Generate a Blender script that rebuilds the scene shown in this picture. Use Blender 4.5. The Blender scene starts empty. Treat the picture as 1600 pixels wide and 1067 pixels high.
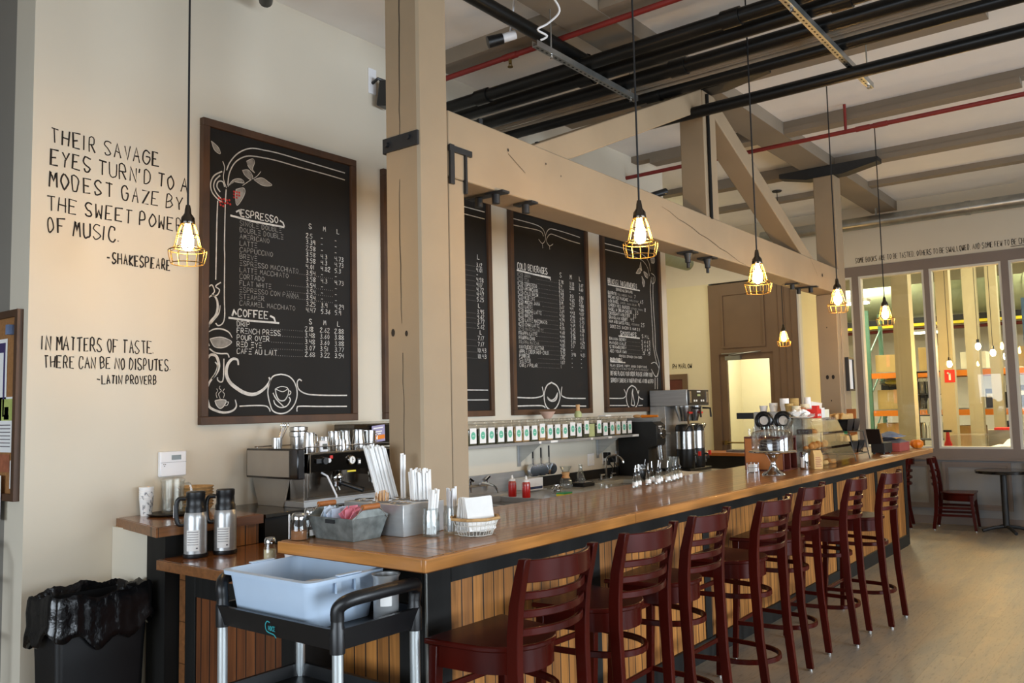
import bpy, bmesh, math, random
from mathutils import Vector, Matrix, Euler
random.seed(7)
PI = math.pi
SC = bpy.context.scene
COL = SC.collection

# ---------------------------------------------------------------- camera
CAM_H = 1.60
YAW, PITCH, ROLL, FPX = 0.660, 0.0801, -0.0220, 1325.0
fw = Vector((math.cos(PITCH)*math.cos(YAW), math.cos(PITCH)*math.sin(YAW), math.sin(PITCH)))
rt = fw.cross(Vector((0, 0, 1))).normalized()
up = rt.cross(fw)
cr, sr = math.cos(ROLL), math.sin(ROLL)
r2 = rt*cr + up*sr
u2 = up*cr - rt*sr
cam = bpy.data.cameras.new('camera')
cam.sensor_width = 36.0
cam.lens = 36.0*FPX/1600.0
cam.clip_start, cam.clip_end = 0.05, 200
co = bpy.data.objects.new('camera', cam)
m3 = Matrix((r2, u2, -fw)).transposed()
co.matrix_world = Matrix.Translation((0, 0, CAM_H)) @ m3.to_4x4()
COL.objects.link(co)
SC.camera = co

# ---------------------------------------------------------------- world, exposure
SC.view_settings.view_transform = 'Standard'
SC.view_settings.look = 'None'
SC.view_settings.exposure = 0.20
SC.view_settings.gamma = 1.0
SC.view_settings.use_curve_mapping = False
SC.cycles.transparent_max_bounces = 32
W = bpy.data.worlds.new('world')
SC.world = W
W.use_nodes = True
bg = W.node_tree.nodes['Background']
bg.inputs['Color'].default_value = (0.75, 0.87, 1.0, 1)
bg.inputs['Strength'].default_value = 1.0

# ---------------------------------------------------------------- large lights (daylight in the window openings, warehouse tubes)
def area(name, loc, target, sx, sy, power, col, spread=180):
    l = bpy.data.lights.new(name, 'AREA')
    l.shape = 'RECTANGLE'; l.size = sx; l.size_y = sy
    l.energy = power; l.color = col; l.spread = math.radians(spread)
    o = bpy.data.objects.new(name, l)
    o.location = loc
    d = Vector(target) - Vector(loc)
    o.rotation_euler = d.to_track_quat('-Z', 'Y').to_euler()
    COL.objects.link(o)
    return o
DAY = (0.80, 0.90, 1.0)
area('daylight_back_window', (-3.9, 1.6, 1.5), (4, 2.4, 0.2), 6.0, 1.7, 66, DAY, 90)
for i, x in enumerate((0.0, 4.0, 8.0)):
    area('daylight_side_window', (x, -4.9, 1.6), (x + 0.6, 4, 0.1), 3.0, 2.0, (34, 118, 112)[i], DAY, (80, 95, 130)[i])
FLU = (1.0, 0.94, 0.70)
for x, y in ((14.6, 1.0), (14.6, 5.0), (18.0, 1.0), (18.0, 5.0)):
    area('warehouse_tube_light', (x, y, 4.55), (x, y, 0), 1.4, 1.0, 190, FLU)
area('hallway_light', (13.3, 5.2, 3.0), (13.3, 5.2, 0), 0.7, 0.7, 45, (1.0, 0.98, 0.88))
area('kitchen_light', (10.4, 5.6, 4.0), (10.4, 5.6, 0), 0.9, 0.9, 36, (1.0, 0.88, 0.62))

# ---------------------------------------------------------------- materials
def lin(h):
    h = h.lstrip('#')
    v = [int(h[i:i+2], 16)/255 for i in (0, 2, 4)]
    return tuple(c/12.92 if c <= 0.04045 else ((c+0.055)/1.055)**2.4 for c in v) + (1,)
def newmat(name):
    m = bpy.data.materials.new(name); m.use_nodes = True
    nt = m.node_tree
    return m, nt, nt.nodes['Principled BSDF']
def plain(name, col, rough=0.5, metal=0.0, var=0.10, scale=6.0, bump=0.0, coat=0.0, spec=0.5, bscale=None, stretch=(1, 1, 1)):
    m, nt, b = newmat(name)
    tc = nt.nodes.new('ShaderNodeTexCoord')
    mp = nt.nodes.new('ShaderNodeMapping'); mp.inputs['Scale'].default_value = stretch
    nt.links.new(tc.outputs['Object'], mp.inputs['Vector'])
    nz = nt.nodes.new('ShaderNodeTexNoise'); nz.inputs['Scale'].default_value = scale; nz.inputs['Detail'].default_value = 4
    nt.links.new(mp.outputs['Vector'], nz.inputs['Vector'])
    rp = nt.nodes.new('ShaderNodeValToRGB')
    c = lin(col)
    rp.color_ramp.elements[0].position = 0.3; rp.color_ramp.elements[1].position = 0.7
    rp.color_ramp.elements[0].color = tuple(x*(1-var) for x in c[:3]) + (1,)
    rp.color_ramp.elements[1].color = tuple(min(1, x*(1+var)) for x in c[:3]) + (1,)
    nt.links.new(nz.outputs['Fac'], rp.inputs['Fac'])
    nt.links.new(rp.outputs['Color'], b.inputs['Base Color'])
    b.inputs['Roughness'].default_value = rough
    b.inputs['Metallic'].default_value = metal
    b.inputs['Specular IOR Level'].default_value = spec
    if coat: b.inputs['Coat Weight'].default_value = coat; b.inputs['Coat Roughness'].default_value = 0.08
    if bump:
        bp = nt.nodes.new('ShaderNodeBump'); bp.inputs['Strength'].default_value = bump; bp.inputs['Distance'].default_value = 0.01
        n2 = nt.nodes.new('ShaderNodeTexNoise'); n2.inputs['Scale'].default_value = bscale or scale*5; n2.inputs['Detail'].default_value = 5
        nt.links.new(mp.outputs['Vector'], n2.inputs['Vector'])
        nt.links.new(n2.outputs['Fac'], bp.inputs['Height']); nt.links.new(bp.outputs['Normal'], b.inputs['Normal'])
    return m
def planks(name, c1, c2, gap, along, across, length, width, rough=0.35, coat=0.0, grain=0.35, mortar=0.0025, offs=0.37, bump=0.25):
    """boards running along one object axis, laid side by side along another"""
    m, nt, b = newmat(name)
    N, L = nt.nodes, nt.links
    tc = N.new('ShaderNodeTexCoord'); sp = N.new('ShaderNodeSeparateXYZ'); L.new(tc.outputs['Object'], sp.inputs[0])
    cb = N.new('ShaderNodeCombineXYZ'); L.new(sp.outputs[along], cb.inputs[0]); L.new(sp.outputs[across], cb.inputs[1])
    br = N.new('ShaderNodeTexBrick'); L.new(cb.outputs[0], br.inputs['Vector'])
    br.offset = offs; br.inputs['Scale'].default_value = 1; br.inputs['Brick Width'].default_value = length
    br.inputs['Row Height'].default_value = width; br.inputs['Mortar Size'].default_value = mortar; br.inputs['Mortar Smooth'].default_value = 0.2
    br.inputs['Bias'].default_value = 0.0
    br.inputs['Color1'].default_value = lin(c1); br.inputs['Color2'].default_value = lin(c2); br.inputs['Mortar'].default_value = lin(gap)
    mp = N.new('ShaderNodeMapping')
    sc = [38, 38, 38]; sc['XYZ'.index(along)] = 2.0
    mp.inputs['Scale'].default_value = sc
    L.new(tc.outputs['Object'], mp.inputs['Vector'])
    nz = N.new('ShaderNodeTexNoise'); nz.inputs['Scale'].default_value = 1.0; nz.inputs['Detail'].default_value = 5; nz.inputs['Distortion'].default_value = 0.6
    L.new(mp.outputs['Vector'], nz.inputs['Vector'])
    rp = N.new('ShaderNodeValToRGB'); rp.color_ramp.elements[0].position = 0.30; rp.color_ramp.elements[1].position = 0.72
    rp.color_ramp.elements[0].color = (1-grain,)*3 + (1,); rp.color_ramp.elements[1].color = (1+grain*0.5,)*3 + (1,)
    L.new(nz.outputs['Fac'], rp.inputs['Fac'])
    mx = N.new('ShaderNodeMix'); mx.data_type = 'RGBA'; mx.blend_type = 'MULTIPLY'; mx.inputs['Factor'].default_value = 1.0
    L.new(br.outputs['Color'], mx.inputs[6]); L.new(rp.outputs['Color'], mx.inputs[7])
    L.new(mx.outputs[2], b.inputs['Base Color'])
    b.inputs['Roughness'].default_value = rough
    if coat: b.inputs['Coat Weight'].default_value = coat; b.inputs['Coat Roughness'].default_value = 0.06
    if bump:
        bp = N.new('ShaderNodeBump'); bp.inputs['Strength'].default_value = bump; bp.inputs['Distance'].default_value = 0.004; bp.invert = True
        L.new(br.outputs['Fac'], bp.inputs['Height']); L.new(bp.outputs['Normal'], b.inputs['Normal'])
    return m
def glassy(name, tint=(0.95, 0.97, 0.97), gloss=0.12, rough=0.02, fres=0.42):
    m = bpy.data.materials.new(name); m.use_nodes = True
    nt = m.node_tree; N, L = nt.nodes, nt.links
    for n in list(N): N.remove(n)
    o = N.new('ShaderNodeOutputMaterial'); mx = N.new('ShaderNodeMixShader')
    t = N.new('ShaderNodeBsdfTransparent'); t.inputs[0].default_value = tint + (1,)
    g = N.new('ShaderNodeBsdfGlossy'); g.inputs['Roughness'].default_value = rough
    lw = N.new('ShaderNodeLayerWeight'); lw.inputs['Blend'].default_value = 0.35
    ma = N.new('ShaderNodeMath'); ma.operation = 'MULTIPLY_ADD'; ma.inputs[1].default_value = fres; ma.inputs[2].default_value = gloss*0.5
    L.new(lw.outputs['Fresnel'], ma.inputs[0]); L.new(ma.outputs[0], mx.inputs['Fac'])
    L.new(t.outputs[0], mx.inputs[1]); L.new(g.outputs[0], mx.inputs[2]); L.new(mx.outputs[0], o.inputs['Surface'])
    return m
def glow(name, col, strength):
    m, nt, b = newmat(name)
    b.inputs['Base Color'].default_value = col + (1,)
    b.inputs['Emission Color'].default_value = col + (1,)
    b.inputs['Emission Strength'].default_value = strength
    return m
def floor_mat():
    m, nt, b = newmat('worn_plank_vinyl')
    N, L = nt.nodes, nt.links
    tc = N.new('ShaderNodeTexCoord')
    mp = N.new('ShaderNodeMapping'); mp.inputs['Scale'].default_value = (0.9, 5.0, 1); L.new(tc.outputs['Object'], mp.inputs['Vector'])
    n1 = N.new('ShaderNodeTexNoise'); n1.inputs['Scale'].default_value = 1.6; n1.inputs['Detail'].default_value = 6; n1.inputs['Roughness'].default_value = 0.65
    L.new(mp.outputs['Vector'], n1.inputs['Vector'])
    r1 = N.new('ShaderNodeValToRGB'); e = r1.color_ramp.elements
    e[0].position = 0.30; e[0].color = lin('#78746c'); e[1].position = 0.72; e[1].color = lin('#9c866c')
    k = r1.color_ramp.elements.new(0.5); k.color = lin('#8f8270')
    L.new(n1.outputs['Fac'], r1.inputs['Fac'])
    sp = N.new('ShaderNodeSeparateXYZ'); L.new(tc.outputs['Object'], sp.inputs[0])
    br = N.new('ShaderNodeTexBrick'); L.new(tc.outputs['Object'], br.inputs['Vector'])
    br.inputs['Scale'].default_value = 1; br.inputs['Brick Width'].default_value = 1.2; br.inputs['Row Height'].default_value = 0.16
    br.inputs['Mortar Size'].default_value = 0.0012
    br.inputs['Color1'].default_value = (0.86, 0.86, 0.88, 1); br.inputs['Color2'].default_value = (1.06, 1.02, 0.98, 1); br.inputs['Mortar'].default_value = (0.62, 0.6, 0.58, 1)
    mx = N.new('ShaderNodeMix'); mx.data_type = 'RGBA'; mx.blend_type = 'MULTIPLY'; mx.inputs['Factor'].default_value = 1
    L.new(r1.outputs['Color'], mx.inputs[6]); L.new(br.outputs['Color'], mx.inputs[7])
    n2 = N.new('ShaderNodeTexNoise'); n2.inputs['Scale'].default_value = 14; n2.inputs['Detail'].default_value = 6
    L.new(mp.outputs['Vector'], n2.inputs['Vector'])
    r2_ = N.new('ShaderNodeValToRGB'); r2_.color_ramp.elements[0].position = 0.30; r2_.color_ramp.elements[0].color = (0.55, 0.52, 0.5, 1)
    r2_.color_ramp.elements[1].position = 0.45; r2_.color_ramp.elements[1].color = (1, 1, 1, 1)
    L.new(n2.outputs['Fac'], r2_.inputs['Fac'])
    m2 = N.new('ShaderNodeMix'); m2.data_type = 'RGBA'; m2.blend_type = 'MULTIPLY'; m2.inputs['Factor'].default_value = 0.8
    L.new(mx.outputs[2], m2.inputs[6]); L.new(r2_.outputs['Color'], m2.inputs[7])
    L.new(m2.outputs[2], b.inputs['Base Color'])
    b.inputs['Roughness'].default_value = 0.42
    return m

K = {}
def mk(n, *a, **k): K[n] = plain(n, *a, **k)
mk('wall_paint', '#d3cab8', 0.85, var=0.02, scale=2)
mk('entry_wall_grey', '#827d74', 0.85, var=0.02, scale=2)  # entry walls: one even grey, darker than wall_paint
mk('yellow_paint', '#d9cfae', 0.85, var=0.03, scale=2)
mk('ceiling_paint', '#ece8e2', 0.9, var=0.03, scale=3)
mk('timber_paint', '#97846a', 0.62, var=0.06, scale=3, bump=0.12, bscale=14, stretch=(1, 1, 1))
mk('beam_paint', '#877b6b', 0.75, var=0.05, scale=3)
mk('taupe_trim', '#7d7068', 0.55, var=0.04, scale=4)
mk('panel_grey', '#8b8a89', 0.6, var=0.05, scale=4)
mk('brown_trim', '#6d5640', 0.55, var=0.08, scale=3)
mk('white_trim', '#cfcbc0', 0.5, var=0.03)
mk('black_pipe', '#141413', 0.34, var=0.15, scale=5, spec=0.3)
mk('black_iron', '#1c1d1f', 0.5, var=0.2, scale=20)
mk('red_pipe', '#7c1f1a', 0.5, var=0.1)
mk('galvanised', '#a9aba8', 0.35, 0.9, var=0.15, scale=8)
mk('zinc_bucket', '#7d827f', 0.5, 0.55, var=0.35, scale=22)
mk('steel', '#c3c3c2', 0.24, 1.0, var=0.06, scale=10)
mk('brushed', '#bcbdbd', 0.32, 0.6, var=0.08, scale=3, stretch=(1, 1, 14))
mk('chrome', '#d9d9da', 0.08, 1.0, var=0.03)
mk('dark_steel', '#5d564e', 0.22, 1.0, var=0.10, scale=4)
mk('black_plastic', '#131416', 0.38, var=0.15)
mk('black_matte', '#121212', 0.6, var=0.2)
mk('gloss_black', '#0d0d10', 0.14, var=0.1, coat=0.4)
mk('liner', '#0a0a0c', 0.16, var=0.2, bump=0.5, scale=7, bscale=16)
mk('white_plastic', '#e6e6e8', 0.4, var=0.03)
mk('paper', '#efeeec', 0.8, var=0.03)
mk('paper_shade', '#dcdad6', 0.8, var=0.05, scale=14)
mk('tub_plastic', '#bccfe4', 0.42, var=0.03)
mk('alu', '#cfd6d8', 0.36, 0.75, var=0.04)
mk('mahogany', '#3b0c06', 0.25, var=0.32, scale=5, spec=0.14, coat=0.05, stretch=(1, 1, 0.35))
mk('chalkboard', '#171513', 0.85, var=0.14, scale=3)
mk('chalk', '#c9c6c0', 0.95, var=0.22, scale=30)
mk('chalk_dim', '#8d8a85', 0.95, var=0.25, scale=30)
mk('chalk_red', '#b3322c', 0.95, var=0.2, scale=30)
mk('ink', '#221a14', 0.8, var=0.1)
mk('frame_wood', '#4a301c', 0.55, var=0.35, scale=7, stretch=(1, 1, 0.5))
mk('stile_black', '#171614', 0.6, spec=0.3, var=0.25, scale=8, stretch=(3, 3, 0.4))
mk('ext_oak', '#b3763a', 0.4, var=0.25, scale=6)
mk('handle_wood', '#a3602c', 0.5, var=0.2, scale=20)
mk('pale_wood', '#cf9f6a', 0.6, var=0.1)
mk('card', '#b99d63', 0.75, var=0.06)
mk('orange', '#df7d12', 0.45, var=0.05)
mk('rack_green', '#55806c', 0.5, var=0.05)
mk('rack_blue', '#2b4a68', 0.5, var=0.05)
mk('tan_column', '#b5ab8c', 0.8, var=0.03)
mk('cork', '#9a6c3e', 0.9, var=0.15, scale=60)
mk('teal', '#2f9aa0', 0.5)
mk('mint', '#66b99a', 0.6)
mk('red', '#d3302a', 0.5)
mk('signal_red', '#d8261d', 0.5)
mk('label_white', '#eceae6', 0.6, var=0.02)
mk('tea', '#4b4a33', 0.9, var=0.3, scale=60)
mk('terracotta', '#c9a896', 0.7, var=0.1)
mk('bamboo', '#b9bf86', 0.6, var=0.1)
mk('counter_grey', '#b9b9b2', 0.2, 0.0, var=0.05)
mk('syrup', '#c2211c', 0.3)
mk('amber_wood', '#a9662f', 0.4, var=0.15, scale=6, coat=0.2)
mk('dark_wood', '#59251c', 0.4, var=0.2, scale=6, coat=0.2)
mk('chocolate', '#2a1a1a', 0.4, var=0.3, scale=30, bump=0.5)
mk('bread', '#c98a45', 0.8, var=0.25, scale=20, bump=0.3)
mk('kraft', '#c8a064', 0.8, var=0.12, scale=12)
mk('blue_cloth', '#6a7a99', 0.95, var=0.15, scale=12, bump=0.3)
mk('grey_cloth', '#6f6a6c', 0.95, var=0.2, scale=14, bump=0.3)
mk('pink_box', '#9c4540', 0.7)
mk('pumpkin', '#e07a12', 0.5, var=0.1)
mk('green_lid', '#2fa567', 0.5)
mk('yellow', '#e6cf2e', 0.5)
mk('pink_paper', '#f095a8', 0.8, var=0.12, scale=25)
mk('blue_paper', '#cfdff5', 0.8, var=0.15, scale=25)
mk('cinnamon', '#97653f', 0.9, var=0.1)
mk('sugar', '#d7c7a2', 0.9, var=0.05)
mk('ivory', '#e6dfc4', 0.6)
mk('wicker', '#b58f5d', 0.7, var=0.25, scale=40)
mk('grey_wall_dark', '#9a9186', 0.9)
mk('lcd', '#5c6360', 0.25)
mk('concrete', '#8a857a', 0.7, var=0.1)
mk('duct_green', '#8c9376', 0.55, 0.2, var=0.08)
mk('panel_beige', '#9d958a', 0.35, 0.5, var=0.05)
mk('navy', '#23314f', 0.5)
mk('lilac', '#9a93b5', 0.6)
mk('skin_poster', '#9b5a3c', 0.7, var=0.3, scale=20)
mk('green_poster', '#b4bf6a', 0.7, var=0.2, scale=12)
mk('purple_print', '#3a2f5e', 0.7)
mk('brass', '#7d6636', 0.4, 0.7)
K['floor'] = floor_mat()
K['bar_top'] = planks('bar_top_boards', '#94622f', '#a9763f', '#2b1a10', 'X', 'Y', 1.6, 0.058, rough=0.30, coat=0.22, mortar=0.0026, bump=0.6)
K['bar_end'] = planks('bar_top_end_boards', '#94622f', '#a9763f', '#2b1a10', 'Y', 'X', 1.6, 0.058, rough=0.30, coat=0.22, mortar=0.0026, bump=0.6)
K['bar_edge_x'] = planks('oak_edge', '#b87a3c', '#c2853f', '#7a4a20', 'X', 'Z', 2.4, 0.2, rough=0.35, coat=0.3, grain=0.3)
K['bar_edge_y'] = planks('oak_edge_short', '#b87a3c', '#c2853f', '#7a4a20', 'Y', 'Z', 2.4, 0.2, rough=0.35, coat=0.3, grain=0.3)
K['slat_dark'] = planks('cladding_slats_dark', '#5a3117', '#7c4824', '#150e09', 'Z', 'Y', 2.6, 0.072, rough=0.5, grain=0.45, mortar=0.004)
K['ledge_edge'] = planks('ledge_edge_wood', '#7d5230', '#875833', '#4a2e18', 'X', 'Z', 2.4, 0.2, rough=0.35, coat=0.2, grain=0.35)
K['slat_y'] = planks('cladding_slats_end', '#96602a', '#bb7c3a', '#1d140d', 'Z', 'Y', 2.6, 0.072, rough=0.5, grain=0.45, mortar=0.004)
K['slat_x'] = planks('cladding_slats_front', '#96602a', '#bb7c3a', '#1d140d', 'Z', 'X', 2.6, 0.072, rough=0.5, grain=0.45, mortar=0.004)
K['ledge_top'] = planks('ledge_boards', '#84502a', '#9b6231', '#2b1a10', 'X', 'Y', 1.8, 0.078, rough=0.22, coat=0.5, mortar=0.0018)
K['glass'] = glassy('clear_glass')
K['pane'] = glassy('window_pane', (0.97, 0.98, 0.95), 0.04, 0.0, 0.2)
K['acrylic'] = glassy('clear_acrylic', (0.985, 0.985, 0.975), 0.08, 0.05, 0.3)
K['dome_glass'] = glassy('dome_glass', (0.90, 0.90, 0.89), 0.16, 0.04, 0.5)
K['smoke'] = glassy('smoky_plastic', (0.42, 0.37, 0.31), 0.18, 0.08)
K['frost'] = glassy('frosted_plastic', (0.955, 0.955, 0.93), 0.16, 0.25, 0.35)
K['bulb'] = glow('lit_bulb', (1.0, 0.58, 0.19), 300.0)
K['tube_lit'] = glow('lit_tube', (1.0, 0.95, 0.72), 14.0)

# ---------------------------------------------------------------- mesh builder
class MB:
    def __init__(s): s.v = []; s.f = []; s.mi = []; s.cur = 0
    def add(s, vs, fs):
        o = len(s.v); s.v.extend([tuple(v) for v in vs])
        for f in fs: s.f.append(tuple(i+o for i in f)); s.mi.append(s.cur)
        return s
    def mat(s, i): s.cur = i; return s
    def b(s, x0, x1, y0, y1, z0, z1):
        vs = [(x, y, z) for z in (z0, z1) for y in (y0, y1) for x in (x0, x1)]
        return s.add(vs, [(0, 2, 3, 1), (4, 5, 7, 6), (0, 1, 5, 4), (2, 6, 7, 3), (0, 4, 6, 2), (1, 3, 7, 5)])
    def ob(s, c, d, rot=(0, 0, 0)):
        R = Euler(rot).to_matrix(); c = Vector(c); d = Vector(d)/2
        vs = [c + R @ Vector((x*d.x, y*d.y, z*d.z)) for z in (-1, 1) for y in (-1, 1) for x in (-1, 1)]
        return s.add(vs, [(0, 2, 3, 1), (4, 5, 7, 6), (0, 1, 5, 4), (2, 6, 7, 3), (0, 4, 6, 2), (1, 3, 7, 5)])
    def lathe(s, prof, n=24, c=(0, 0, 0), axis='Z', cap0=True, cap1=True, sq=1.0):
        vs = []; fs = []
        for r, z in prof:
            for i in range(n):
                a = 2*PI*i/n; x, y = r*math.cos(a), r*math.sin(a)*sq
                p = {'Z': (x, y, z), 'X': (z, x, y), 'Y': (y, z, x)}[axis]
                vs.append((p[0]+c[0], p[1]+c[1], p[2]+c[2]))
        for k in range(len(prof)-1):
            for i in range(n):
                j = (i+1) % n
                fs.append((k*n+i, k*n+j, (k+1)*n+j, (k+1)*n+i))
        if cap0: fs.append(tuple(range(n-1, -1, -1)))
        if cap1: fs.append(tuple((len(prof)-1)*n+i for i in range(n)))
        return s.add(vs, fs)
    def cyl(s, p0, p1, r, r1=None, n=14):
        return s.tube([p0, p1], r, n, r1=r1)
    def tube(s, pts, r, n=8, closed=False, r1=None):
        P = [Vector(p) for p in pts]; m = len(P); vs = []; fs = []; nrm = None
        for k in range(m):
            if closed: t = P[(k+1) % m] - P[k-1]
            else: t = P[min(k+1, m-1)] - P[max(k-1, 0)]
            t.normalize()
            if nrm is None:
                nrm = t.cross(Vector((0, 0, 1)))
                if nrm.length < 1e-3: nrm = t.cross(Vector((1, 0, 0)))
            else: nrm = nrm - t*nrm.dot(t)
            nrm.normalize(); bn = t.cross(nrm)
            rr = r if r1 is None else r + (r1-r)*k/max(1, m-1)
            for i in range(n):
                a = 2*PI*i/n; vs.append(P[k] + (nrm*math.cos(a) + bn*math.sin(a))*rr)
        for k in range(m if closed else m-1):
            k2 = (k+1) % m
            for i in range(n):
                j = (i+1) % n; fs.append((k*n+i, k*n+j, k2*n+j, k2*n+i))
        if not closed: fs.append(tuple(range(n-1, -1, -1))); fs.append(tuple((m-1)*n+i for i in range(n)))
        return s.add(vs, fs)
    def prism(s, poly, z0, z1):
        n = len(poly)
        vs = [(x, y, z0) for x, y in poly] + [(x, y, z1) for x, y in poly]
        fs = [tuple(range(n-1, -1, -1)), tuple(range(n, 2*n))] + [(i, (i+1) % n, n+(i+1) % n, n+i) for i in range(n)]
        return s.add(vs, fs)
    def extr(s, poly3, d):
        n = len(poly3); P = [Vector(p) for p in poly3]; d = Vector(d)
        return s.add(P + [p+d for p in P], [tuple(range(n-1, -1, -1)), tuple(range(n, 2*n))] + [(i, (i+1) % n, n+(i+1) % n, n+i) for i in range(n)])
    def ell(s, c, r, n=16, m=10):
        prof = []
        vs = []; fs = []
        for k in range(1, m):
            a = PI*k/m
            for i in range(n):
                t = 2*PI*i/n
                vs.append((c[0]+r[0]*math.sin(a)*math.cos(t), c[1]+r[1]*math.sin(a)*math.sin(t), c[2]-r[2]*math.cos(a)))
        for k in range(m-2):
            for i in range(n):
                j = (i+1) % n; fs.append((k*n+i, k*n+j, (k+1)*n+j, (k+1)*n+i))
        b0 = len(vs); vs += [(c[0], c[1], c[2]-r[2]), (c[0], c[1], c[2]+r[2])]
        for i in range(n):
            j = (i+1) % n; fs.append((b0, j, i)); fs.append((b0+1, (m-2)*n+i, (m-2)*n+j))
        return s.add(vs, fs)
    def hoop(s, pts, t, z0, z1, closed=True):
        """rectangular-section band following a plan outline"""
        P = [Vector((p[0], p[1])) for p in pts]; m = len(P); vs = []; fs = []
        zs = (lambda p: (p[2], p[2] + (z1-z0))) if len(pts[0]) > 2 else (lambda p: (z0, z1))
        for k in range(m):
            a = P[k-1] if (closed or k) else P[k]; b_ = P[(k+1) % m] if (closed or k < m-1) else P[k]
            d = (b_-a); d.normalize(); nn = Vector((-d.y, d.x))*t/2
            lo, hi = zs(pts[k])
            for q in (P[k]-nn, P[k]+nn):
                vs += [(q.x, q.y, lo), (q.x, q.y, hi)]
        for k in range(m if closed else m-1):
            a = 4*k; c = 4*((k+1) % m)
            fs += [(a, c, c+1, a+1), (a+3, c+3, c+2, a+2), (a+1, c+1, c+3, a+3), (a+2, c+2, c, a)]
        if not closed: fs += [(0, 1, 3, 2), (4*m-4, 4*m-2, 4*m-1, 4*m-3)]
        return s.add(vs, fs)
    def sweep(s, secs):
        """rectangular bar through sections (cx,cy,cz,hx,hy)"""
        vs = []; fs = []
        for x, y, z, hx, hy in secs:
            vs += [(x-hx, y-hy, z), (x+hx, y-hy, z), (x+hx, y+hy, z), (x-hx, y+hy, z)]
        n = len(secs)
        for k in range(n-1):
            for i in range(4):
                j = (i+1) % 4; fs.append((4*k+i, 4*k+j, 4*k+4+j, 4*k+4+i))
        fs += [(3, 2, 1, 0), (4*n-4, 4*n-3, 4*n-2, 4*n-1)]
        return s.add(vs, fs)
    def ribbon(s, pts, w, O, U, V, w1=None, off=0.0, taper=False):
        """flat painted stroke: 2-D points laid on the plane O + u*U + v*V"""
        O = Vector(O); U = Vector(U); V = Vector(V); Nn = U.cross(V)
        P = [Vector(p) for p in pts]; m = len(P)
        if m < 2: return s
        vs = []
        for k in range(m):
            a, b_ = P[max(k-1, 0)], P[min(k+1, m-1)]
            d = b_-a
            if d.length < 1e-6: d = Vector((1, 0))
            d.normalize(); nn = Vector((-d.y, d.x))
            e1 = (P[k]-a); e2 = (b_-P[k]); sc = 1.0
            if e1.length > 1e-6 and e2.length > 1e-6:
                c = e1.normalized().dot(e2.normalized()); sc = 1/max(0.6, math.sqrt(max(0.0, (1+c)/2)))
            ww = w
            if taper: t = k/(m-1); ww = w*(0.35 + 0.65*math.sin(PI*min(1, max(0, t*0.9+0.05))))
            for q in (P[k]-nn*ww/2*sc, P[k]+nn*ww/2*sc):
                vs.append(O + U*q.x + V*q.y + Nn*off)
        return s.add(vs, [(2*k, 2*k+2, 2*k+3, 2*k+1) for k in range(m-1)])
    def build(s, name, mats, parent=None, bevel=0.0, loc=None, smooth=40):
        me = bpy.data.meshes.new(name); me.from_pydata(s.v, [], s.f)
        if not isinstance(mats, (list, tuple)): mats = [mats]
        for m in mats: me.materials.append(K[m] if isinstance(m, str) else m)
        if max(s.mi, default=0) > 0: me.polygons.foreach_set('material_index', s.mi)
        me.polygons.foreach_set('use_smooth', [True]*len(me.polygons))
        try: me.set_sharp_from_angle(angle=math.radians(smooth))
        except Exception: pass
        bm = bmesh.new(); bm.from_mesh(me); bmesh.ops.recalc_face_normals(bm, faces=bm.faces) if not getattr(s, 'flat', False) else None
        bm.to_mesh(me); bm.free()
        me.update()
        o = bpy.data.objects.new(name, me); COL.objects.link(o)
        if parent: o.parent = parent
        if loc: o.location = loc
        if bevel:
            bv = o.modifiers.new('bevel', 'BEVEL'); bv.width = bevel; bv.segments = 2; bv.limit_method = 'ANGLE'; bv.angle_limit = math.radians(40)
        return o
def tag(o, label, cat, group=None):
    o['label'] = label; o['category'] = cat
    if group: o['group'] = group
    return o
def thing(name, label, cat, loc=(0, 0, 0), rz=0.0, group=None):
    o = bpy.data.objects.new(name, None); o.empty_display_size = 0.1; COL.objects.link(o)
    o.location = loc; o.rotation_euler = (0, 0, rz)
    return tag(o, label, cat, group)
def solo(name, mb, mat, label, cat, group=None, bevel=0.0, loc=None):
    return tag(mb.build(name, mat, None, bevel, loc), label, cat, group)
def struct(name, mb, mat, parent=None, bevel=0.0):
    o = mb.build(name, mat, parent, bevel)
    if parent is None: o['kind'] = 'structure'
    return o
def dup(root, loc, rz, label=None, group=None):
    r = root.copy(); COL.objects.link(r); r.location = loc; r.rotation_euler = (0, 0, rz)
    if label: r['label'] = label
    if group: r['group'] = group
    for ch in list(root.children):
        c = ch.copy(); COL.objects.link(c); c.parent = r
        for g in list(ch.children):
            d = g.copy(); COL.objects.link(d); d.parent = c
    return r
def catmull(pts, n=6):
    P = [Vector(p) for p in pts]; out = []
    for i in range(len(P)-1):
        p0, p1, p2, p3 = P[max(i-1, 0)], P[i], P[i+1], P[min(i+2, len(P)-1)]
        for k in range(n):
            t = k/n
            out.append(0.5*((2*p1) + (p2-p0)*t + (2*p0-5*p1+4*p2-p3)*t*t + (3*p1-p0-3*p2+p3)*t**3))
    out.append(P[-1]); return out
ORD = ['first', 'second', 'third', 'fourth', 'fifth', 'sixth', 'seventh', 'eighth', 'ninth', 'tenth', 'eleventh', 'twelfth', 'thirteenth', 'fourteenth', 'fifteenth', 'sixteenth', 'seventeenth', 'eighteenth', 'nineteenth', 'twentieth', 'twenty-first', 'twenty-second']

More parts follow.
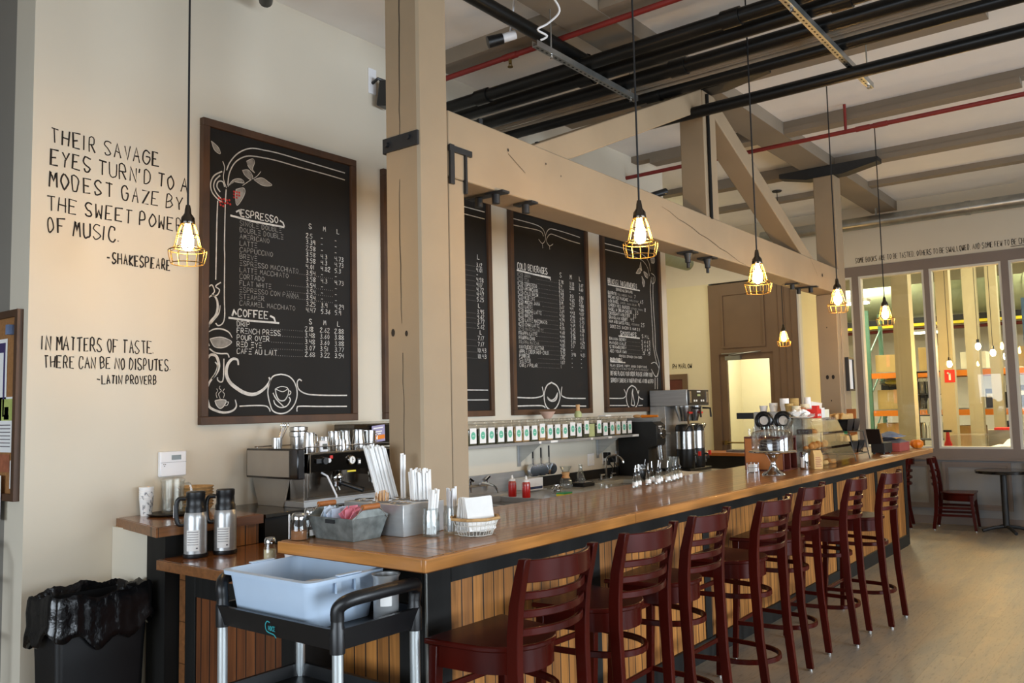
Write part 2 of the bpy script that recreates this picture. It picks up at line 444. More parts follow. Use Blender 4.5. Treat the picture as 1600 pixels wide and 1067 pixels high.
# ---------------------------------------------------------------- hand lettering
G = {'A': '00 3A 60;14 54', 'B': '00 0A 4A 58 46 05;46 63 41 00', 'C': '68 5A 2A 07 03 10 40 62', 'D': '00 0A 3A 57 53 30 00', 'E': '6A 0A 00 60;05 45', 'F': '6A 0A 00;05 45',
 'G': '68 4A 2A 07 03 20 40 63 65 35', 'H': '00 0A;60 6A;05 65', 'I': '20 2A', 'J': '4A 42 20 02', 'K': '00 0A;5A 04 60', 'L': '0A 00 60', 'M': '00 1A 34 5A 60', 'N': '00 0A 60 6A',
 'O': '3A 18 05 12 30 52 65 58 3A', 'P': '00 0A 4A 57 45 04', 'Q': '3A 18 05 12 30 52 65 58 3A;32 60', 'R': '00 0A 4A 57 45 05;25 60', 'S': '69 4A 1A 07 25 44 62 40 10 02',
 'T': '0A 6A;3A 30', 'U': '0A 02 20 40 62 6A', 'V': '0A 30 6A', 'W': '0A 10 36 50 6A', 'X': '00 6A;0A 60', 'Y': '0A 35 6A;35 30', 'Z': '0A 6A 00 60', 'e': '0A 6A;05 55;00 60',
 '0': '3A 17 13 30 53 57 3A', '1': '30 3A', '2': '08 2A 5A 57 00 60', '3': '1A 4A 57 26 54 52 30 01', '4': '0A 05 55;5A 50', '5': '6A 1A 06 46 53 30 00', '6': '5A 13 12 30 52 54 35 13',
 '7': '0A 6A 20', '8': '35 08 3A 68 35 02 30 62 35', '9': '5A 50;5A 1A 06 55', '.': '20 31', ',': '21 00', '-': '05 55', '/': '00 6A', "'": '3A 27', '!': '3A 33;30 31', '$': '69 2A 07 25 64 62 30 01;3A 30',
 '&': '60 18 3A 48 03 20 61', ':': '21 22;26 27', '+': '05 65;38 32', '?': '08 3A 68 34;30 31'}
def letter(mb, txt, pos, h, w, O, U, V, adv=None, jit=0.06, ar=0.62, off=0.0, slope=0.0, rnd=random, gap=0.38):
    """single-stroke capitals painted on a plane; returns the end u"""
    u, v = pos; cw = h*ar
    for ch in txt:
        if ch == ' ': u += cw*0.8; v += slope*cw*0.8; continue
        g = G.get(ch)
        if g is None: u += cw*0.5; continue
        sw = 0.35 if ch in "I1.,'!:" else 1.0
        for stroke in g.split(';'):
            pts = []
            for p in stroke.split():
                x = int(p[0]); y = int(p[1], 16)
                if sw < 1: x = max(0, x-2)*0.7
                pts.append((u + (x/6)*cw + rnd.uniform(-jit, jit)*h*0.5, v + (y/10)*h + rnd.uniform(-jit, jit)*h*0.5))
            if len(pts) > 4: pts = [tuple(p) for p in catmull(pts, 2)]
            mb.ribbon(pts, w*rnd.uniform(0.8, 1.2), O, U, V, off=off)
        d = cw*(1.0+gap) if sw == 1 else cw*(0.25+gap)
        u += d; v += slope*d
    return u
def fit(mb, txt, u0, u1, v, h, w, O, U, V, **k):
    t = MB(); e = letter(t, txt, (0, 0), h, w, O, U, V, **k)
    s0 = (u1-u0)/max(e, 1e-4); ar = k.pop('ar', 0.62)*s0
    return letter(mb, txt, (u0, v), h, w, O, U, V, ar=ar, **k)
# ================================================================ SETTING
CEIL = 4.32
FX = 12.25           # far wall face
struct('floor', MB().b(-4.2, FX+0.15, -5.2, 7.0, -0.1, 0), 'floor')
struct('ceiling', MB().b(-4.2, FX+0.15, -5.2, 7.0, CEIL, CEIL+0.12), 'ceiling_paint')
struct('wall_left', MB().b(1.85, 8.70, 4.50, 4.72, 0, CEIL), 'wall_paint')
struct('wall_entry', MB().b(1.85, 2.0, 4.72, 6.85, 0, CEIL), 'entry_wall_grey')
struct('wall_entry_side', MB().b(-4.2, 2.0, 6.85, 7.0, 0, CEIL), 'entry_wall_grey')
struct('wall_kitchen', MB().b(2.0, FX+0.15, 6.85, 7.0, 0, CEIL), 'yellow_paint')
# back and right walls: piers and lintels around big daylight openings
m = MB(); m.b(-4.2, -4.05, -5.2, 7.0, 0, 0.65); m.b(-4.2, -4.05, -5.2, 7.0, 3.45, CEIL); m.b(-4.2, -4.05, -5.2, -1.5, 0.65, 3.45); m.b(-4.2, -4.05, 4.7, 7.0, 0.65, 3.45)
struct('wall_back', m, 'wall_paint')
m = MB(); m.b(-4.05, FX, -5.2, -5.05, 0, 0.55); m.b(-4.05, FX, -5.2, -5.05, 3.3, CEIL)
for x0, x1 in ((-4.05, -1.5), (1.5, 2.5), (5.5, 6.5), (9.5, FX)): m.b(x0, x1, -5.2, -5.05, 0.55, 3.3)
struct('wall_right', m, 'wall_paint')
# far wall
wins = [(3.45, 4.235), (2.523, 3.364), (1.62, 2.461), (0.70, 1.538), (-0.22, 0.62)]
m = MB(); m.b(FX, FX+0.15, -5.2, 6.85, 3.48, CEIL); m.b(FX, FX+0.15, -5.2, -0.32, 0, 3.48)
struct('wall_far', m, 'wall_paint')
m = MB(); m.b(FX, FX+0.15, 5.61, 6.85, 0, 3.48); struct('wall_far_kitchen', m, 'yellow_paint')
m = MB(); m.b(FX-0.02, FX+0.13, -0.32, 4.24, 3.343, 3.48)
ys = [-0.32] + [w for p in reversed(wins) for w in p] + [4.24]
for a, b_ in ((-0.32, -0.22), (0.62, 0.70), (1.538, 1.62), (2.461, 2.523), (3.364, 3.45), (4.235, 4.24)): m.b(FX-0.02, FX+0.13, a, b_, 0.97, 3.343)
m.b(FX-0.02, FX+0.13, -0.32, 4.24, 0.845, 0.97)
struct('trim_window_wall', m, 'taupe_trim')
m = MB(); m.b(FX-0.005, FX+0.13, -0.32, 4.24, 0, 0.845); struct('wall_far_lower', m, 'panel_grey')
m = MB(); m.b(FX-0.06, FX-0.02, -0.32, 4.24, 0.825, 0.85)
for y0, y1 in ((-0.2, 0.6), (0.72, 1.52), (1.66, 2.44), (2.56, 3.34), (3.48, 4.2)):
    for d, w_ in ((0.0, 0.035), (0.035, 0.03)):
        t = 0.03 - 0.012*(d > 0)
        a, b_, c, e = y0+d, y1-d, 0.20+d, 0.80-d
        m.b(FX-t, FX, a, b_, c, c+w_); m.b(FX-t, FX, a, b_, e-w_, e); m.b(FX-t, FX, a, a+w_, c+w_, e-w_); m.b(FX-t, FX, b_-w_, b_, c+w_, e-w_)
m.b(FX-0.025, FX, -0.32, 4.24, 0.0, 0.10)
struct('trim_panels', m, 'taupe_trim')
for i, (y0, y1) in enumerate(wins):
    m = MB(); t = 0.028
    for (a, b_, c, e) in ((y0, y1, 0.97, 0.97+t), (y0, y1, 3.343-t, 3.343), (y0, y0+t, 0.97+t, 3.343-t), (y1-t, y1, 0.97+t, 3.343-t)): m.b(FX-0.015, FX+0.10, a, b_, c, e)
    w = struct('window_%d' % (i+1), m, 'white_trim')
    MB().b(FX+0.05, FX+0.056, y0+t, y1-t, 0.97+t, 3.343-t).build('pane', 'pane', w)
# brown door surround with transom panel, then the door itself
m = MB()
m.b(FX-0.03, FX+0.15, 4.24, 4.62, 0, 3.45); m.b(FX-0.03, FX+0.15, 5.47, 5.61, 0, 3.45); m.b(FX-0.03, FX+0.15, 4.62, 5.47, 2.37, 3.45)
for a, b_, c, e in ((4.72, 5.40, 2.46, 2.49), (4.72, 5.40, 3.27, 3.30), (4.72, 4.75, 2.49, 3.27), (5.37, 5.40, 2.49, 3.27)): m.b(FX-0.05, FX-0.03, a, b_, c, e)
for y in (4.33, 4.42, 4.52): m.b(FX-0.038, FX-0.03, y, y+0.004, 0, 3.45)
struct('trim_door_surround', m, 'brown_trim')
m = MB(); m.b(FX, FX+0.05, 4.62, 4.69, 0, 2.37); m.b(FX, FX+0.05, 5.36, 5.47, 0, 2.37); m.b(FX, FX+0.05, 4.69, 5.36, 2.28, 2.37); m.b(FX, FX+0.05, 4.69, 5.36, 0, 0.25)
d = struct('door_1', m, 'brown_trim')
MB().b(FX+0.02, FX+0.026, 4.69, 5.36, 0.25, 2.28).build('glass_pane', 'pane', d)
m = MB(); m.b(FX-0.06, FX, 5.12, 5.36, 2.275, 2.34); m.tube([(FX-0.05, 5.3, 2.35), (FX-0.12, 5.0, 2.37), (FX-0.04, 4.8, 2.39)], 0.008); m.b(FX-0.05, FX, 4.85, 5.42, 2.372, 2.385)
m.build('door_closer', 'galvanised', d)
m = MB(); m.tube([(FX-0.05, 5.40, 1.03), (FX-0.05, 4.66, 1.03)], 0.012); m.b(FX-0.06, FX, 5.38, 5.42, 1.0, 1.06); m.b(FX-0.06, FX, 4.65, 4.68, 1.0, 1.06)
m.build('push_bar', 'brass', d)
# dark doorway at the far left of the far wall
m = MB(); m.b(FX-0.03, FX, 6.02, 6.10, 0, 2.10); m.b(FX-0.03, FX, 6.10, 6.80, 2.02, 2.10); m.b(FX-0.03, FX, 6.76, 6.84, 0, 2.02)
d2 = struct('trim_doorway', m, 'brown_trim')
struct('door_2', MB().b(FX-0.015, FX, 6.10, 6.76, 0, 2.02), 'dark_wood')
# hallway behind the glazed door
m = MB(); m.b(FX+0.15, 14.3, 6.0, 6.1, 0, 3.4); m.b(14.3, 14.4, 4.3, 6.1, 0, 3.4); m.b(FX+0.15, 14.4, 4.25, 4.3, 0, 3.4); m.b(FX+0.15, 14.4, 4.3, 6.1, 3.4, 3.5)
struct('wall_hallway', m, 'yellow_paint')
# warehouse shell
m = MB(); m.b(FX+0.15, 21.2, -6.2, 9.2, -0.1, 0); struct('floor_warehouse', m, 'concrete')
m = MB(); m.b(FX+0.15, 21.2, -6.2, 9.2, 4.9, 5.0); struct('ceiling_warehouse', m, 'ceiling_paint')
m = MB(); m.b(21.0, 21.2, -6.2, 9.2, 0, 4.9); struct('wall_warehouse_back', m, 'wall_paint')
m = MB(); m.b(FX+0.15, 21.2, 9.0, 9.2, 0, 4.9); m.b(FX+0.15, 21.2, -6.2, -6.0, 0, 4.9); struct('wall_warehouse_sides', m, 'wall_paint')
struct('baseboard_left', MB().b(1.86, 2.25, 4.48, 4.50, 0, 0.10), 'wall_paint')

# ================================================================ TIMBER FRAME
TY0, TY1 = 2.75, 2.98
def scuffs(m, spots, U, V, O, n=9):
    for (u, v, r) in spots:
        P = [Vector(O)+Vector(U)*(u+r*math.cos(2*PI*i/n)*0.8)+Vector(V)*(v+r*math.sin(2*PI*i/n)*1.2) for i in range(n)]
        m.add(P, [tuple(range(n))])
t = thing('timber_column', 'tall taupe painted timber column with a long crack, rising through the near end of the bar', 'column', (2.96, 2.865, 0))
def loc(o, p): return (p[0]-o.location.x, p[1]-o.location.y, p[2]-o.location.z)
m = MB(); x0, x1, y0, y1 = -0.107, 0.106, -0.115, 0.115; c = 0.012
m.prism([(x0+c, y0), (x1-c, y0), (x1, y0+c), (x1, y1-c), (x1-c, y1), (x0+c, y1), (x0, y1-c), (x0, y0+c)], 0, CEIL)
m.build('post', 'timber_paint', t, smooth=20)
MB().b(0.112, 0.230, -0.105, 0.115, 0, 2.755).build('beam_post', 'timber_paint', t, bevel=0.006)
m = MB(); rr = random.Random(3); pts = []
z = 1.25
while z < 4.25:
    pts.append((0.010 + 0.006*math.sin(z*3.1) + rr.uniform(-0.003, 0.003), z)); z += 0.07
m.ribbon(pts[:10], 0.003, (x0-0.001, 0, 0), (0, 1, 0), (0, 0, 1)); m.ribbon(pts[11:22], 0.005, (x0-0.001, 0, 0), (0, 1, 0), (0, 0, 1), taper=True); m.ribbon(pts[23:], 0.006, (x0-0.001, 0, 0), (0, 1, 0), (0, 0, 1), taper=True)
m.build('crack', 'ink', t)
m = MB(); scuffs(m, [(0.02, 4.0, 0.016), (0.02, 4.18, 0.007), (0.02, 3.78, 0.007)], (1, 0, 0), (0, 0, 1), (0, y0-0.001, 0)); scuffs(m, [(0.07, 1.98, 0.016), (-0.02, 1.97, 0.012)], (0, 1, 0), (0, 0, 1), (x0-0.001, 0, 0))
m.build('bolt_hole', 'ink', t)
m = MB(); m.ob((x0-0.006, 0.0, 2.90), (0.012, 0.235, 0.07)); m.ob((-0.06, y1+0.006, 2.90), (0.10, 0.012, 0.07)); m.cyl((x0-0.01, 0.085, 2.90), (x0-0.028, 0.085, 2.90), 0.014); m.cyl((x0-0.01, -0.06, 2.91), (x0-0.022, -0.06, 2.91), 0.012)
m.build('iron_strap', 'black_iron', t)
m = MB(); m.ob((0.125, -0.118, 2.82), (0.03, 0.012, 0.20)); m.ob((0.19, -0.118, 2.90), (0.17, 0.014, 0.03)); m.ob((0.232, -0.112, 2.79), (0.014, 0.02, 0.20))
m.build('iron_angle', 'black_iron', t)
# truss
t = thing('timber_truss', 'taupe painted timber truss with king post and two braces above the bar', 'truss', (6.18, 2.865, 2.75))
L = lambda x, z: (x-6.18, z-2.75)
def slab(poly, y0=-0.11, y1=0.115): return MB().extr([(p[0], y0, p[1]) for p in poly], (0, y1-y0, 0))
slab([L(3.068, 2.757), L(9.303, 2.757), L(9.303, 3.03), L(3.068, 3.095)]).build('bottom_chord', 'timber_paint', t, bevel=0.008)
slab([L(6.07, 3.06), L(6.30, 3.06), L(6.30, 4.075), L(6.07, 4.075)], -0.10, 0.105).build('king_post', 'timber_paint', t, bevel=0.008)
slab([L(3.79, 3.085), L(4.146, 3.08), L(6.07, 3.905), L(6.07, 4.08)], -0.095, 0.10).build('brace', 'timber_paint', t, bevel=0.008)
slab([L(8.57, 3.035), L(8.22, 3.038), L(6.30, 3.905), L(6.30, 4.08)], -0.095, 0.10).build('brace', 'timber_paint', t, bevel=0.008)
MB().extr([(-0.07, -0.58, 1.395), (-0.07, -0.2, 1.34), (-0.07, 0.2, 1.34), (-0.07, 0.55, 1.395), (-0.07, 0.55, 1.442), (-0.07, -0.58, 1.442)], (0.17, 0, 0)).build('saddle_plate', 'black_iron', t)
m = MB()
pts = [(L(5.3 + 0.12*k, 3.0 - 0.02*k + 0.006*math.sin(k*2.2))) for k in range(14)]
m.ribbon(pts, 0.004, (0, -0.1125, 0), (1, 0, 0), (0, 0, 1), taper=True)
pts = [(L(3.55 + 0.05*k, 2.98 - 0.05*k*0.5)) for k in range(4)]; m.ribbon(pts, 0.003, (0, -0.1125, 0), (1, 0, 0), (0, 0, 1))
m.ribbon([L(8.4, 3.03), L(8.55, 2.92), L(8.6, 2.88)], 0.003, (0, -0.1125, 0), (1, 0, 0), (0, 0, 1))
m.build('crack', 'ink', t)
m = MB(); scuffs(m, [(L(3.55, 3.0)[0], L(3.55, 3.0)[1], 0.008), (L(3.9, 3.0)[0], L(3.9, 3.0)[1], 0.006), (L(8.75, 2.9)[0], L(8.75, 2.9)[1], 0.016), (L(4.05, 2.96)[0], L(4.05, 2.96)[1], 0.005)], (1, 0, 0), (0, 0, 1), (0, -0.113, 0)); m.build('bolt_hole', 'ink', t)
for x in (3.98, 3.45):
    m = MB(); m.ob((x-6.18, 0.0, 0.36 if x < 3.6 else 0.355), (0.05, 0.10, 0.012)); m.cyl((x-6.18, 0, 0.35), (x-6.18, 0, 0.42), 0.018, n=6); m.build('bolt', 'black_iron', t)
MB().tube([(-0.055, -0.112, 0.30), (-0.05, -0.112, 1.0), (-0.05, -0.112, 1.3)], 0.014).build('conduit', 'black_pipe', t)
# clamp plates under the chord: lamp feet bolted to the beam
def clamp(x, y, dbl, label):
    q = thing('light_bracket', label, 'bracket', (x, y, 2.7555), 0, 'black brackets under the truss beam')
    w = 0.26 if dbl else 0.13
    MB().ob((0, 0.0, -0.006), (0.06, w, 0.012)).build('plate', 'black_iron', q)
    for dy in ((-0.06, 0.06) if dbl else (0,)): MB().cyl((0, dy, -0.012), (0, dy, -0.06), 0.022, n=10).build('stub', 'black_iron', q)
clamp(3.47, 2.84, True, 'black double light bracket under the beam, just right of the tall near column')
clamp(3.76, 2.80, False, 'black single light bracket under the beam above the board headed cold beverages')
def cone(x, y, label):
    q = thing('light_bracket', label, 'bracket', (x, y, 2.7555), 0, 'black brackets under the truss beam')
    MB().ob((0, 0, -0.006), (0.10, 0.13, 0.012)).build('plate', 'black_iron', q)
    MB().lathe([(0.035, -0.012), (0.022, -0.055), (0.022, -0.08), (0.012, -0.085), (0.012, -0.12)], 12).build('stub', 'black_iron', q)
cone(5.82, 2.82, 'black stepped bracket under the beam, left of the pair beside the third hanging lamp')
cone(6.16, 2.82, 'black stepped bracket under the beam, right of the pair beside the third hanging lamp')
clamp(8.1, 2.84, False, 'small black bracket under the far end of the beam, left of the far column')
clamp(8.45, 2.84, True, 'long black double bracket under the beam right beside the far column')
# far column
t = thing('timber_column', 'taupe painted timber column at the far end of the bar with a framed notice on its side', 'column', (9.42, 2.865, 0))
MB().b(-0.115, 0.115, -0.11, 0.115, 0, 4.07).build('post', 'timber_paint', t, bevel=0.01)
MB().b(-0.225, -0.12, -0.10, 0.11, 0, 2.755).build('beam_post', 'timber_paint', t, bevel=0.006)
MB().extr([(-0.08, -0.56, 4.14), (-0.08, -0.2, 4.072), (-0.08, 0.2, 4.072), (-0.08, 0.5, 4.14), (-0.08, 0.5, 4.19), (-0.08, -0.56, 4.19)], (0.16, 0, 0)).build('saddle_plate', 'black_iron', t)
m = MB(); scuffs(m, [(-0.03, 1.87, 0.02), (0.03, 1.87, 0.02), (0.0, 1.62, 0.007), (0.01, 2.4, 0.006)], (0, 1, 0), (0, 0, 1), (-0.2265, 0, 0)); m.build('bolt_hole', 'ink', t)
q = thing('picture_frame', 'narrow dark framed notice hanging on the side of the far timber column', 'picture', (9.45, 2.735, 1.9))
m = MB()
for a, b_, c, e in ((-0.10, 0.10, -0.18, -0.16), (-0.10, 0.10, 0.16, 0.18), (-0.10, -0.08, -0.16, 0.16), (0.08, 0.10, -0.16, 0.16)): m.b(a, b_, -0.02, 0.017, c, e)
m.build('frame', 'black_iron', q); MB().b(-0.08, 0.08, -0.004, 0.015, -0.16, 0.16).build('print', 'paper', q)
# girder and joists
solo('ceiling_girder', MB().b(3.08, FX, 2.81, 3.13, 4.195, CEIL), 'beam_paint', 'long tan ceiling girder running the length of the room on top of the columns', 'beam')
jn = ['tan ceiling joist directly above the near timber column', 'tan ceiling joist nearest the near column on its right, behind the black pipes', 'tan ceiling joist with stepped corbel resting on the truss peak',
      'tan ceiling joist with stepped corbel halfway between truss peak and far column', 'tan ceiling joist resting on the far timber column', 'tan ceiling joist right in front of the silver round duct']
for i, x in enumerate((2.98, 4.70, 6.41, 8.06, 9.62, 10.95)):
    t = thing('ceiling_joist', jn[i], 'beam', (x, 2.55, CEIL), 0, 'ceiling joists')
    MB().b(-0.07, 0.07, -6.5, 0.259, -0.065, 0).build('timber', 'beam_paint', t)
    MB().b(-0.07, 0.07, 0.581, 4.2 if x > 8.7 else 1.95, -0.065, 0).build('timber', 'beam_paint', t)
    if 0 < i < 5:
        MB().b(-0.08, 0.08, -1.72, 0.258, -0.12, -0.066).build('corbel', 'beam_paint', t); MB().b(-0.08, 0.08, 0.582, 1.72, -0.12, -0.066).build('corbel', 'beam_paint', t)
# ---------------------------------------------------------------- pipes under the ceiling
def pipe(name, label, pts, r, mat='black_pipe', joints=(), group=None, cat='pipe'):
    q = thing(name, label, cat, pts[0], 0, group)
    o = Vector(pts[0]); P = [Vector(p)-o for p in pts]
    MB().tube(P, r, 14).build('tube', mat, q)
    d = (P[-1]-P[0]).normalized()
    for s in joints:
        c = P[0] + d*s
        MB().tube([c-d*0.06, c+d*0.06], r*1.22, 14).build('coupling', mat, q)
    return q
BP = 'black pipes crossing under the ceiling'
pipe('ceiling_pipe', 'thick black pipe crossing the ceiling, topmost of the bundle left of the truss peak', [(4.86, -5.0, 3.98), (4.86, 4.48, 3.98)], 0.048, joints=(7.0, 9.0), group=BP)
pipe('ceiling_pipe', 'thick black pipe crossing the ceiling, second of the bundle counted from the near column', [(5.07, -5.0, 3.98), (5.07, 4.48, 3.98)], 0.05, joints=(6.4, 8.2), group=BP)
pipe('ceiling_pipe', 'thick black pipe crossing the ceiling, third of the bundle counted from the near column', [(5.34, -5.0, 3.98), (5.34, 4.48, 3.98)], 0.052, joints=(7.6,), group=BP)
pipe('ceiling_pipe', 'black pipe crossing the ceiling, lowest of the bundle and nearest to the truss peak', [(5.72, -5.0, 3.985), (5.72, 4.48, 3.985)], 0.045, joints=(8.0,), group=BP)
pipe('ceiling_pipe', 'single black pipe passing through the truss just left of its king post', [(5.90, -5.0, 3.84), (5.90, 4.48, 3.84)], 0.045, joints=(4.3,))
pipe('ceiling_pipe', 'black pipe running lengthwise over the near end of the bar to meet the pipe bundle', [(1.2, 3.18, 4.09), (5.30, 3.18, 4.09)], 0.045, joints=(3.9,))
pipe('ceiling_pipe', 'short black pipe end poking out of the ceiling corner above the first chalkboard', [(3.15, 4.35, 4.20), (2.4, 3.2, 4.20)], 0.035, joints=(0.06,))
for i, (x, z) in enumerate(((5.50, 3.99), (5.56, 4.0), (5.61, 3.99))):
    pipe('conduit_line', 'thin grey brown conduit in the pipe bundle, %s of three side by side' % ORD[i], [(x, -5.0, z), (x, 4.48, z)], 0.013, 'beam_paint', group='thin conduits in the pipe bundle', cat='conduit')
q = pipe('sprinkler_pipe', 'dark red sprinkler pipe crossing the ceiling behind the near column', [(4.69, -5.0, 4.13), (4.69, 4.48, 4.13)], 0.02, 'red_pipe', joints=(6.6, 8.6))
m = MB(); m.cyl((0, 8.6, -0.02), (0, 8.6, -0.055), 0.012); m.cyl((0, 8.6, -0.075), (0, 8.6, -0.08), 0.02); m.tube([(0, 8.59, -0.05), (0, 8.585, -0.075)], 0.003); m.tube([(0, 8.61, -0.05), (0, 8.615, -0.075)], 0.003); m.build('sprinkler_head', 'brass', q)
q = pipe('sprinkler_pipe', 'bright red sprinkler pipe crossing the ceiling between truss and far column', [(7.87, -5.0, 4.06), (7.87, 6.8, 4.06)], 0.02, 'red_pipe', joints=(7.05, 6.9))
MB().cyl((0, 7.2, 0), (0, 7.2, 0.255), 0.013).build('riser', 'red_pipe', q)
def strut(label, x0, x1, y, z):
    q = thing('perforated_strut', label, 'strut', (x0, y, z), 0, 'perforated metal struts')
    Lx = x1-x0; m = MB(); m.b(0, Lx, -0.02, 0.02, 0, 0.004); m.b(0, Lx, -0.02, -0.016, 0.004, 0.04); m.b(0, Lx, 0.016, 0.02, 0.004, 0.04); m.mat(1)
    n = int(Lx/0.05)
    for k in range(n):
        c = 0.03 + k*0.05
        m.add([(c+0.014*math.cos(a), 0.007*math.sin(a), -0.0008) for a in [2*PI*i/8 for i in range(8)]], [tuple(range(8))])
    m.build('channel', ['galvanised', 'black_matte'], q)
    for s in (0.18, Lx-0.08):
        MB().cyl((s, 0, -0.01), (s, 0, CEIL-z-0.002), 0.005, n=8).build('hanger_rod', 'galvanised', q)
        MB().cyl((s, 0, -0.018), (s, 0, -0.004), 0.011, n=6).build('nut', 'chrome', q)
strut('perforated metal strut holding the black pipes, left one beside the white cable loop', 4.22, 5.50, 3.04, 3.885)
strut('perforated metal strut holding the black pipes, right one catching a golden glint', 4.60, 6.42, 1.60, 3.885)
solo('cable_loop', MB().tube([tuple(p) for p in catmull([(4.25, 2.98, 4.31), (4.27, 2.93, 4.2), (4.33, 2.92, 4.12), (4.30, 2.99, 4.05), (4.24, 3.03, 4.0), (4.30, 3.0, 3.97), (4.27, 3.03, 3.94)], 5)], 0.007), 'white_plastic', 'white cable looping down from the ceiling beside the left strut', 'cable')
q = thing('spotlight', 'small white and black spotlight on the ceiling left of the looping cable', 'spotlight', (4.25, 3.32, 4.03))
MB().tube([(0.06, -0.06, 0.03), (0.0, 0.0, 0.0)], 0.03, 12).build('lamp_base', 'white_plastic', q); MB().tube([(0.0, 0.0, 0.0), (-0.07, 0.07, -0.03)], 0.035, 12, r1=0.04).build('lamp_head', 'black_plastic', q); MB().cyl((0.04, -0.03, 0.02), (0.06, -0.06, 0.29), 0.008).build('stem', 'white_plastic', q)
q = thing('spotlight', 'black spotlight standing on top of the truss beam left of the king post', 'spotlight', (5.42, 2.86, 3.075))
MB().cyl((0, 0, 0), (0, 0, 0.06), 0.012).build('stem', 'black_plastic', q); MB().tube([(-0.06, 0.03, 0.03), (0.10, -0.03, 0.09)], 0.024, 12).build('lamp_head', 'black_plastic', q); MB().b(0.05, 0.30, -0.03, 0.03, 0.0, 0.03).build('driver_box', 'black_plastic', q)
# round duct on the far wall
t = thing('round_duct', 'silver round spiral duct hanging below the ceiling along the far wall', 'duct', (11.93, -5.0, 4.02))
MB().tube([(0, 0, 0), (0, 9.6, 0)], 0.085, 20).build('duct_tube', 'galvanised', t)
for y in (1.0, 3.0, 4.6, 6.9, 8.6):
    MB().tube([(0, y-0.03, 0), (0, y+0.03, 0)], 0.092, 20).build('joint_collar', 'galvanised', t)
for y in (6.2, 8.0): MB().b(-0.012, 0.012, y-0.012, y+0.012, 0.085, CEIL-4.02).build('hanger', 'galvanised', t)
t = thing('duct_stub', 'grey green round duct end above the right edge of the menu wall', 'duct', (8.72, 5.0, 3.5))
MB().tube([(0, 0, 0), (2.28, 0.35, 0.12)], 0.10, 18).build('duct_tube', 'duct_green', t)
MB().cyl((1.2, 0.184, 0.16), (1.2, 0.184, 0.819), 0.006).build('hanger', 'galvanised', t)
# small speaker and plate high on the menu wall
q = thing('wall_speaker', 'small black speaker high on the menu wall left of the near column', 'speaker', (4.20, 4.5, 3.98))
MB().b(-0.055, 0.02, -0.012, 0, -0.05, 0.14).build('wall_plate', 'white_plastic', q, bevel=0.003)
MB().tube([(-0.02, -0.012, 0.03), (-0.02, -0.07, 0.05), (0.03, -0.09, 0.04)], 0.012).build('bracket', 'black_plastic', q)
MB().ob((0.045, -0.10, -0.06), (0.11, 0.10, 0.19), (0.15, 0, 0.2)).build('cabinet', 'black_plastic', q, bevel=0.01)

# ================================================================ HAND LETTERING ON WALLS
rw = random.Random(11)
O, U, V = (0, 4.498, 0), (1, 0, 0), (0, 0, 1)
m = MB()
for txt, u0, u1, v, h in (('THEIR SAVAGE', 1.94, 2.55, 3.03, 0.085), ("EYES TURN'D TO A", 1.94, 2.73, 2.915, 0.085), ('MODEST GAZE BY', 1.935, 2.70, 2.80, 0.085), ('THE SWEET POWER', 1.93, 2.70, 2.675, 0.08), ('OF MUSIC.', 1.93, 2.33, 2.56, 0.085), ('-SHAKESPEARE', 2.24, 2.62, 2.44, 0.062)):
    fit(m, txt, u0, u1, v, h*0.92, 0.0075, O, U, V, jit=0.10, rnd=rw, gap=0.55)
solo('wall_quote', m, 'ink', 'black hand-painted quote about the sweet power of music, upper left on the menu wall', 'wall lettering')
m = MB()
for txt, u0, u1, v, h in (('IN MATTERS OF TASTE,', 1.92, 2.53, 1.955, 0.075), ('THERE CAN BE NO DISPUTES.', 1.93, 2.63, 1.865, 0.065), ('-LATIN PROVERB', 2.20, 2.54, 1.785, 0.05)):
    fit(m, txt, u0, u1, v, h*0.92, 0.0065, O, U, V, jit=0.09, rnd=rw, gap=0.5)
solo('wall_quote', m, 'ink', 'black hand-painted proverb about matters of taste, lower left on the menu wall', 'wall lettering')
m = MB(); fit(m, 'SOME BOOKS ARE TO BE TASTED, OTHERS TO BE SWALLOWED, AND SOME FEW TO BE CHEWED', -3.39, -1.22, 3.535, 0.07, 0.0062, (FX-0.002, 0, 0), (0, -1, 0), (0, 0, 1), jit=0.09, rnd=rw, gap=0.5)
m.ribbon([(-1.50, 3.515), (-1.1, 3.52)], 0.008, (FX-0.002, 0, 0), (0, -1, 0), (0, 0, 1))
solo('wall_quote', m, 'ink', 'black hand-painted quote about books along the far wall above the windows', 'wall lettering')
m = MB(); fit(m, 'PH MARLOW', -6.27, -5.93, 2.19, 0.07, 0.009, (FX-0.002, 0, 0), (0, -1, 0), (0, 0, 1), jit=0.09, rnd=rw, gap=0.5)
solo('wall_quote', m, 'ink', 'black hand-painted words on the yellow wall above the dark doorway', 'wall lettering')

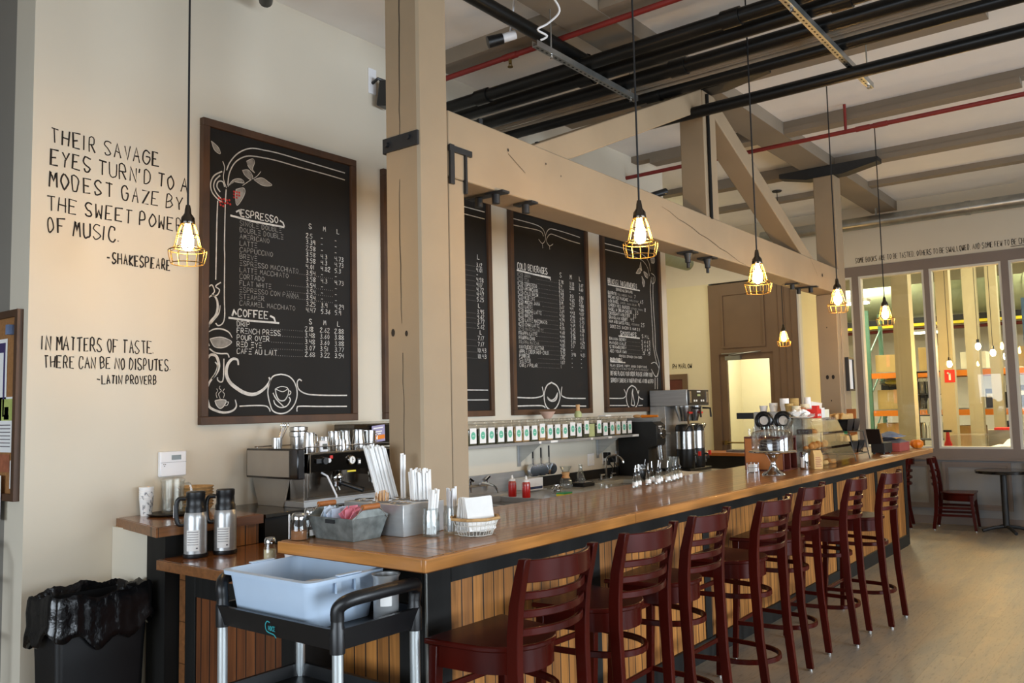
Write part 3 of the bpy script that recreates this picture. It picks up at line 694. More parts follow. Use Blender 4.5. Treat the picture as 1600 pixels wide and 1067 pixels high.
# ================================================================ MENU BOARDS
O1=dict( arcO=((.154,1.548),(.176,1.601),(.22,1.659),(.275,1.702),(.34,1.729),(.426,1.737),(.563,1.742),(.77,1.737),(.933,1.733),(1.115,1.729)), arcI=((.163,1.455),(.172,1.528),(.203,1.595),(.248,1.641),(.312,1.673),(.406,1.685),(.543,1.69),(.717,1.686),(.932,1.684),(1.114,1.679)), leafTL=((.048,1.706),(.096,1.678),(.109,1.641),(.07,1.656),(.048,1.706)), stem=((.127,1.598),(.14,1.561),(.132,1.496),(.154,1.437)), curlL1=((.123,1.534),(.071,1.499),(.046,1.447),(.055,1.394),(.098,1.355),(.129,1.345)), curlL2=((.11,1.507),(.076,1.469),(.067,1.428),(.085,1.392),(.115,1.366)), curlL3=((.141,1.442),(.128,1.471),(.097,1.465),(.089,1.432),(.111,1.405)), col1=((.094,1.347),(.09,1.237),(.087,1.073),(.086,1.003),(.084,.864)), col2=((.152,1.429),(.146,1.325),(.142,1.081),(.144,1.011),(.143,.777),(.146,.654),(.133,.606),(.103,.589),(.086,.603)), leafR=((.35,1.529),(.407,1.553),(.455,1.538),(.484,1.519),(.416,1.505),(.35,1.529)), leafM=((.266,1.572),(.312,1.582),(.341,1.547),(.327,1.524),(.285,1.544),(.266,1.572)), leafU=((.294,1.635),(.34,1.662),(.354,1.64),(.34,1.596),(.355,1.575),(.322,1.592),(.303,1.613)), leafB=((.221,1.442),(.276,1.461),(.281,1.421),(.231,1.344),(.217,1.393),(.221,1.442)), leafC=((.163,1.447),(.203,1.499),(.257,1.514),(.276,1.493),(.212,1.488)), twig=((.267,1.475),(.322,1.519),(.369,1.553),(.402,1.593)), sA=((.033,.813),(.059,.83),(.076,.794),(.059,.769),(.093,.772),(.11,.805),(.084,.825),(.119,.852)), sB=((.038,.752),(.068,.77),(.093,.742),(.098,.696),(.085,.649),(.052,.609),(.027,.554),(.027,.509),(.044,.464)), sC=((.115,.713),(.107,.666),(.077,.626),(.035,.577)), sD=((.027,.539),(.069,.564),(.12,.571),(.173,.555),(.199,.522)), eye=((.048,.506),(.078,.515),(.121,.521),(.164,.512),(.195,.494),(.156,.465),(.112,.456),(.074,.465),(.048,.506)), sE=((.045,.449),(.079,.428),(.121,.422),(.165,.423),(.178,.401)), sF=((.032,.384),(.053,.412),(.091,.405),(.109,.353),(.096,.307),(.063,.269)), sG=((.083,.371),(.1,.347),(.083,.298),(.046,.248),(.026,.193),(.04,.126),(.051,.102),(.088,.083),(.144,.07),(.2,.079),(.229,.106),(.221,.147)), sH=((.242,.357),(.235,.389),(.199,.391),(.167,.355),(.16,.299),(.185,.25),(.236,.213),(.287,.188),(.346,.178),(.398,.194),(.444,.227),(.471,.266),(.463,.286)), sI=((.142,.392),(.139,.274),(.122,.252),(.101,.264),(.101,.28)), oval=((.574,.307),(.514,.293),(.467,.247),(.456,.188),(.471,.123),(.514,.074),(.573,.057),(.634,.072),(.683,.122),(.7,.189),(.679,.256),(.634,.295),(.574,.307)), cupb=((.53,.214),(.538,.175),(.562,.142),(.602,.142),(.63,.182),(.63,.215)), cupr=((.53,.214),(.578,.229),(.626,.218),(.586,.196),(.53,.214)), cuph=((.63,.205),(.65,.195),(.642,.178),(.622,.175)), saucer=((.518,.142),(.53,.116),(.569,.096),(.618,.105),(.646,.142),(.634,.162)), spoon=((.495,.188),(.538,.149),(.593,.102)), rR=((.737,.266),(.716,.276),(.7,.252),(.716,.209),(.775,.182),(.861,.175),(.966,.172),(1.121,.172)), rB=((.699,.068),(.699,.091),(.724,.102),(.886,.099),(1.12,.097)), lB=((.251,.107),(.361,.11),(.437,.107),(.464,.091),(.474,.071)), cup2=((.084,.141),(.095,.114),(.119,.095),(.144,.11),(.158,.141),(.122,.147),(.084,.141)), cup2h=((.156,.132),(.175,.132),(.165,.113),(.147,.113)), st1=((.098,.157),(.091,.181),(.101,.2),(.094,.212)), st2=((.119,.153),(.108,.181),(.126,.2),(.112,.215),(.118,.229)), st3=((.14,.156),(.147,.181),(.136,.194),(.147,.212)), berry1=((.137,1.398),(.163,1.415),(.199,1.406),(.186,1.38),(.15,1.389),(.168,1.376),(.195,1.373)), berry2=((.23,1.468),(.262,1.474),(.28,1.462),(.253,1.46),(.276,1.445)), )
O3=dict( a=((-.021,1.724),(.202,1.726),(.382,1.723),(.475,1.704),(.514,1.66),(.518,1.605),(.469,1.564),(.414,1.595)), b=((-.023,1.666),(.199,1.672),(.381,1.678),(.464,1.669),(.49,1.634)), c=((1.105,1.714),(.886,1.723),(.687,1.726),(.599,1.721),(.55,1.688),(.519,1.638)), d=((1.101,1.652),(.883,1.658),(.684,1.672),(.606,1.672),(.557,1.639),(.536,1.596),(.582,1.558),(.641,1.583)), e=((.469,1.564),(.476,1.521)), f=((.582,1.558),(.585,1.524)), oval=((.559,.289),(.481,.256),(.438,.169),(.463,.077),(.547,.036),(.634,.069),(.69,.157),(.653,.251),(.559,.289)), l1=((.004,.155),(.253,.149),(.369,.158),(.428,.181),(.412,.249)), l2=((.002,.079),(.251,.081),(.404,.078),(.453,.06)), r1=((1.122,.142),(.837,.145),(.752,.157),(.712,.181),(.725,.252)), r2=((1.129,.068),(.833,.073),(.707,.075)), bird=((.487,.157),(.545,.128),(.607,.146),(.65,.192),(.627,.134),(.565,.117),(.506,.134),(.487,.157)), )
O4=dict( a=((-.036,1.721),(.381,1.723),(.684,1.717),(.851,1.698),(.943,1.635),(.969,1.542)), b=((-.03,1.659),(.377,1.661),(.639,1.659),(.804,1.639),(.907,1.577),(.943,1.486)), v1=((.987,1.48),(.955,1.348),(.962,1.137),(.974,.862),(.976,.732),(1.028,.554),(1.088,.471)), v2=((1.031,1.485),(1.009,1.247),(1.029,.865),(1.027,.681),(1.074,.577),(1.101,.493),(1.048,.375)), l1=((.761,1.623),(.736,1.556),(.776,1.53),(.768,1.571),(.761,1.623)), l2=((.648,1.484),(.714,1.543),(.766,1.539),(.731,1.493),(.648,1.484)), l3=((.818,1.524),(.901,1.502),(.898,1.459),(.836,1.484),(.818,1.524)), l4=((.771,1.466),(.831,1.41),(.806,1.354),(.777,1.404)), l5=((.979,1.682),(1.069,1.705),(1.065,1.65),(.998,1.642)), curl=((.99,1.523),(1.065,1.499),(1.06,1.434),(1.003,1.407),(.974,1.457)), m=((.917,.519),(1.005,.532),(1.088,.471),(1.015,.375),(.913,.457)), d=((.992,.364),(.983,.238)), d2=((1.047,.365),(1.038,.238)), oval=((.476,.275),(.394,.235),(.356,.156),(.383,.066),(.469,.026),(.572,.065),(.615,.155),(.564,.246),(.476,.275)), bish=((.452,.071),(.522,.07),(.502,.155),(.491,.195),(.499,.235),(.477,.195),(.478,.155),(.452,.071)), h1=((-.009,.142),(.262,.141),(.331,.156),(.352,.185),(.316,.234)), h2=((-.013,.07),(.296,.067),(.364,.067)), h3=((.71,.129),(.649,.14),(.61,.175),(.624,.226)), h4=((.695,.065),(.603,.064)), )
def board(x0, w, label, lines, orn, dim=(), red=None, shade=None, extra=None, du=0.0):
    Wd, Hd, f, dp = w, 1.835, 0.047, 0.04
    t = thing('menu_board', label, 'chalkboard', (x0+Wd/2, 4.5, 1.55+Hd/2), 0, 'framed chalkboard menus')
    m = MB(); a, c = Wd/2, Hd/2
    m.b(-a, a, -dp, 0, -c, -c+f); m.b(-a, a, -dp, 0, c-f, c); m.b(-a, -a+f, -dp, 0, -c+f, c-f); m.b(a-f, a, -dp, 0, -c+f, c-f)
    m.build('frame', 'frame_wood', t, bevel=0.003)
    S = MB().b(-a+f, a-f, -0.018, 0, -c+f, c-f)
    def put(mm, k):
        S.mat(k); S.add(mm.v, mm.f)
    O, U, V = (-a, -0.0195, -c), (1, 0, 0), (0, 0, 1)
    r = random.Random(int(x0*100)); TH = 0.72
    m = MB(); d = MB()
    for ln in lines:
        kind = ln[0]
        if kind == 't':
            _, txt, u, v, h, sw = ln[:6]
            tgt = d if (len(ln) > 6 and ln[6]) else m
            letter(tgt, txt, (u+du, v), h, sw*TH, O, U, V, jit=0.05, rnd=r, ar=(ln[7] if len(ln) > 7 else 0.62))
        elif kind == 'f':
            _, txt, u, u1, v, h, sw = ln[:7]
            tgt = d if (len(ln) > 7 and ln[7]) else m
            fit(tgt, txt, u+du, u1+du, v, h, sw*TH, O, U, V, jit=0.05, rnd=r)
        elif kind == 'd':
            _, u, u1, v = ln; k = u
            while k < u1: d.ribbon([(k+du, v), (k+du+0.004, v)], 0.004, O, U, V); k += 0.017
        elif kind == 'l':
            _, pts, sw = ln; m.ribbon([(p[0]+du, p[1]) for p in pts], sw, O, U, V)
    put(m, 1)
    put(d, 2)
    m = MB()
    for k, pts in orn.items():
        if k in ('berry1', 'berry2'): continue
        p = [tuple(q) for q in catmull([(q[0]+du+(0.018 if x0 < 3 and q[0] < 0.5 else 0), q[1]) for q in pts], 6)]
        big = k[0] in 'aceS' or k in ('sB', 'sH', 'sG', 'sF')
        m.ribbon(p, (extra or {}).get(k, 0.013)*(0.45 if k in ('sB','sH','sG','sF','sD','sC') else 0.62), O, U, V, taper=k in ('sB', 'sH', 'sG', 'sF', 'sD', 'sC'))
    put(m, 1)
    m = MB()
    for k, pts in orn.items():
        if k in (shade or ()):
            p = [(q[0]+du+(0.018 if x0 < 3 else 0), q[1]) for q in pts]
            if p[0] == p[-1]: p = p[:-1]
            m.add([Vector(O)+Vector(U)*q[0]+Vector(V)*q[1]+Vector((0, 0.0006, 0)) for q in p], [tuple(range(len(p)))])
    put(m, 2)
    if red:
        m = MB()
        for (cu, cv) in red:
            m.add([Vector(O)+Vector(U)*(cu+0.007*math.cos(2*PI*i/8))+Vector(V)*(cv+0.007*math.sin(2*PI*i/8))+Vector((0, -0.0012, 0)) for i in range(8)], [tuple(range(8))])
        put(m, 3)
    S.build('slate', ['chalkboard', 'chalk', 'chalk_dim', 'chalk_red'], t)
    return t
L1 = [('f', 'ESPRESSO', 0.275, 0.56, 1.28, 0.042, 0.009), ('l', [(0.20, 1.272), (0.35, 1.262), (0.60, 1.262)], 0.012), ('l', [(0.24, 1.30), (0.262, 1.315), (0.27, 1.29)], 0.01), ('l', [(0.565, 1.30), (0.59, 1.29), (0.60, 1.265)], 0.01)]
names = ['SINGLe DOUBLe', 'DOUBLe DOUBLe', 'AMeRICANO', 'LATTe', 'CAPPUCCINO', 'BReVe', 'eSPReSSO MACCHIATO', 'LATTe MACCHIATO', 'CORTADO', 'FLAT WHITe', 'eSPReSSO CON PANNA', 'STeAMeR', 'CARAMeL MACCHIATO']
ps = ['2.5', '3.39', '2.58', '3.58', '3.58', '4.01', '3.54', '3.58', '3.54', '3.54', '3.54', '3.25', '4.47']
pm = ['-', '-', '-', '4.3', '4.3', '4.82', '-', '4.3', '-', '-', '-', '3.9', '5.36']
pl = ['-', '-', '-', '4.73', '4.73', '5.3', '-', '4.73', '-', '-', '-', '4.29', '5.9']
for i, n in enumerate(names):
    v = 1.222 - 0.0415*i
    L1.append(('t', n, 0.268, v, 0.029, 0.0042, 1, 0.66))
    for p, u in ((ps[i], 0.775), (pm[i], 0.90), (pl[i], 1.02)): L1.append(('t', p, u, v-0.002, 0.029, 0.0048, 0, 0.6))
    if i in (6, 8, 9, 10): L1.append(('d', 0.62, 1.0, v-0.004))
for p, u in (('S', 0.80), ('M', 0.92), ('L', 1.04)): L1 += [('t', p, u, 1.285, 0.032, 0.006), ('t', p, u, 0.645, 0.032, 0.006)]
L1 += [('f', 'COFFEE', 0.255, 0.485, 0.655, 0.045, 0.010), ('l', [(0.19, 0.642), (0.34, 0.634), (0.56, 0.634)], 0.012), ('l', [(0.215, 0.655), (0.23, 0.69), (0.245, 0.665)], 0.012), ('l', [(0.49, 0.675), (0.52, 0.665), (0.53, 0.64)], 0.012)]
for i, (n, a, b_, c) in enumerate((('DRIP', '2.18', '2.62', '2.88'), ('FReNCH PReSS', '3.48', '3.60', '3.88'), ('POUR OVeR', '3.48', '3.60', '3.88'), ('ReD eYe', '3.07', '3.51', '3.77'), ('CAFe AU LAIT', '2.68', '3.22', '3.54'))):
    v = 0.595 - 0.042*i
    L1 += [('t', n, 0.25, v, 0.031, 0.0055, 0, 0.66), ('d', 0.50, 0.75, v-0.002)] + [('t', p, u, v, 0.03, 0.005, 0, 0.6) for p, u in ((a, 0.765), (b_, 0.89), (c, 1.015))]
red = [(0.12+0.018*(k % 5)+0.006*(k // 5), 1.365-0.02*(k//5)-0.004*(k % 2)) for k in range(12)] + [(0.225+0.018*(k % 3), 1.425-0.018*(k//3)) for k in range(8)]
board(2.79, 1.205, 'framed chalkboard menu headed espresso and coffee, left of the near column', L1, O1, red=red, shade=('leafTL', 'leafR', 'leafM', 'leafU', 'leafB', 'leafC', 'eye', 'cup2'),
      extra=dict(arcO=0.012, arcI=0.012, leafTL=0.006, leafR=0.006, leafM=0.006, leafU=0.006, leafB=0.006, leafC=0.006, twig=0.006, stem=0.008, sB=0.034, sH=0.05, sG=0.034, sF=0.04, sD=0.02, sC=0.018, sA=0.012, col1=0.012, col2=0.012, eye=0.008, cupb=0.012, cupr=0.008, cuph=0.010, saucer=0.012, spoon=0.012, oval=0.014, cup2=0.010, cup2h=0.007, st1=0.006, st2=0.006, st3=0.006, rR=0.014, rB=0.014, lB=0.013))
L2 = [('t', 'L', 1.075, 1.30, 0.04, 0.007)]
for i, p in enumerate(('3.12', '4.01', '-', '4.58', '4.17', '4.72', '4.97', '5.25')): L2 += [('t', p, 1.06, 1.235-0.041*i, 0.032, 0.006), ('d', 0.85, 1.05, 1.235-0.041*i)]
L2.append(('t', 'L', 1.075, 0.895, 0.035, 0.007))
for i, p in enumerate(('3.95', '4.62', '3.77', '5.62')): L2 += [('t', p, 1.06, 0.845-0.041*i, 0.032, 0.006), ('d', 0.85, 1.05, 0.845-0.041*i)]
L2.append(('t', 'L', 1.09, 0.675, 0.033, 0.007))
for i, p in enumerate(('7.17', '7.17', '10.43', '10.43')): L2 += [('t', p, 1.06, 0.625-0.05*i, 0.034, 0.006), ('d', 0.85, 1.05, 0.625-0.05*i)]
board(4.255, 1.245, 'framed chalkboard menu mostly hidden behind the near column', L2, dict(a=[(0.06, 1.715), (1.18, 1.715)], b=[(0.06, 1.655), (1.18, 1.655)], c=[(0.06, 0.215), (1.18, 0.215)], d=[(0.06, 0.135), (1.18, 0.135)]))
L3 = [('f', 'COLD BEVERAGES', 0.085, 0.545, 1.285, 0.055, 0.011), ('l', [(0.075, 1.272), (0.33, 1.262), (0.585, 1.258), (0.585, 1.235)], 0.014)]
n3 = ['ICeD JAVA', 'ICeD TeA', 'ICeD eSPReSSO', 'ICeD AMeRICANO', 'ICeD COLD BReW', 'ICeD ReD eYe', 'ICeD MOCHA JAVA', 'ICeD LATTe', 'ICeD MOCHA LATTe', 'ICeD BReVe', 'ICeD LATTe MACCHIATO', 'ICeD CHAI LATTe', 'ICeD MATCHA LATTe', 'FRAPPA LATTe', 'FRAPPA CHAI', 'FRAPPA MATCHA', 'NANTUCKET NeCTAR', 'APPLe CIDeR HOT-COLD', 'PeRRIeR', 'SeLTZeR', 'COKe / POLAR']
p3 = '2.78 3.33 3.67,2.4 2.88 3.60,2.56 - -,2.93 3.51 3.86,3.23 4.62 5.51,3.19 4.22 4.80,3.67 4.4 4.84,3.69 4.43 4.87,4.50 5.44 6.04,4.74 5.23 5.73,3.91 4.69 5.16,4.70 5.65 6.28,4.68 5.62 6.16,4.44 5.78 6.13,4.45 5.84 6.24,4.85 5.7 6.55,2.50 - -,3.25 3.90 4.23,1.95 - -,1.07 - -,1 - -'.split(',')
for i, n in enumerate(n3):
    v = 1.222 - 0.0400*i
    L3 += [('t', n, 0.085, v, 0.030, 0.0055, 1 if i in (0, 1, 12, 15) else 0, 0.58), ('d', 0.45 if len(n) > 14 else 0.36, 0.70, v)]
    for p, u in zip(p3[i].split(), (0.72, 0.90, 1.06)): L3.append(('t', p, u, v, 0.030, 0.0055, 0, 0.56))
for p, u in (('S', 0.74), ('M', 0.91), ('L', 1.07)): L3.append(('t', p, u, 1.282, 0.042, 0.008))
board(5.76, 1.25, 'framed chalkboard menu headed cold beverages, above the bowl and bamboo whisk', L3, O3, shade=('bird',), extra=dict(l1=0.018, l2=0.018, r1=0.018, r2=0.018, oval=0.022, bird=0.018, a=0.012, b=0.012, c=0.012, d=0.012, e=0.01, f=0.01), du=0.03)
L4 = [('f', 'BREAKFAST, TWO SANDWICHES $', 0.06, 0.66, 1.315, 0.05, 0.009), ('l', [(0.06, 1.302), (0.72, 1.302)], 0.014), ('f', 'SERVED ALL DAY LONG', 0.22, 0.56, 1.255, 0.026, 0.006)]
for i, (n, k, e) in enumerate((('BURRITO', 'EGG, CHEESE, SALSA', '7'), ('BREAKFAST PANCAKE', 'MAPLE SYRUP', '6.5'), ('LOX BAGEL', 'CAPERS, ONION, CREAM', '9'), ('GARDEN VEG. BURGER', 'LETTUCE, TOMATO', '8'), ('BAGEL W CREAM CHEESE', '', '3.5'), ('CROISSANT W BUTTER', '', '3.5'), ('GRANOLA W YOGURT', '', '4.5'), ('HAM AND SWISS ROLL', 'ADD CHEESE', '2.5'))):
    v = 1.205 - 0.042*i
    L4.append(('f', n, 0.06, 0.06+0.024*len(n), v, 0.030, 0.006))
    if k: L4.append(('f', k, 0.08+0.024*len(n), 0.10+0.024*len(n)+0.016*len(k), v+0.004, 0.018, 0.0045, 1))
    L4.append(('t', e, 0.12+0.024*len(n)+0.017*len(k), v, 0.036, 0.006))
L4 += [('f', 'SIDES 2.5, BACON 3, HAM 2.5', 0.08, 0.70, 0.862, 0.028, 0.006), ('f', 'SMOOTHIES', 0.28, 0.62, 0.795, 0.042, 0.01), ('l', [(0.24, 0.783), (0.68, 0.783)], 0.014)]
for i, (n, e) in enumerate((('BANANA BERRY', '5 6 6.5'), ('MANGO KALE', '5 6 6.5'), ('STRAWBERRY', '5 6 6.5'), ('ADD YOUR OWN', '.5 .5'))):
    v = 0.735-0.042*i; L4 += [('f', n, 0.06, 0.40, v, 0.028, 0.006), ('d', 0.42, 0.68, v), ('f', e, 0.72, 0.92, v, 0.030, 0.006)]
L4 += [('f', 'S M L', 0.73, 0.90, 0.79, 0.035, 0.007), ('f', 'PROTEIN, SPINACH, CHIA SEED', 0.24, 0.72, 0.565, 0.022, 0.005), ('f', 'GOLDEN BAGELS', 0.06, 0.30, 0.52, 0.032, 0.009), ('l', [(0.06, 0.512), (0.36, 0.512)], 0.012),
       ('f', 'PLAIN, SESAME, POPPY, ONION, EVERYTHING', 0.06, 0.82, 0.465, 0.022, 0.005), ('f', 'TOASTED WITH BUTTER OR JAM ON REQUEST', 0.06, 0.86, 0.435, 0.018, 0.0045, 1),
       ('f', 'BEFORE PLACING YOUR ORDER, PLEASE INFORM YOUR', 0.06, 0.94, 0.375, 0.042, 0.0065), ('f', 'SERVER IF SOMEONE IN YOUR PARTY HAS A FOOD ALLERGY', 0.06, 0.96, 0.305, 0.040, 0.0065)]
board(7.275, 1.235, 'framed chalkboard menu listing breakfast, rightmost on the wall beside the coffee brewer', L4, O4, shade=('l1', 'l2', 'l3', 'l4', 'l5'), extra=dict(oval=0.02, bish=0.02, h1=0.016, h2=0.016, h3=0.016, h4=0.016), du=0.055)

# ================================================================ BAR, COUNTERS
BT = 1.07
t = thing('worktop', 'long glossy brown plank bar top with an oak edge, the whole length of the bar', 'bar top', (2.25, 2.162, 1.02))
out = [(0.02, 0.02), (8.15, 0.02), (8.15, 0.83), (7.31, 0.83), (7.31, 0.575), (6.92, 0.575), (6.92, 0.83), (0.975, 0.83), (0.975, 0.575), (0.58, 0.575), (0.58, 0.86), (0.02, 0.86)]
MB().prism([(0.19, 0.02)] + out[1:11] + [(0.19, 0.86)], 0.0, 0.05).build('boards', 'bar_top', t, bevel=0.002)
MB().prism([(0.02, 0.02), (0.188, 0.02), (0.188, 0.86), (0.02, 0.86)], 0.0, 0.05).build('end_boards', 'bar_end', t, bevel=0.002)
MB().b(0.0, 8.17, 0.0, 0.0195, -0.002, 0.048).build('front_edge', 'bar_edge_x', t, bevel=0.003)
MB().b(0.0, 0.0195, 0.0195, 0.86, -0.002, 0.048).build('end_edge', 'bar_edge_y', t, bevel=0.003)
MB().b(8.151, 8.17, 0.0195, 0.83, -0.002, 0.048).build('end_edge', 'bar_edge_y', t, bevel=0.003)
t = thing('bar_counter', 'bar front clad in upright brown slats between black stiles, behind the stools', 'bar', (2.55, 2.45, 0))
MB().prism([(0.012, 0.012), (7.78, 0.012), (7.78, 0.27), (0.29, 0.27), (0.29, 0.58), (0.012, 0.58)], 0.0, 1.015).build('carcass', 'stile_black', t)
MB().b(0.14, 7.70, -0.002, 0.011, 0.12, 0.885).build('front_cladding', 'slat_x', t)
MB().b(-0.002, 0.011, 0.145, 0.58, 0.12, 0.885).build('end_cladding', 'slat_y', t)
m = MB(); m.b(-0.012, 0.14, -0.012, 0.010, 0, 1.014); m.b(-0.012, 0.010, 0.010, 0.145, 0, 1.014)
m.build('corner_post', 'stile_black', t, bevel=0.003)
MB().b(-0.016, -0.008, -0.016, -0.008, 0, 1.014).build('corner_bead', 'galvanised', t)
for x in (1.22, 2.55, 3.88, 5.21, 6.54): MB().b(x, x+0.085, -0.012, 0.010, 0.12, 0.885).build('stile', 'stile_black', t, bevel=0.002)
MB().b(7.68, 7.79, -0.012, 0.010, 0, 1.014).build('stile', 'stile_black', t, bevel=0.002)
MB().b(0.141, 7.679, -0.012, 0.010, 0.886, 1.014).build('apron', 'stile_black', t)
MB().b(0.141, 7.679, -0.02, 0.010, 0, 0.119).build('kickboard', 'stile_black', t)
# service ledge (lower counter)
t = thing('service_counter', 'lower plank counter carrying the two steel coffee flasks, left of the bar end', 'counter', (2.235, 3.03, 0))
MB().b(0, 0.60, 0.0, 0.90, 0.872, 0.914).build('worktop', 'ledge_top', t, bevel=0.002)
MB().b(-0.012, 0.0, 0, 0.90, 0.866, 0.912).build('front_edge', 'ledge_edge', t, bevel=0.002)
MB().b(0.135, 0.585, 0.0, 0.90, 0, 0.871).build('carcass', 'stile_black', t)
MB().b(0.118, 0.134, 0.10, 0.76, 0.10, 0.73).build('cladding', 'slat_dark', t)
m = MB(); m.b(0.112, 0.134, 0.0, 0.095, 0, 0.87); m.b(0.112, 0.134, 0.765, 0.85, 0, 0.87); m.b(0.112, 0.134, 0.0951, 0.7649, 0.731, 0.87); m.b(0.112, 0.134, 0.0951, 0.7649, 0, 0.099)
m.build('stiles', 'stile_black', t, bevel=0.002)
MB().b(0.112, 0.134, 0.851, 0.90, 0, 0.87).build('edge_slat', 'ledge_edge', t)
# raised ledge by the wall
t = thing('side_ledge', 'short raised plank ledge against the wall carrying pitcher, cups and baskets', 'ledge', (2.22, 3.92, 0))
MB().prism([(0, 0), (0.60, 0.005), (0.60, 0.578), (0.11, 0.578)], 1.028, 1.07).build('ledge_top', 'ledge_top', t, bevel=0.002)
MB().prism([(-0.012, -0.012), (0.60, -0.012), (0.60, 0.005), (0.0, 0.0), (0.11, 0.578), (0.095, 0.578)], 1.022, 1.068).build('ledge_edge', 'ledge_edge', t)
MB().b(0.075, 0.58, 0.20, 0.578, 0, 1.027).build('ledge_body', 'wall_paint', t)
MB().b(0.06, 0.58, 0.03, 0.199, 0, 1.02).build('end_post', 'stile_black', t)
MB().b(0.36, 0.585, 0.012, 0.029, 0.916, 1.02).build('riser_slats', 'slat_x', t)
# cabinet under the espresso machine
t = thing('espresso_cabinet', 'black cabinet under the espresso machine', 'cabinet', (2.86, 3.93, 0))
MB().b(0, 1.36, 0.02, 0.565, 0, 1.04).build('body', 'black_matte', t)
MB().b(-0.01, 1.37, 0, 0.565, 1.041, 1.062).build('cabinet_top', 'dark_steel', t, bevel=0.002)
MB().b(0.05, 1.3, 0.0, 0.019, 0.2, 0.9).build('front_panel', 'black_plastic', t)
# back counter with sinks
t = thing('sink_unit', 'stainless steel sink with raised back splash on the back counter', 'sink', (4.26, 3.68, 0))
m = MB(); m.b(0, 1.70, 0, 0.05, 0.87, 0.93); m.b(0, 1.70, 0.60, 0.79, 0.87, 0.925); m.b(0, 0.05, 0.05, 0.60, 0.87, 0.925); m.b(1.06, 1.70, 0.05, 0.60, 0.87, 0.915); m.b(0.54, 0.58, 0.05, 0.60, 0.86, 0.915)
m.build('sink_deck', 'brushed', t, bevel=0.004); MB().b(0, 1.70, -0.012, -0.0005, 0.89, 0.932).build('front_rail', 'alu', t, bevel=0.004)
m = MB(); m.extr([(0, 0.785, 0.925), (1.70, 0.785, 0.925), (1.70, 0.785, 1.0), (1.62, 0.785, 1.075), (0, 0.785, 1.075)], (0, 0.025, 0)); m.build('back_splash', 'brushed', t)
m = MB()
for x0, x1 in ((0.05, 0.54), (0.58, 1.06)): m.b(x0, x1, 0.05, 0.60, 0.60, 0.61); m.b(x0, x0+0.004, 0.05, 0.60, 0.61, 0.87); m.b(x1-0.004, x1, 0.05, 0.60, 0.61, 0.87); m.b(x0, x1, 0.05, 0.054, 0.61, 0.87); m.b(x0, x1, 0.596, 0.60, 0.61, 0.87)
m.build('basin', 'brushed', t)
m = MB()
for x, y in ((0.05, 0.05), (1.65, 0.05), (0.05, 0.74), (1.65, 0.74)): m.cyl((x, y, 0), (x, y, 0.87), 0.02)
m.build('legs', 'galvanised', t)
def faucet_pair(t, x, y, z):
    m = MB(); m.cyl((x-0.10, y, z), (x-0.10, y, z+0.09), 0.011); m.cyl((x+0.10, y, z), (x+0.10, y, z+0.09), 0.011); m.cyl((x-0.13, y, z+0.05), (x+0.13, y, z+0.05), 0.014)
    m.ob((x-0.10, y-0.01, z+0.10), (0.06, 0.015, 0.015), (0, 0.5, 0)); m.ob((x+0.10, y-0.01, z+0.10), (0.06, 0.015, 0.015), (0, -0.5, 0)); m.tube([tuple(p) for p in catmull([(x, y-0.01, z+0.05), (x, y-0.05, z+0.07), (x, y-0.16, z+0.05), (x, y-0.20, z+0.0)], 4)], 0.010)
    m.build('wall_tap', 'chrome', t)
faucet_pair(t, 0.99, 0.765, 0.95)
t = thing('back_counter', 'grey back counter with black back splash running under the tea shelf', 'counter', (5.97, 3.68, 0))
m = MB(); m.b(0, 0.62, 0, 0.795, 0.875, 0.914); m.b(1.12, 2.70, 0, 0.795, 0.875, 0.914); m.b(0.62, 1.12, 0, 0.14, 0.875, 0.914); m.b(0.62, 1.12, 0.52, 0.795, 0.875, 0.914); m.build('worktop', 'counter_grey', t, bevel=0.003)
m = MB(); m.b(0.62, 1.12, 0.14, 0.52, 0.74, 0.75); m.b(0.62, 0.63, 0.14, 0.52, 0.75, 0.874); m.b(1.11, 1.12, 0.14, 0.52, 0.75, 0.874); m.b(0.62, 1.12, 0.14, 0.146, 0.75, 0.874); m.b(0.62, 1.12, 0.514, 0.52, 0.75, 0.874); m.build('hand_sink', 'brushed', t)
MB().b(0, 2.70, 0.796, 0.818, 0.875, 1.0).build('back_splash', 'black_matte', t)
MB().b(0.02, 2.68, 0.05, 0.79, 0, 0.738).build('cabinet_body', 'black_matte', t)
m = MB(); x, y, z = 0.95, 0.60, 0.914
m.b(x-0.11, x+0.11, y-0.02, y+0.02, z, z+0.02); m.cyl((x-0.09, y, z), (x-0.09, y, z+0.05), 0.014); m.cyl((x+0.09, y, z), (x+0.09, y, z+0.05), 0.014)
m.ob((x-0.10, y-0.02, z+0.06), (0.07, 0.014, 0.012)); m.ob((x+0.10, y-0.02, z+0.06), (0.07, 0.014, 0.012))
m.tube([tuple(p) for p in catmull([(x, y, z), (x, y, z+0.16), (x+0.01, y-0.02, z+0.22), (x+0.05, y-0.09, z+0.235), (x+0.09, y-0.13, z+0.19), (x+0.09, y-0.135, z+0.16)], 5)], 0.010); m.build('tap', 'chrome', t)

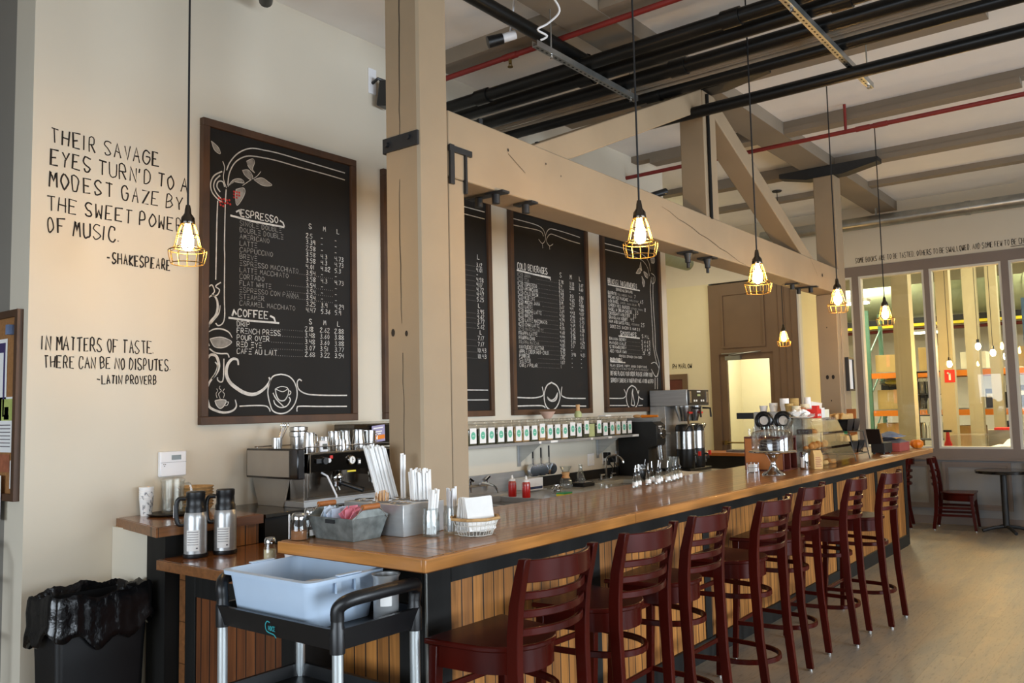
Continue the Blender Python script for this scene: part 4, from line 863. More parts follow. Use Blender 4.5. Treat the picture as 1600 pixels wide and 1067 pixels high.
# ================================================================ STOOLS AND CHAIRS
def dshape(hw, y0, y1, rw_, n=12, sh=0.0):
    """seat outline: square at the front (y1), rounded at the back (y0)"""
    P = [(hw-sh, y1-sh), (-hw+sh, y1-sh)]
    cy = y0 + 0.20
    for i in range(n+1):
        a = PI + PI*i/n
        P.append((rw_*math.cos(a)*(1-sh/rw_), cy + (cy-y0-sh)*math.sin(a)))
    return P
def seat_furniture(name, label, cat, sh, top, rings, group):
    t = thing(name, label, cat, (0, 0, 0), 0, group)
    W2 = 0.205
    MB().prism(dshape(0.228, 0.0, 0.40, 0.205), sh-0.022, sh).build('seat', 'mahogany', t, bevel=0.006)
    m = MB(); m.hoop(dshape(0.228, 0.0, 0.40, 0.205, sh=0.022), 0.02, sh-0.10, sh-0.023); m.build('seat_apron', 'mahogany', t)
    for s in (-1, 1):
        m = MB(); hs = sh
        m.sweep([(s*(W2-0.008), -0.065, 0.012, 0.015, 0.02), (s*(W2-0.004), -0.03, hs*0.5, 0.016, 0.022), (s*W2, -0.018, hs-0.05, 0.016, 0.025), (s*W2, -0.020, hs+0.06, 0.016, 0.025),
                 (s*(W2+0.002), -0.032, (hs+top)/2, 0.016, 0.023), (s*(W2+0.005), -0.058, top-0.06, 0.016, 0.020), (s*(W2+0.005), -0.075, top, 0.016, 0.017)])
        p = m.build('back_post', 'mahogany', t, bevel=0.003)
        MB().cyl((s*(W2-0.008), -0.065, 0), (s*(W2-0.008), -0.065, 0.012), 0.013).build('glide', 'steel', p)
        m = MB(); m.sweep([(s*0.212, 0.395, 0.012, 0.015, 0.015), (s*0.203, 0.372, sh*0.6, 0.018, 0.018), (s*0.198, 0.362, sh-0.023, 0.02, 0.02)])
        p = m.build('front_leg', 'mahogany', t, bevel=0.003)
        MB().cyl((s*0.212, 0.395, 0), (s*0.212, 0.395, 0.012), 0.013).build('glide', 'steel', p)
    def rail(z0, z1, yb, sag, th):
        pts = []
        for i in range(13):
            u = -1 + 2*i/12
            pts.append((u*(W2-0.012), yb - sag*(1-u*u)))
        m = MB(); m.hoop(pts, th, z0, z1, closed=False); return m
    H = top-sh
    rail(top-0.085, top-0.008, -0.066, 0.062, 0.016).build('crest_rail', 'mahogany', t, bevel=0.003)
    for k, z in enumerate((0.595, 0.405, 0.215)):
        yb = -0.024 - 0.030*max(0, z-0.2)
        rail(sh+H*z-0.014, sh+H*z+0.014, yb-0.002, 0.060, 0.016).build('ladder_slat', 'mahogany', t, bevel=0.004)
    if rings:
        for z, g in ((0.555, 0.0), (0.215, 0.012)):
            m = MB(); m.hoop(dshape(0.198+g, -0.012-g*3, 0.365+g, 0.176+g, sh=0.0), 0.016, z, z+0.026); m.build('footrest_ring', 'mahogany', t, bevel=0.003)
    else:
        for s in (-1, 1):
            for z in (0.17, 0.26): MB().b(s*0.198-0.009, s*0.198+0.009, -0.02, 0.36, z, z+0.028).build('stretcher', 'mahogany', t)
    return t
SL = ['nearest to the camera', 'second from the near end of the bar', 'third from the near end of the bar', 'fourth from the near end', 'third from the far end of the bar', 'second from the far end of the bar', 'at the far end of the bar']
SP = [(2.56, 1.86, -1), (3.245, 1.87, -1), (3.86, 1.88, 2), (4.585, 1.83, 0), (5.40, 1.90, 2.0), (6.08, 1.83, 4), (6.67, 1.745, 0)]
st0 = seat_furniture('bar_stool', 'dark red wooden bar stool with ladder back, ' + SL[0], 'bar stool', 0.76, 1.09, True, 'wooden bar stools')
for i, (x, y, a) in enumerate(SP):
    if i == 0: st0.location = (x, y, 0); st0.rotation_euler = (0, 0, math.radians(a))
    else: dup(st0, (x, y, 0), math.radians(a), 'dark red wooden bar stool with ladder back, ' + SL[i])
ch0 = seat_furniture('dining_chair', 'dark red wooden chair facing right, back turned to the bar end, beside the round table', 'chair', 0.46, 0.88, False, 'wooden chairs by the far wall')
ch0.location = (11.82, 2.40, 0); ch0.rotation_euler = (0, 0, math.radians(-176))
dup(ch0, (11.75, 2.80, 0), math.radians(8), 'dark red wooden chair half hidden behind the far end of the bar')
dup(ch0, (11.85, 0.98, 0), math.radians(4), 'dark red wooden chair at the right edge, on the far side of the round table')
t = thing('cafe_table', 'small round black cafe table on a pedestal by the far wall', 'table', (11.80, 1.69, 0))
MB().lathe([(0.26, 0.70), (0.30, 0.705), (0.305, 0.735), (0.30, 0.742)], 36).build('table_top', 'gloss_black', t)
MB().lathe([(0.04, 0.06), (0.036, 0.10), (0.036, 0.68), (0.06, 0.70)], 16).build('pedestal', 'black_iron', t)
m = MB()
for a in (0.5, 0.5+PI/2, 0.5+PI, 0.5+1.5*PI): m.tube([(0, 0, 0.07), (0.14*math.cos(a), 0.14*math.sin(a), 0.055), (0.27*math.cos(a), 0.27*math.sin(a), 0.02)], 0.02)
m.build('base_feet', 'black_iron', t)

# ================================================================ PENDANT LAMPS
def pendant(name, label, x, y, zb, ztop, canopy=True, group='caged pendant lamps'):
    t = thing(name, label, 'pendant lamp', (x, y, zb), 0, group)       # origin at the bulb centre
    MB().tube([(0, 0, 0.16), (0, 0, ztop-zb-(0.02 if canopy else 0))], 0.005, 8).build('cord', 'black_plastic', t)
    if canopy: MB().lathe([(0.055, ztop-zb-0.03), (0.062, ztop-zb-0.02), (0.062, ztop-zb-0.001)], 20).build('canopy', 'black_iron', t)
    MB().lathe([(0.010, 0.165), (0.014, 0.145), (0.016, 0.125), (0.030, 0.105), (0.033, 0.078), (0.030, 0.072)], 18).build('socket_cap', 'dark_steel', t)
    m = MB(); prof = [(0.031, 0.075), (0.042, 0.045), (0.052, 0.0), (0.061, -0.037), (0.085, -0.048), (0.083, -0.070), (0.073, -0.111)]
    for k in range(12):
        a = 2*PI*k/12; m.tube([(r*math.cos(a), r*math.sin(a), z) for r, z in prof], 0.0021, 5)
    for r, z in ((0.031, 0.075), (0.047, 0.022), (0.061, -0.037), (0.085, -0.05), (0.073, -0.111)):
        m.tube([(r*math.cos(2*PI*i/24), r*math.sin(2*PI*i/24), z) for i in range(24)], 0.0024, 5, closed=True)
    m.build('wire_cage', 'brass', t)
    b = MB().lathe([(0.012, 0.073), (0.014, 0.05), (0.026, 0.015), (0.030, -0.010), (0.026, -0.034), (0.012, -0.048), (0.002, -0.051)], 18).build('light_bulb', 'bulb', t)
    return t
P0 = pendant('pendant_lamp', 'caged pendant lamp glowing in front of the first chalkboard and wall quote', 2.16, 3.576, 2.42, CEIL)
for lab, x, y, z, zt in (('caged pendant lamp in front of the truss beam, nearest one above the bar', 3.645, 2.017, 2.449, 0),
                         ('caged pendant lamp above the bar, hanging in front of the brown door panel', 5.172, 2.03, 2.412, 0),
                         ('caged pendant lamp hanging in front of the far timber column', 7.10, 2.12, 2.448, 0),
                         ('caged pendant lamp farthest along the bar, in front of the second window', 8.73, 2.165, 2.45, 0),
                         ('smallest caged pendant lamp, hanging beyond the bar before the brown pilaster', 10.55, 3.838, 2.435, 0)):
    q = dup(P0, (x, y, z), 0, lab)

# ================================================================ LEFT CORNER: CORK BOARD, RACK, BIN
t = thing('cork_board', 'dark framed cork board with pinned papers at the left edge', 'notice board', (1.85, 5.05, 1.68))
m = MB(); m.b(-0.03, 0, -0.50, 0.50, 0.445, 0.48); m.b(-0.03, 0, -0.50, 0.50, -0.48, -0.445); m.b(-0.03, 0, -0.50, -0.465, -0.445, 0.445); m.b(-0.03, 0, 0.465, 0.50, -0.445, 0.445); m.build('frame', 'frame_wood', t)
MB().b(-0.012, 0, -0.465, 0.465, -0.445, 0.445).build('cork', 'cork', t)
def sheet(name, label, cat, y0, y1, z0, z1, mats, extra=None, x=1.8365, grp='papers pinned to the cork board'):
    m = MB(); m.b(-0.001, 0, y0, y1, z0, z1); m.mat(1)
    for (a, b_, c, d, k) in (extra or []): m.cur = k; m.b(-0.002, -0.001, a, b_, c, d)
    return solo(name, m, mats, label, cat, grp, loc=(x, 0, 0))
sheet('poster', 'dark violet bordered sheet at the top of the cork board', 'paper', 4.70, 4.95, 1.60, 2.02, ['paper', 'purple_print'], [(4.72, 4.93, 1.95, 2.0, 1), (4.72, 4.74, 1.62, 1.95, 1)])
sheet('flyer', 'white flyer with a green picture of a flame in a blue cup', 'paper', 4.615, 4.83, 1.44, 1.72, ['paper', 'green_poster', 'skin_poster', 'blue_cloth', 'grey_cloth'], [(4.62, 4.75, 1.60, 1.71, 1), (4.665, 4.715, 1.63, 1.67, 2), (4.66, 4.72, 1.605, 1.63, 3)] + [(4.64, 4.80, 1.575-0.018*k, 1.580-0.018*k, 4) for k in range(7)])
sheet('photograph', 'warm brown photograph below the green flyer on the cork board', 'paper', 4.645, 4.80, 1.34, 1.43, ['skin_poster'])
sheet('notice', 'white notice with black ring drawing hanging below the cork board', 'paper', 4.68, 4.95, 1.10, 1.325, ['paper', 'ink'], [(4.71, 4.85, 1.285, 1.295, 1), (4.74, 4.745, 1.17, 1.26, 1), (4.80, 4.805, 1.17, 1.26, 1), (4.745, 4.80, 1.255, 1.26, 1), (4.745, 4.80, 1.17, 1.175, 1)], x=1.814)
sheet('strip_notice', 'narrow blue and white strip on the cork board edge', 'paper', 4.59, 4.635, 1.26, 1.40, ['paper', 'blue_cloth'], [(4.595, 4.61, 1.27, 1.39, 1)])
solo('push_clip', MB().b(-0.03, 0, -0.015, 0.02, -0.025, 0.025), 'blue_cloth', 'small blue clip near the top right corner of the cork board', 'clip', loc=(1.837, 4.635, 2.06))
t = thing('wire_rack', 'dark wire rack cut by the left edge, below the cork board', 'rack', (1.66, 4.87, 0))
m = MB()
for x in (-0.12, 0.07):
    m.tube([(x, -0.28, 0), (x, -0.28, 0.91), (x, -0.22, 0.99), (x, 0.28, 0.99), (x, 0.28, 0)], 0.009)
    for z in (0.3, 0.55, 0.82): m.cyl((x, -0.28, z), (x, 0.28, z), 0.006)
for z in (0.3, 0.55, 0.82):
    for y in (-0.28, 0.0, 0.28): m.cyl((-0.12, y, z), (0.07, y, z), 0.006)
m.build('frame', 'black_iron', t)
# bin with liner
t = thing('trash_bin', 'black rubbish bin with a crumpled black liner, against the wall left of the counter', 'bin', (2.015, 4.14, 0))
def resample(P, n):
    P = [Vector(p) for p in P]; L_ = [0]
    for i in range(len(P)): L_.append(L_[-1]+(P[(i+1) % len(P)]-P[i]).length)
    out = []; k = 0
    for i in range(n):
        s_ = L_[-1]*i/n
        while L_[k+1] < s_: k += 1
        f_ = (s_-L_[k])/max(1e-9, L_[k+1]-L_[k]); out.append(tuple(P[k].lerp(P[(k+1) % len(P)], f_)))
    return out
def rr(hx, hy, r, n=10):
    P = []
    for cx, cy, a0 in ((hx-r, hy-r, 0), (-hx+r, hy-r, PI/2), (-hx+r, -hy+r, PI), (hx-r, -hy+r, 1.5*PI)):
        for i in range(n+1): P.append((cx+r*math.cos(a0+PI/2*i/n), cy+r*math.sin(a0+PI/2*i/n)))
    return P
def loft(m, loops, cap0=False, cap1=False):
    n = len(loops[0]); vs = [p for l in loops for p in l]; fs = []
    for k in range(len(loops)-1):
        for i in range(n):
            j = (i+1) % n; fs.append((k*n+i, k*n+j, (k+1)*n+j, (k+1)*n+i))
    if cap0: fs.append(tuple(range(n-1, -1, -1)))
    if cap1: fs.append(tuple((len(loops)-1)*n+i for i in range(n)))
    m.add(vs, fs); return m
m = MB(); loft(m, [[(x, y, z) for x, y in rr(hx, hy, 0.03)] for hx, hy, z in ((0.195, 0.105, 0), (0.21, 0.122, 0.5), (0.222, 0.134, 0.76))], True, False); m.build('body', 'black_plastic', t)
m = MB(); r_ = random.Random(5); n = 150; base = resample(rr(0.230, 0.142, 0.04, 16), n); ph = [r_.uniform(0, 6) for _ in range(6)]
def fold(i, amp): 
    a = 2*PI*i/n
    return amp*(math.sin(7*a+ph[0])+0.7*math.sin(13*a+ph[1])+0.6*math.sin(23*a+ph[2])+0.5*math.sin(31*a+ph[3]))/2.2
loops = []
for sc, z, amp, zw in ((0.80, 0.50, 0.02, 0), (0.92, 0.68, 0.012, 0), (0.97, 0.775, 0.006, 0.008), (1.02, 0.795, 0.004, 0.012), (1.05, 0.775, 0.012, 0.012), (1.07, 0.72, 0.022, 0.01), (1.06, 0.66, 0.034, 0.015), (1.10, 0.625, 0.024, 0.03), (1.10, 0.60, 0.02, 0.034), (1.05, 0.59, 0.012, 0.034), (1.0, 0.61, 0.01, 0.03)):
    lp = []
    for i, (x, y) in enumerate(base):
        f = 1 + fold(i, amp)*0.55; zz = z + zw*math.sin(3*2*PI*i/n+ph[4]) + zw*0.7*math.sin(9*2*PI*i/n+ph[5]) + r_.uniform(-1, 1)*0.003
        px, py = x*sc*f, y*sc*f
        if y > 0: py = min(py, 0.345)
        lp.append((px, py, zz))
    loops.append(lp)
loft(m, loops); m.build('bin_liner', 'liner', t, smooth=50)

# ================================================================ UTILITY CART
t = thing('utility_cart', 'black plastic service cart with aluminium legs, in front of the bar end', 'cart', (2.135, 2.625, 0))
hx, hy = 0.185, 0.335
def tray(z):
    m = MB(); 
    loft(m, [[(x, y, z-0.075) for x, y in rr(hx+0.01, hy+0.01, 0.04, 6)], [(x, y, z) for x, y in rr(hx+0.03, hy+0.03, 0.05, 6)], [(x, y, z) for x, y in rr(hx+0.012, hy+0.012, 0.04, 6)], [(x, y, z-0.045) for x, y in rr(hx, hy, 0.04, 6)]], True, True)
    return m
s1 = tray(0.875).build('top_tray', 'black_plastic', t, smooth=30)
tray(0.56).build('middle_tray', 'black_plastic', t, smooth=30)
tray(0.20).build('bottom_tray', 'black_plastic', t, smooth=30)
for sx in (-1, 1):
    for sy in (-1, 1):
        MB().cyl((sx*hx, sy*hy, 0.09), (sx*hx, sy*hy, 0.80), 0.019, n=18).build('leg', 'alu', t)
        MB().lathe([(0.026, 0.79), (0.027, 0.87), (0.023, 0.88), (0.022, 0.905)], 18, (sx*hx, sy*hy, 0)).build('leg_collar', 'black_plastic', t)
        m = MB(); m.lathe([(0.035, -0.012), (0.045, -0.01), (0.045, 0.01), (0.035, 0.012)], 18, (sx*hx, sy*hy, 0.046), 'Y'); m.b(sx*hx-0.02, sx*hx+0.02, sy*hy-0.018, sy*hy-0.013, 0.04, 0.095); m.b(sx*hx-0.02, sx*hx+0.02, sy*hy+0.013, sy*hy+0.018, 0.04, 0.095); m.b(sx*hx-0.02, sx*hx+0.02, sy*hy-0.018, sy*hy+0.018, 0.09, 0.1)
        m.build('caster', 'black_plastic', t)
for sy in (-1, 1):
    P = catmull([(-hx, sy*hy, 0.90), (-hx, sy*(hy+0.005), 0.94), (-hx+0.03, sy*(hy+0.03), 0.965), (-0.06, sy*(hy+0.045), 0.972), (0.06, sy*(hy+0.045), 0.972), (hx-0.03, sy*(hy+0.03), 0.965), (hx, sy*(hy+0.005), 0.94), (hx, sy*hy, 0.90)], 6)
    MB().tube([tuple(p) for p in P], 0.024, 14).build('push_handle', 'black_plastic', t)
m = MB(); O, U, V = (-(hx+0.026), 0, 0.815), (0, -1, 0), (0, 0, 1)
rl = random.Random(2); letter(m, 'HOICE', (-0.012, 0.010), 0.016, 0.0022, O, U, V, jit=0.0, ar=0.42, rnd=rl)
m.ribbon([tuple(p) for p in catmull([(-0.004, 0.038), (-0.020, 0.040), (-0.030, 0.026), (-0.024, 0.008), (-0.008, 0.002), (0.02, -0.002), (0.034, -0.012)], 5)], 0.004, O, U, V)
m.build('teal_logo', 'teal', s1).parent = t
t = thing('bus_tub', 'light blue plastic bus tub on the black cart', 'tub', (2.13, 2.70, 0.831))
m = MB()
def rl_(hx_, hy_, z, r=0.04): return [(x, y, z) for x, y in rr(hx_, hy_, r, 6)]
loft(m, [rl_(0.150, 0.228, 0.0), rl_(0.170, 0.250, 0.158), rl_(0.188, 0.268, 0.160), rl_(0.190, 0.270, 0.175), rl_(0.172, 0.252, 0.178), rl_(0.166, 0.246, 0.165), rl_(0.147, 0.225, 0.006)], True, True)
m.build('tub_body', 'tub_plastic', t, smooth=30)
for s in (-1, 1):
    for x in (-0.05, 0.04): MB().b(x-0.010, x+0.010, s*0.262-0.006, s*0.262+0.006, 0.118, 0.16).build('handle_rib', 'tub_plastic', t)
    MB().b(-0.055, 0.055, s*0.262-0.012, s*0.262+0.012, 0.178, 0.184).build('hand_grip', 'tub_plastic', t, bevel=0.003)
_pl = solo('plate', MB().lathe([(0.02, 0.0), (0.05, 0.004), (0.085, 0.018), (0.083, 0.021), (0.05, 0.008), (0.0, 0.006)], 28), 'white_plastic', 'white saucer lying in the blue bus tub', 'plate', loc=(2.16, 2.66, 0.905))
_pl.rotation_euler = (0.25, -0.2, 0)
solo('used_cup', MB().lathe([(0.03, 0), (0.038, 0.065), (0.036, 0.065), (0.028, 0.004)], 20), 'black_plastic', 'dark cup under the saucer in the blue bus tub', 'cup', loc=(2.15, 2.67, 0.838))
t = thing('steel_canister', 'round steel canister on the cart beside the blue tub', 'canister', (2.245, 2.362, 0.831))
MB().lathe([(0.045, 0.0), (0.047, 0.005), (0.047, 0.155), (0.052, 0.165), (0.054, 0.17), (0.047, 0.168), (0.043, 0.01), (0.0, 0.008)], 32, cap1=False).build('vessel', 'brushed', t)
m = MB(); n = 8; a0 = 3.5
m.add([(0.0478*math.cos(a0+0.9*i/n), 0.0478*math.sin(a0+0.9*i/n), z) for z in (0.06, 0.10) for i in range(n+1)], [(i, i+1, n+2+i, n+1+i) for i in range(n)]); m.build('label', 'label_white', t)

# ================================================================ ON THE SERVICE COUNTER
def airpot(x, y, label):
    t = thing('coffee_flask', label, 'flask', (x, y, 0.9145), 1.0, 'steel coffee flasks')
    MB().lathe([(0.056, 0), (0.058, 0.006), (0.058, 0.018), (0.055, 0.02)], 28).build('base', 'black_plastic', t)
    MB().lathe([(0.054, 0.02), (0.054, 0.19), (0.050, 0.215), (0.046, 0.222)], 28).build('steel_body', 'brushed', t)
    MB().lathe([(0.049, 0.218), (0.049, 0.24), (0.044, 0.25), (0.043, 0.285), (0.045, 0.29), (0.045, 0.315), (0.040, 0.319)], 28).build('lid', 'black_plastic', t)
    m = MB(); m.tube([tuple(p) for p in catmull([(0.0, 0.045, 0.285), (0.0, 0.075, 0.285), (0.0, 0.088, 0.26), (0.0, 0.088, 0.20), (0.0, 0.080, 0.165), (0.0, 0.055, 0.16)], 5)], 0.011, 10); m.build('handle', 'black_plastic', t)
    MB().ob((0, 0.1005, 0.225), (0.016, 0.002, 0.06)).build('handle_label', 'label_white', t)
    m = MB(); n = 8; R = 0.0548
    def patch(a0, a1, z0, z1, R): m.add([(R*math.cos(a0+(a1-a0)*i/n), R*math.sin(a0+(a1-a0)*i/n), z) for z in (z0, z1) for i in range(n+1)], [(i, i+1, n+2+i, n+1+i) for i in range(n)])
    patch(2.35, 3.5, 0.035, 0.135, R); m.mat(1)
    for k in range(6): patch(2.42, 3.4, 0.125-0.012*k, 0.1275-0.012*k, R+0.0005)
    patch(3.2, 3.36, 0.045, 0.052, R+0.0005)
    m.build('paper_label', ['label_white', 'grey_cloth'], t)
    return t
airpot(2.372, 3.835, 'steel and black coffee flask with paper label, left one of the pair')
airpot(2.515, 3.800, 'steel and black coffee flask with paper label, right one of the pair')
def shaker(x, y, z, label, fill, h=0.10, r=0.031, fh=0.035, tag_=False):
    t = thing('glass_shaker', label, 'shaker', (x, y, z), 0, 'glass shakers')
    MB().lathe([(r*0.95, 0), (r, 0.004), (r, h*0.55), (r*0.78, h*0.74), (r*0.78, h*0.78)], 20, cap1=False).build('jar', 'glass', t)
    MB().lathe([(r*0.90, 0.003), (r*0.92, fh)], 18).build('contents', fill, t)
    MB().lathe([(r*0.86, h*0.76), (r*0.88, h*0.92), (r*0.7, h), (r*0.3, h*1.02)], 20).build('metal_cap', 'chrome', t)
    if tag_:
        MB().b(-r*0.9, r*0.2, -r*1.04, -r*1.01, 0.01, 0.035).build('label', 'label_white', t)
    return t
shaker(2.475, 3.38, 0.914, 'tall glass sugar shaker on the lower counter behind the blue tub', 'sugar', 0.115, 0.030, 0.06)
solo('white_cup', MB().lathe([(0.026, 0), (0.034, 0.06), (0.032, 0.06), (0.024, 0.004)], 20), 'white_plastic', 'white cup beside the tall sugar shaker on the lower counter', 'cup', loc=(2.56, 3.335, 0.915))
# ledge
t = thing('pitcher', 'clear plastic lidded pitcher on the raised ledge below the thermostat', 'pitcher', (2.545, 4.34, 1.083), -1.0)
MB().lathe([(0.054, 0), (0.057, 0.01), (0.062, 0.17), (0.059, 0.17), (0.052, 0.012)], 28, cap1=False).build('jug', 'frost', t)
MB().lathe([(0.050, 0.014), (0.052, 0.07)], 24).build('water', 'glass', t)
MB().lathe([(0.063, 0.168), (0.064, 0.178), (0.045, 0.19), (0.0, 0.194)], 28, cap0=False).build('lid', 'frost', t)
MB().tube([tuple(p) for p in catmull([(0.066, -0.01, 0.15), (0.105, -0.02, 0.155), (0.115, -0.02, 0.10), (0.09, -0.015, 0.05), (0.062, -0.01, 0.04)], 5)], 0.007).build('handle', 'frost', t)
solo('serving_tray', MB().lathe([(0.10, 0), (0.125, 0.004), (0.135, 0.012), (0.13, 0.012), (0.10, 0.006)], 32), 'black_plastic', 'round black tray under the clear pitcher', 'tray', loc=(2.55, 4.34, 1.0705))

t = thing('cup_stack', 'stack of white paper cups with dark scribble print, left on the ledge', 'cup stack', (2.445, 4.43, 1.0705))
m = MB(); m.lathe([(0.028, 0), (0.036, 0.085), (0.037, 0.088)] + [p for k in range(5) for p in ((0.0355, 0.090+0.012*k), (0.038, 0.100+0.012*k))] + [(0.038, 0.155)], 24); m.build('cups', 'paper', t)
m = MB(); r_ = random.Random(9)
for k in range(14):
    a = r_.uniform(-2.6, -0.6); z = r_.uniform(0.02, 0.13); R = 0.0385
    pts = []
    for i in range(5):
        pts.append((a, z)); a += r_.uniform(-0.2, 0.25); z += r_.uniform(-0.014, 0.016)
    m.tube([((R if zz > 0.085 else 0.0295+0.0095*max(0, zz)/0.085)*math.cos(aa), (R if zz > 0.085 else 0.0295+0.0095*max(0, zz)/0.085)*math.sin(aa), zz) for aa, zz in pts], 0.0009, 4)
m.build('scribble_print', 'navy', t)
t = thing('basket_stack', 'stack of round wicker baskets on the ledge behind the flasks', 'baskets', (2.715, 4.392, 1.0705), 0)
for k in range(7):
    z = 0.017*k
    m = MB(); m.lathe([(0.075, z), (0.094, z+0.030), (0.099, z+0.034), (0.096, z+0.037), (0.090, z+0.032), (0.073, z+0.005)], 30); m.build('wicker_basket', 'wicker', t)
t = thing('thermostat', 'white wall thermostat with small grey display above the pitcher', 'thermostat', (2.627, 4.5, 1.338))
MB().b(-0.08, 0.08, -0.028, 0, -0.07, 0.07).build('housing', 'white_plastic', t, bevel=0.006)
MB().b(-0.012, 0.045, -0.030, -0.0281, 0.022, 0.048).build('display', 'lcd', t)
MB().b(-0.078, 0.078, -0.0295, -0.0281, 0.008, 0.0095).build('seam', 'grey_cloth', t)
for x, z in ((-0.06, 0.0), (-0.05, 0.0), (-0.055, -0.01)): MB().b(x-0.003, x+0.003, -0.030, -0.0281, z-0.003, z+0.001).build('button', 'grey_cloth', t)

# ================================================================ ON THE BAR END
shaker(2.318, 2.965, BT, 'glass cinnamon shaker at the left corner of the bar end', 'cinnamon', 0.112, 0.036, 0.04)
shaker(2.392, 2.985, BT, 'narrower glass shaker with a white label, right beside the cinnamon shaker', 'tea', 0.125, 0.028, 0.02, True)
t = thing('zinc_caddy', 'galvanised metal caddy with wooden handles holding sweetener packets', 'caddy', (2.385, 2.70, BT+0.001))
m = MB()
# tapered tub with pointed end plates
b0 = [(0, 0), (0.155, 0.005), (0.155, 0.235), (0, 0.235)]; t0 = [(-0.022, -0.02), (0.182, -0.015), (0.182, 0.262), (-0.022, 0.262)]
loft(m, [[(x, y, 0) for x, y in b0], [(x, y, 0.095) for x, y in t0], [(x+(0.004 if x < 0.1 else -0.004), y+(0.004 if y < 0.1 else -0.004), 0.095) for x, y in t0], [(x+(0.006 if x < 0.1 else -0.006), y+(0.006 if y < 0.1 else -0.006), 0.004) for x, y in b0]], True, True)
for y in (-0.02, 0.262):
    m.extr([(-0.022, y, 0.095), (0.182, y, 0.095), (0.125, y, 0.125), (0.035, y, 0.125)], (0, 0.003 if y < 0 else -0.003, 0))
m.build('tub', 'zinc_bucket', t, smooth=25)
for y in (-0.019, 0.261):
    m = MB(); m.tube([(-0.015, y, 0.085), (0.035, y, 0.138), (0.125, y, 0.138), (0.175, y, 0.085)], 0.0022, 6); m.build('wire_bail', 'galvanised', t)
    MB().tube([(0.035, y, 0.138), (0.125, y, 0.138)], 0.0115, 14).build('wooden_grip', 'handle_wood', t)
MB().b(-0.026, -0.0215, 0.09, 0.145, 0.072, 0.088).build('card_slot', 'black_iron', t)
rp_ = random.Random(21)
def packets(n, mat, label, x0, x1, y0, y1, grp):
    for k in range(n):
        o = MB(); o.ob((0, 0, 0), (0.042, 0.003, 0.06)); q = tag(o.build('sweetener_packet', mat), label, 'packet', grp)
        q.location = (rp_.uniform(x0, x1), y0 + (y1-y0)*(k+0.5)/n, BT+0.090+rp_.uniform(-0.008, 0.016)); q.rotation_euler = (rp_.uniform(-0.25, 0.25), rp_.uniform(-0.6, 0.6), rp_.uniform(-0.3, 0.3))
packets(12, 'blue_paper', 'pale blue sweetener packet standing in the left half of the zinc caddy', 2.40, 2.48, 2.835, 2.93, 'blue sweetener packets')
packets(12, 'pink_paper', 'pink sweetener packet standing in the right half of the zinc caddy', 2.41, 2.49, 2.725, 2.82, 'pink sweetener packets')
# steel organiser
t = thing('steel_organiser', 'brushed steel counter organiser with round holes for straws and stirrers', 'organiser', (2.585, 2.61, BT+0.001))
MB().b(0, 0.255, 0, 0.375, 0, 0.135).build('case', 'brushed', t, bevel=0.002)
HO = [(0.06, 0.075), (0.06, 0.19), (0.06, 0.305), (0.185, 0.075), (0.185, 0.19), (0.185, 0.305)]
for i, (x, y) in enumerate(HO):
    m = MB(); m.lathe([(0.044, 0.1355), (0.047, 0.140), (0.044, 0.142), (0.040, 0.139)], 26, (x, y, 0)); m.mat(1)
    m.add([(x+0.0395*math.cos(2*PI*k/20), y+0.0395*math.sin(2*PI*k/20), 0.1362) for k in range(20)], [tuple(range(20))])
    m.build('cup_ring', ['chrome', 'dark_steel'], t)
rs = random.Random(31)
def sticks(name, n, cx, cy, z, h, rad, mat, label, cat, grp, lean=(0, 0), spread=0.04, flat=None, hv=0.15):
    first = None
    for k in range(n):
        a = k*2.39996; r = rad*math.sqrt((k+0.3)/n); x, y = cx+r*math.cos(a), cy+r*math.sin(a)
        hh = h*(1+rs.uniform(-hv, hv*0.4)); jt = spread*0.12
        d = Vector((lean[0]+rs.uniform(-jt, jt)+r*math.cos(a)*spread*14, lean[1]+rs.uniform(-jt, jt)+r*math.sin(a)*spread*14, 1)).normalized()
        if first is None:
            m = MB()
            if flat: m.b(-flat[0]/2, flat[0]/2, -flat[1]/2, flat[1]/2, 0, h)
            else: m.cyl((0, 0, 0), (0, 0, h), 0.0060, n=8)
            first = m.build(name, mat); o = first
        else: o = first.copy(); COL.objects.link(o)
        tag(o, label, cat, grp); o.location = (x, y, z); o.rotation_euler = d.to_track_quat('Z', 'Y').to_euler(); o.scale = (1, 1, hh/h)
zz = BT+0.138
sticks('wrapped_straw', 54, 2.77, 2.90, zz, 0.245, 0.046, 'paper', 'long paper wrapped straw in the tall leaning bundle of the organiser', 'straw', 'tall straws in the organiser', lean=(-0.20, 0.16), spread=0.02, hv=0.06)
sticks('wrapped_straw', 5, 2.775, 2.80, zz, 0.21, 0.012, 'paper', 'thin paper wrapped straw standing upright between the two straw bundles', 'straw', 'upright straws in the organiser', spread=0.02, hv=0.1)
sticks('wrapped_straw', 40, 2.77, 2.685, zz, 0.135, 0.044, 'paper', 'short paper wrapped straw in the right bundle of the organiser', 'straw', 'short straws in the organiser', lean=(0, 0.06), spread=0.05, hv=0.12)
sticks('wooden_stirrer', 16, 2.645, 2.80, zz, 0.045, 0.032, 'pale_wood', 'short wooden stirrer standing in the front middle hole of the organiser', 'stirrer', 'wooden stirrers in the organiser', spread=0.12, flat=(0.006, 0.0015), hv=0.3)
def jar(x, y, label):
    t = thing('glass_jar', label, 'jar', (x, y, BT+0.001), 0, 'glass jars with cutlery')
    MB().lathe([(0.034, 0), (0.037, 0.004), (0.038, 0.085), (0.033, 0.10), (0.034, 0.118), (0.032, 0.118), (0.031, 0.10), (0.035, 0.083), (0.034, 0.008), (0.0, 0.007)], 24, cap1=False).build('vessel', 'glass', t)
jar(2.675, 2.535, 'glass jar with wrapped straws, in front of the steel organiser')
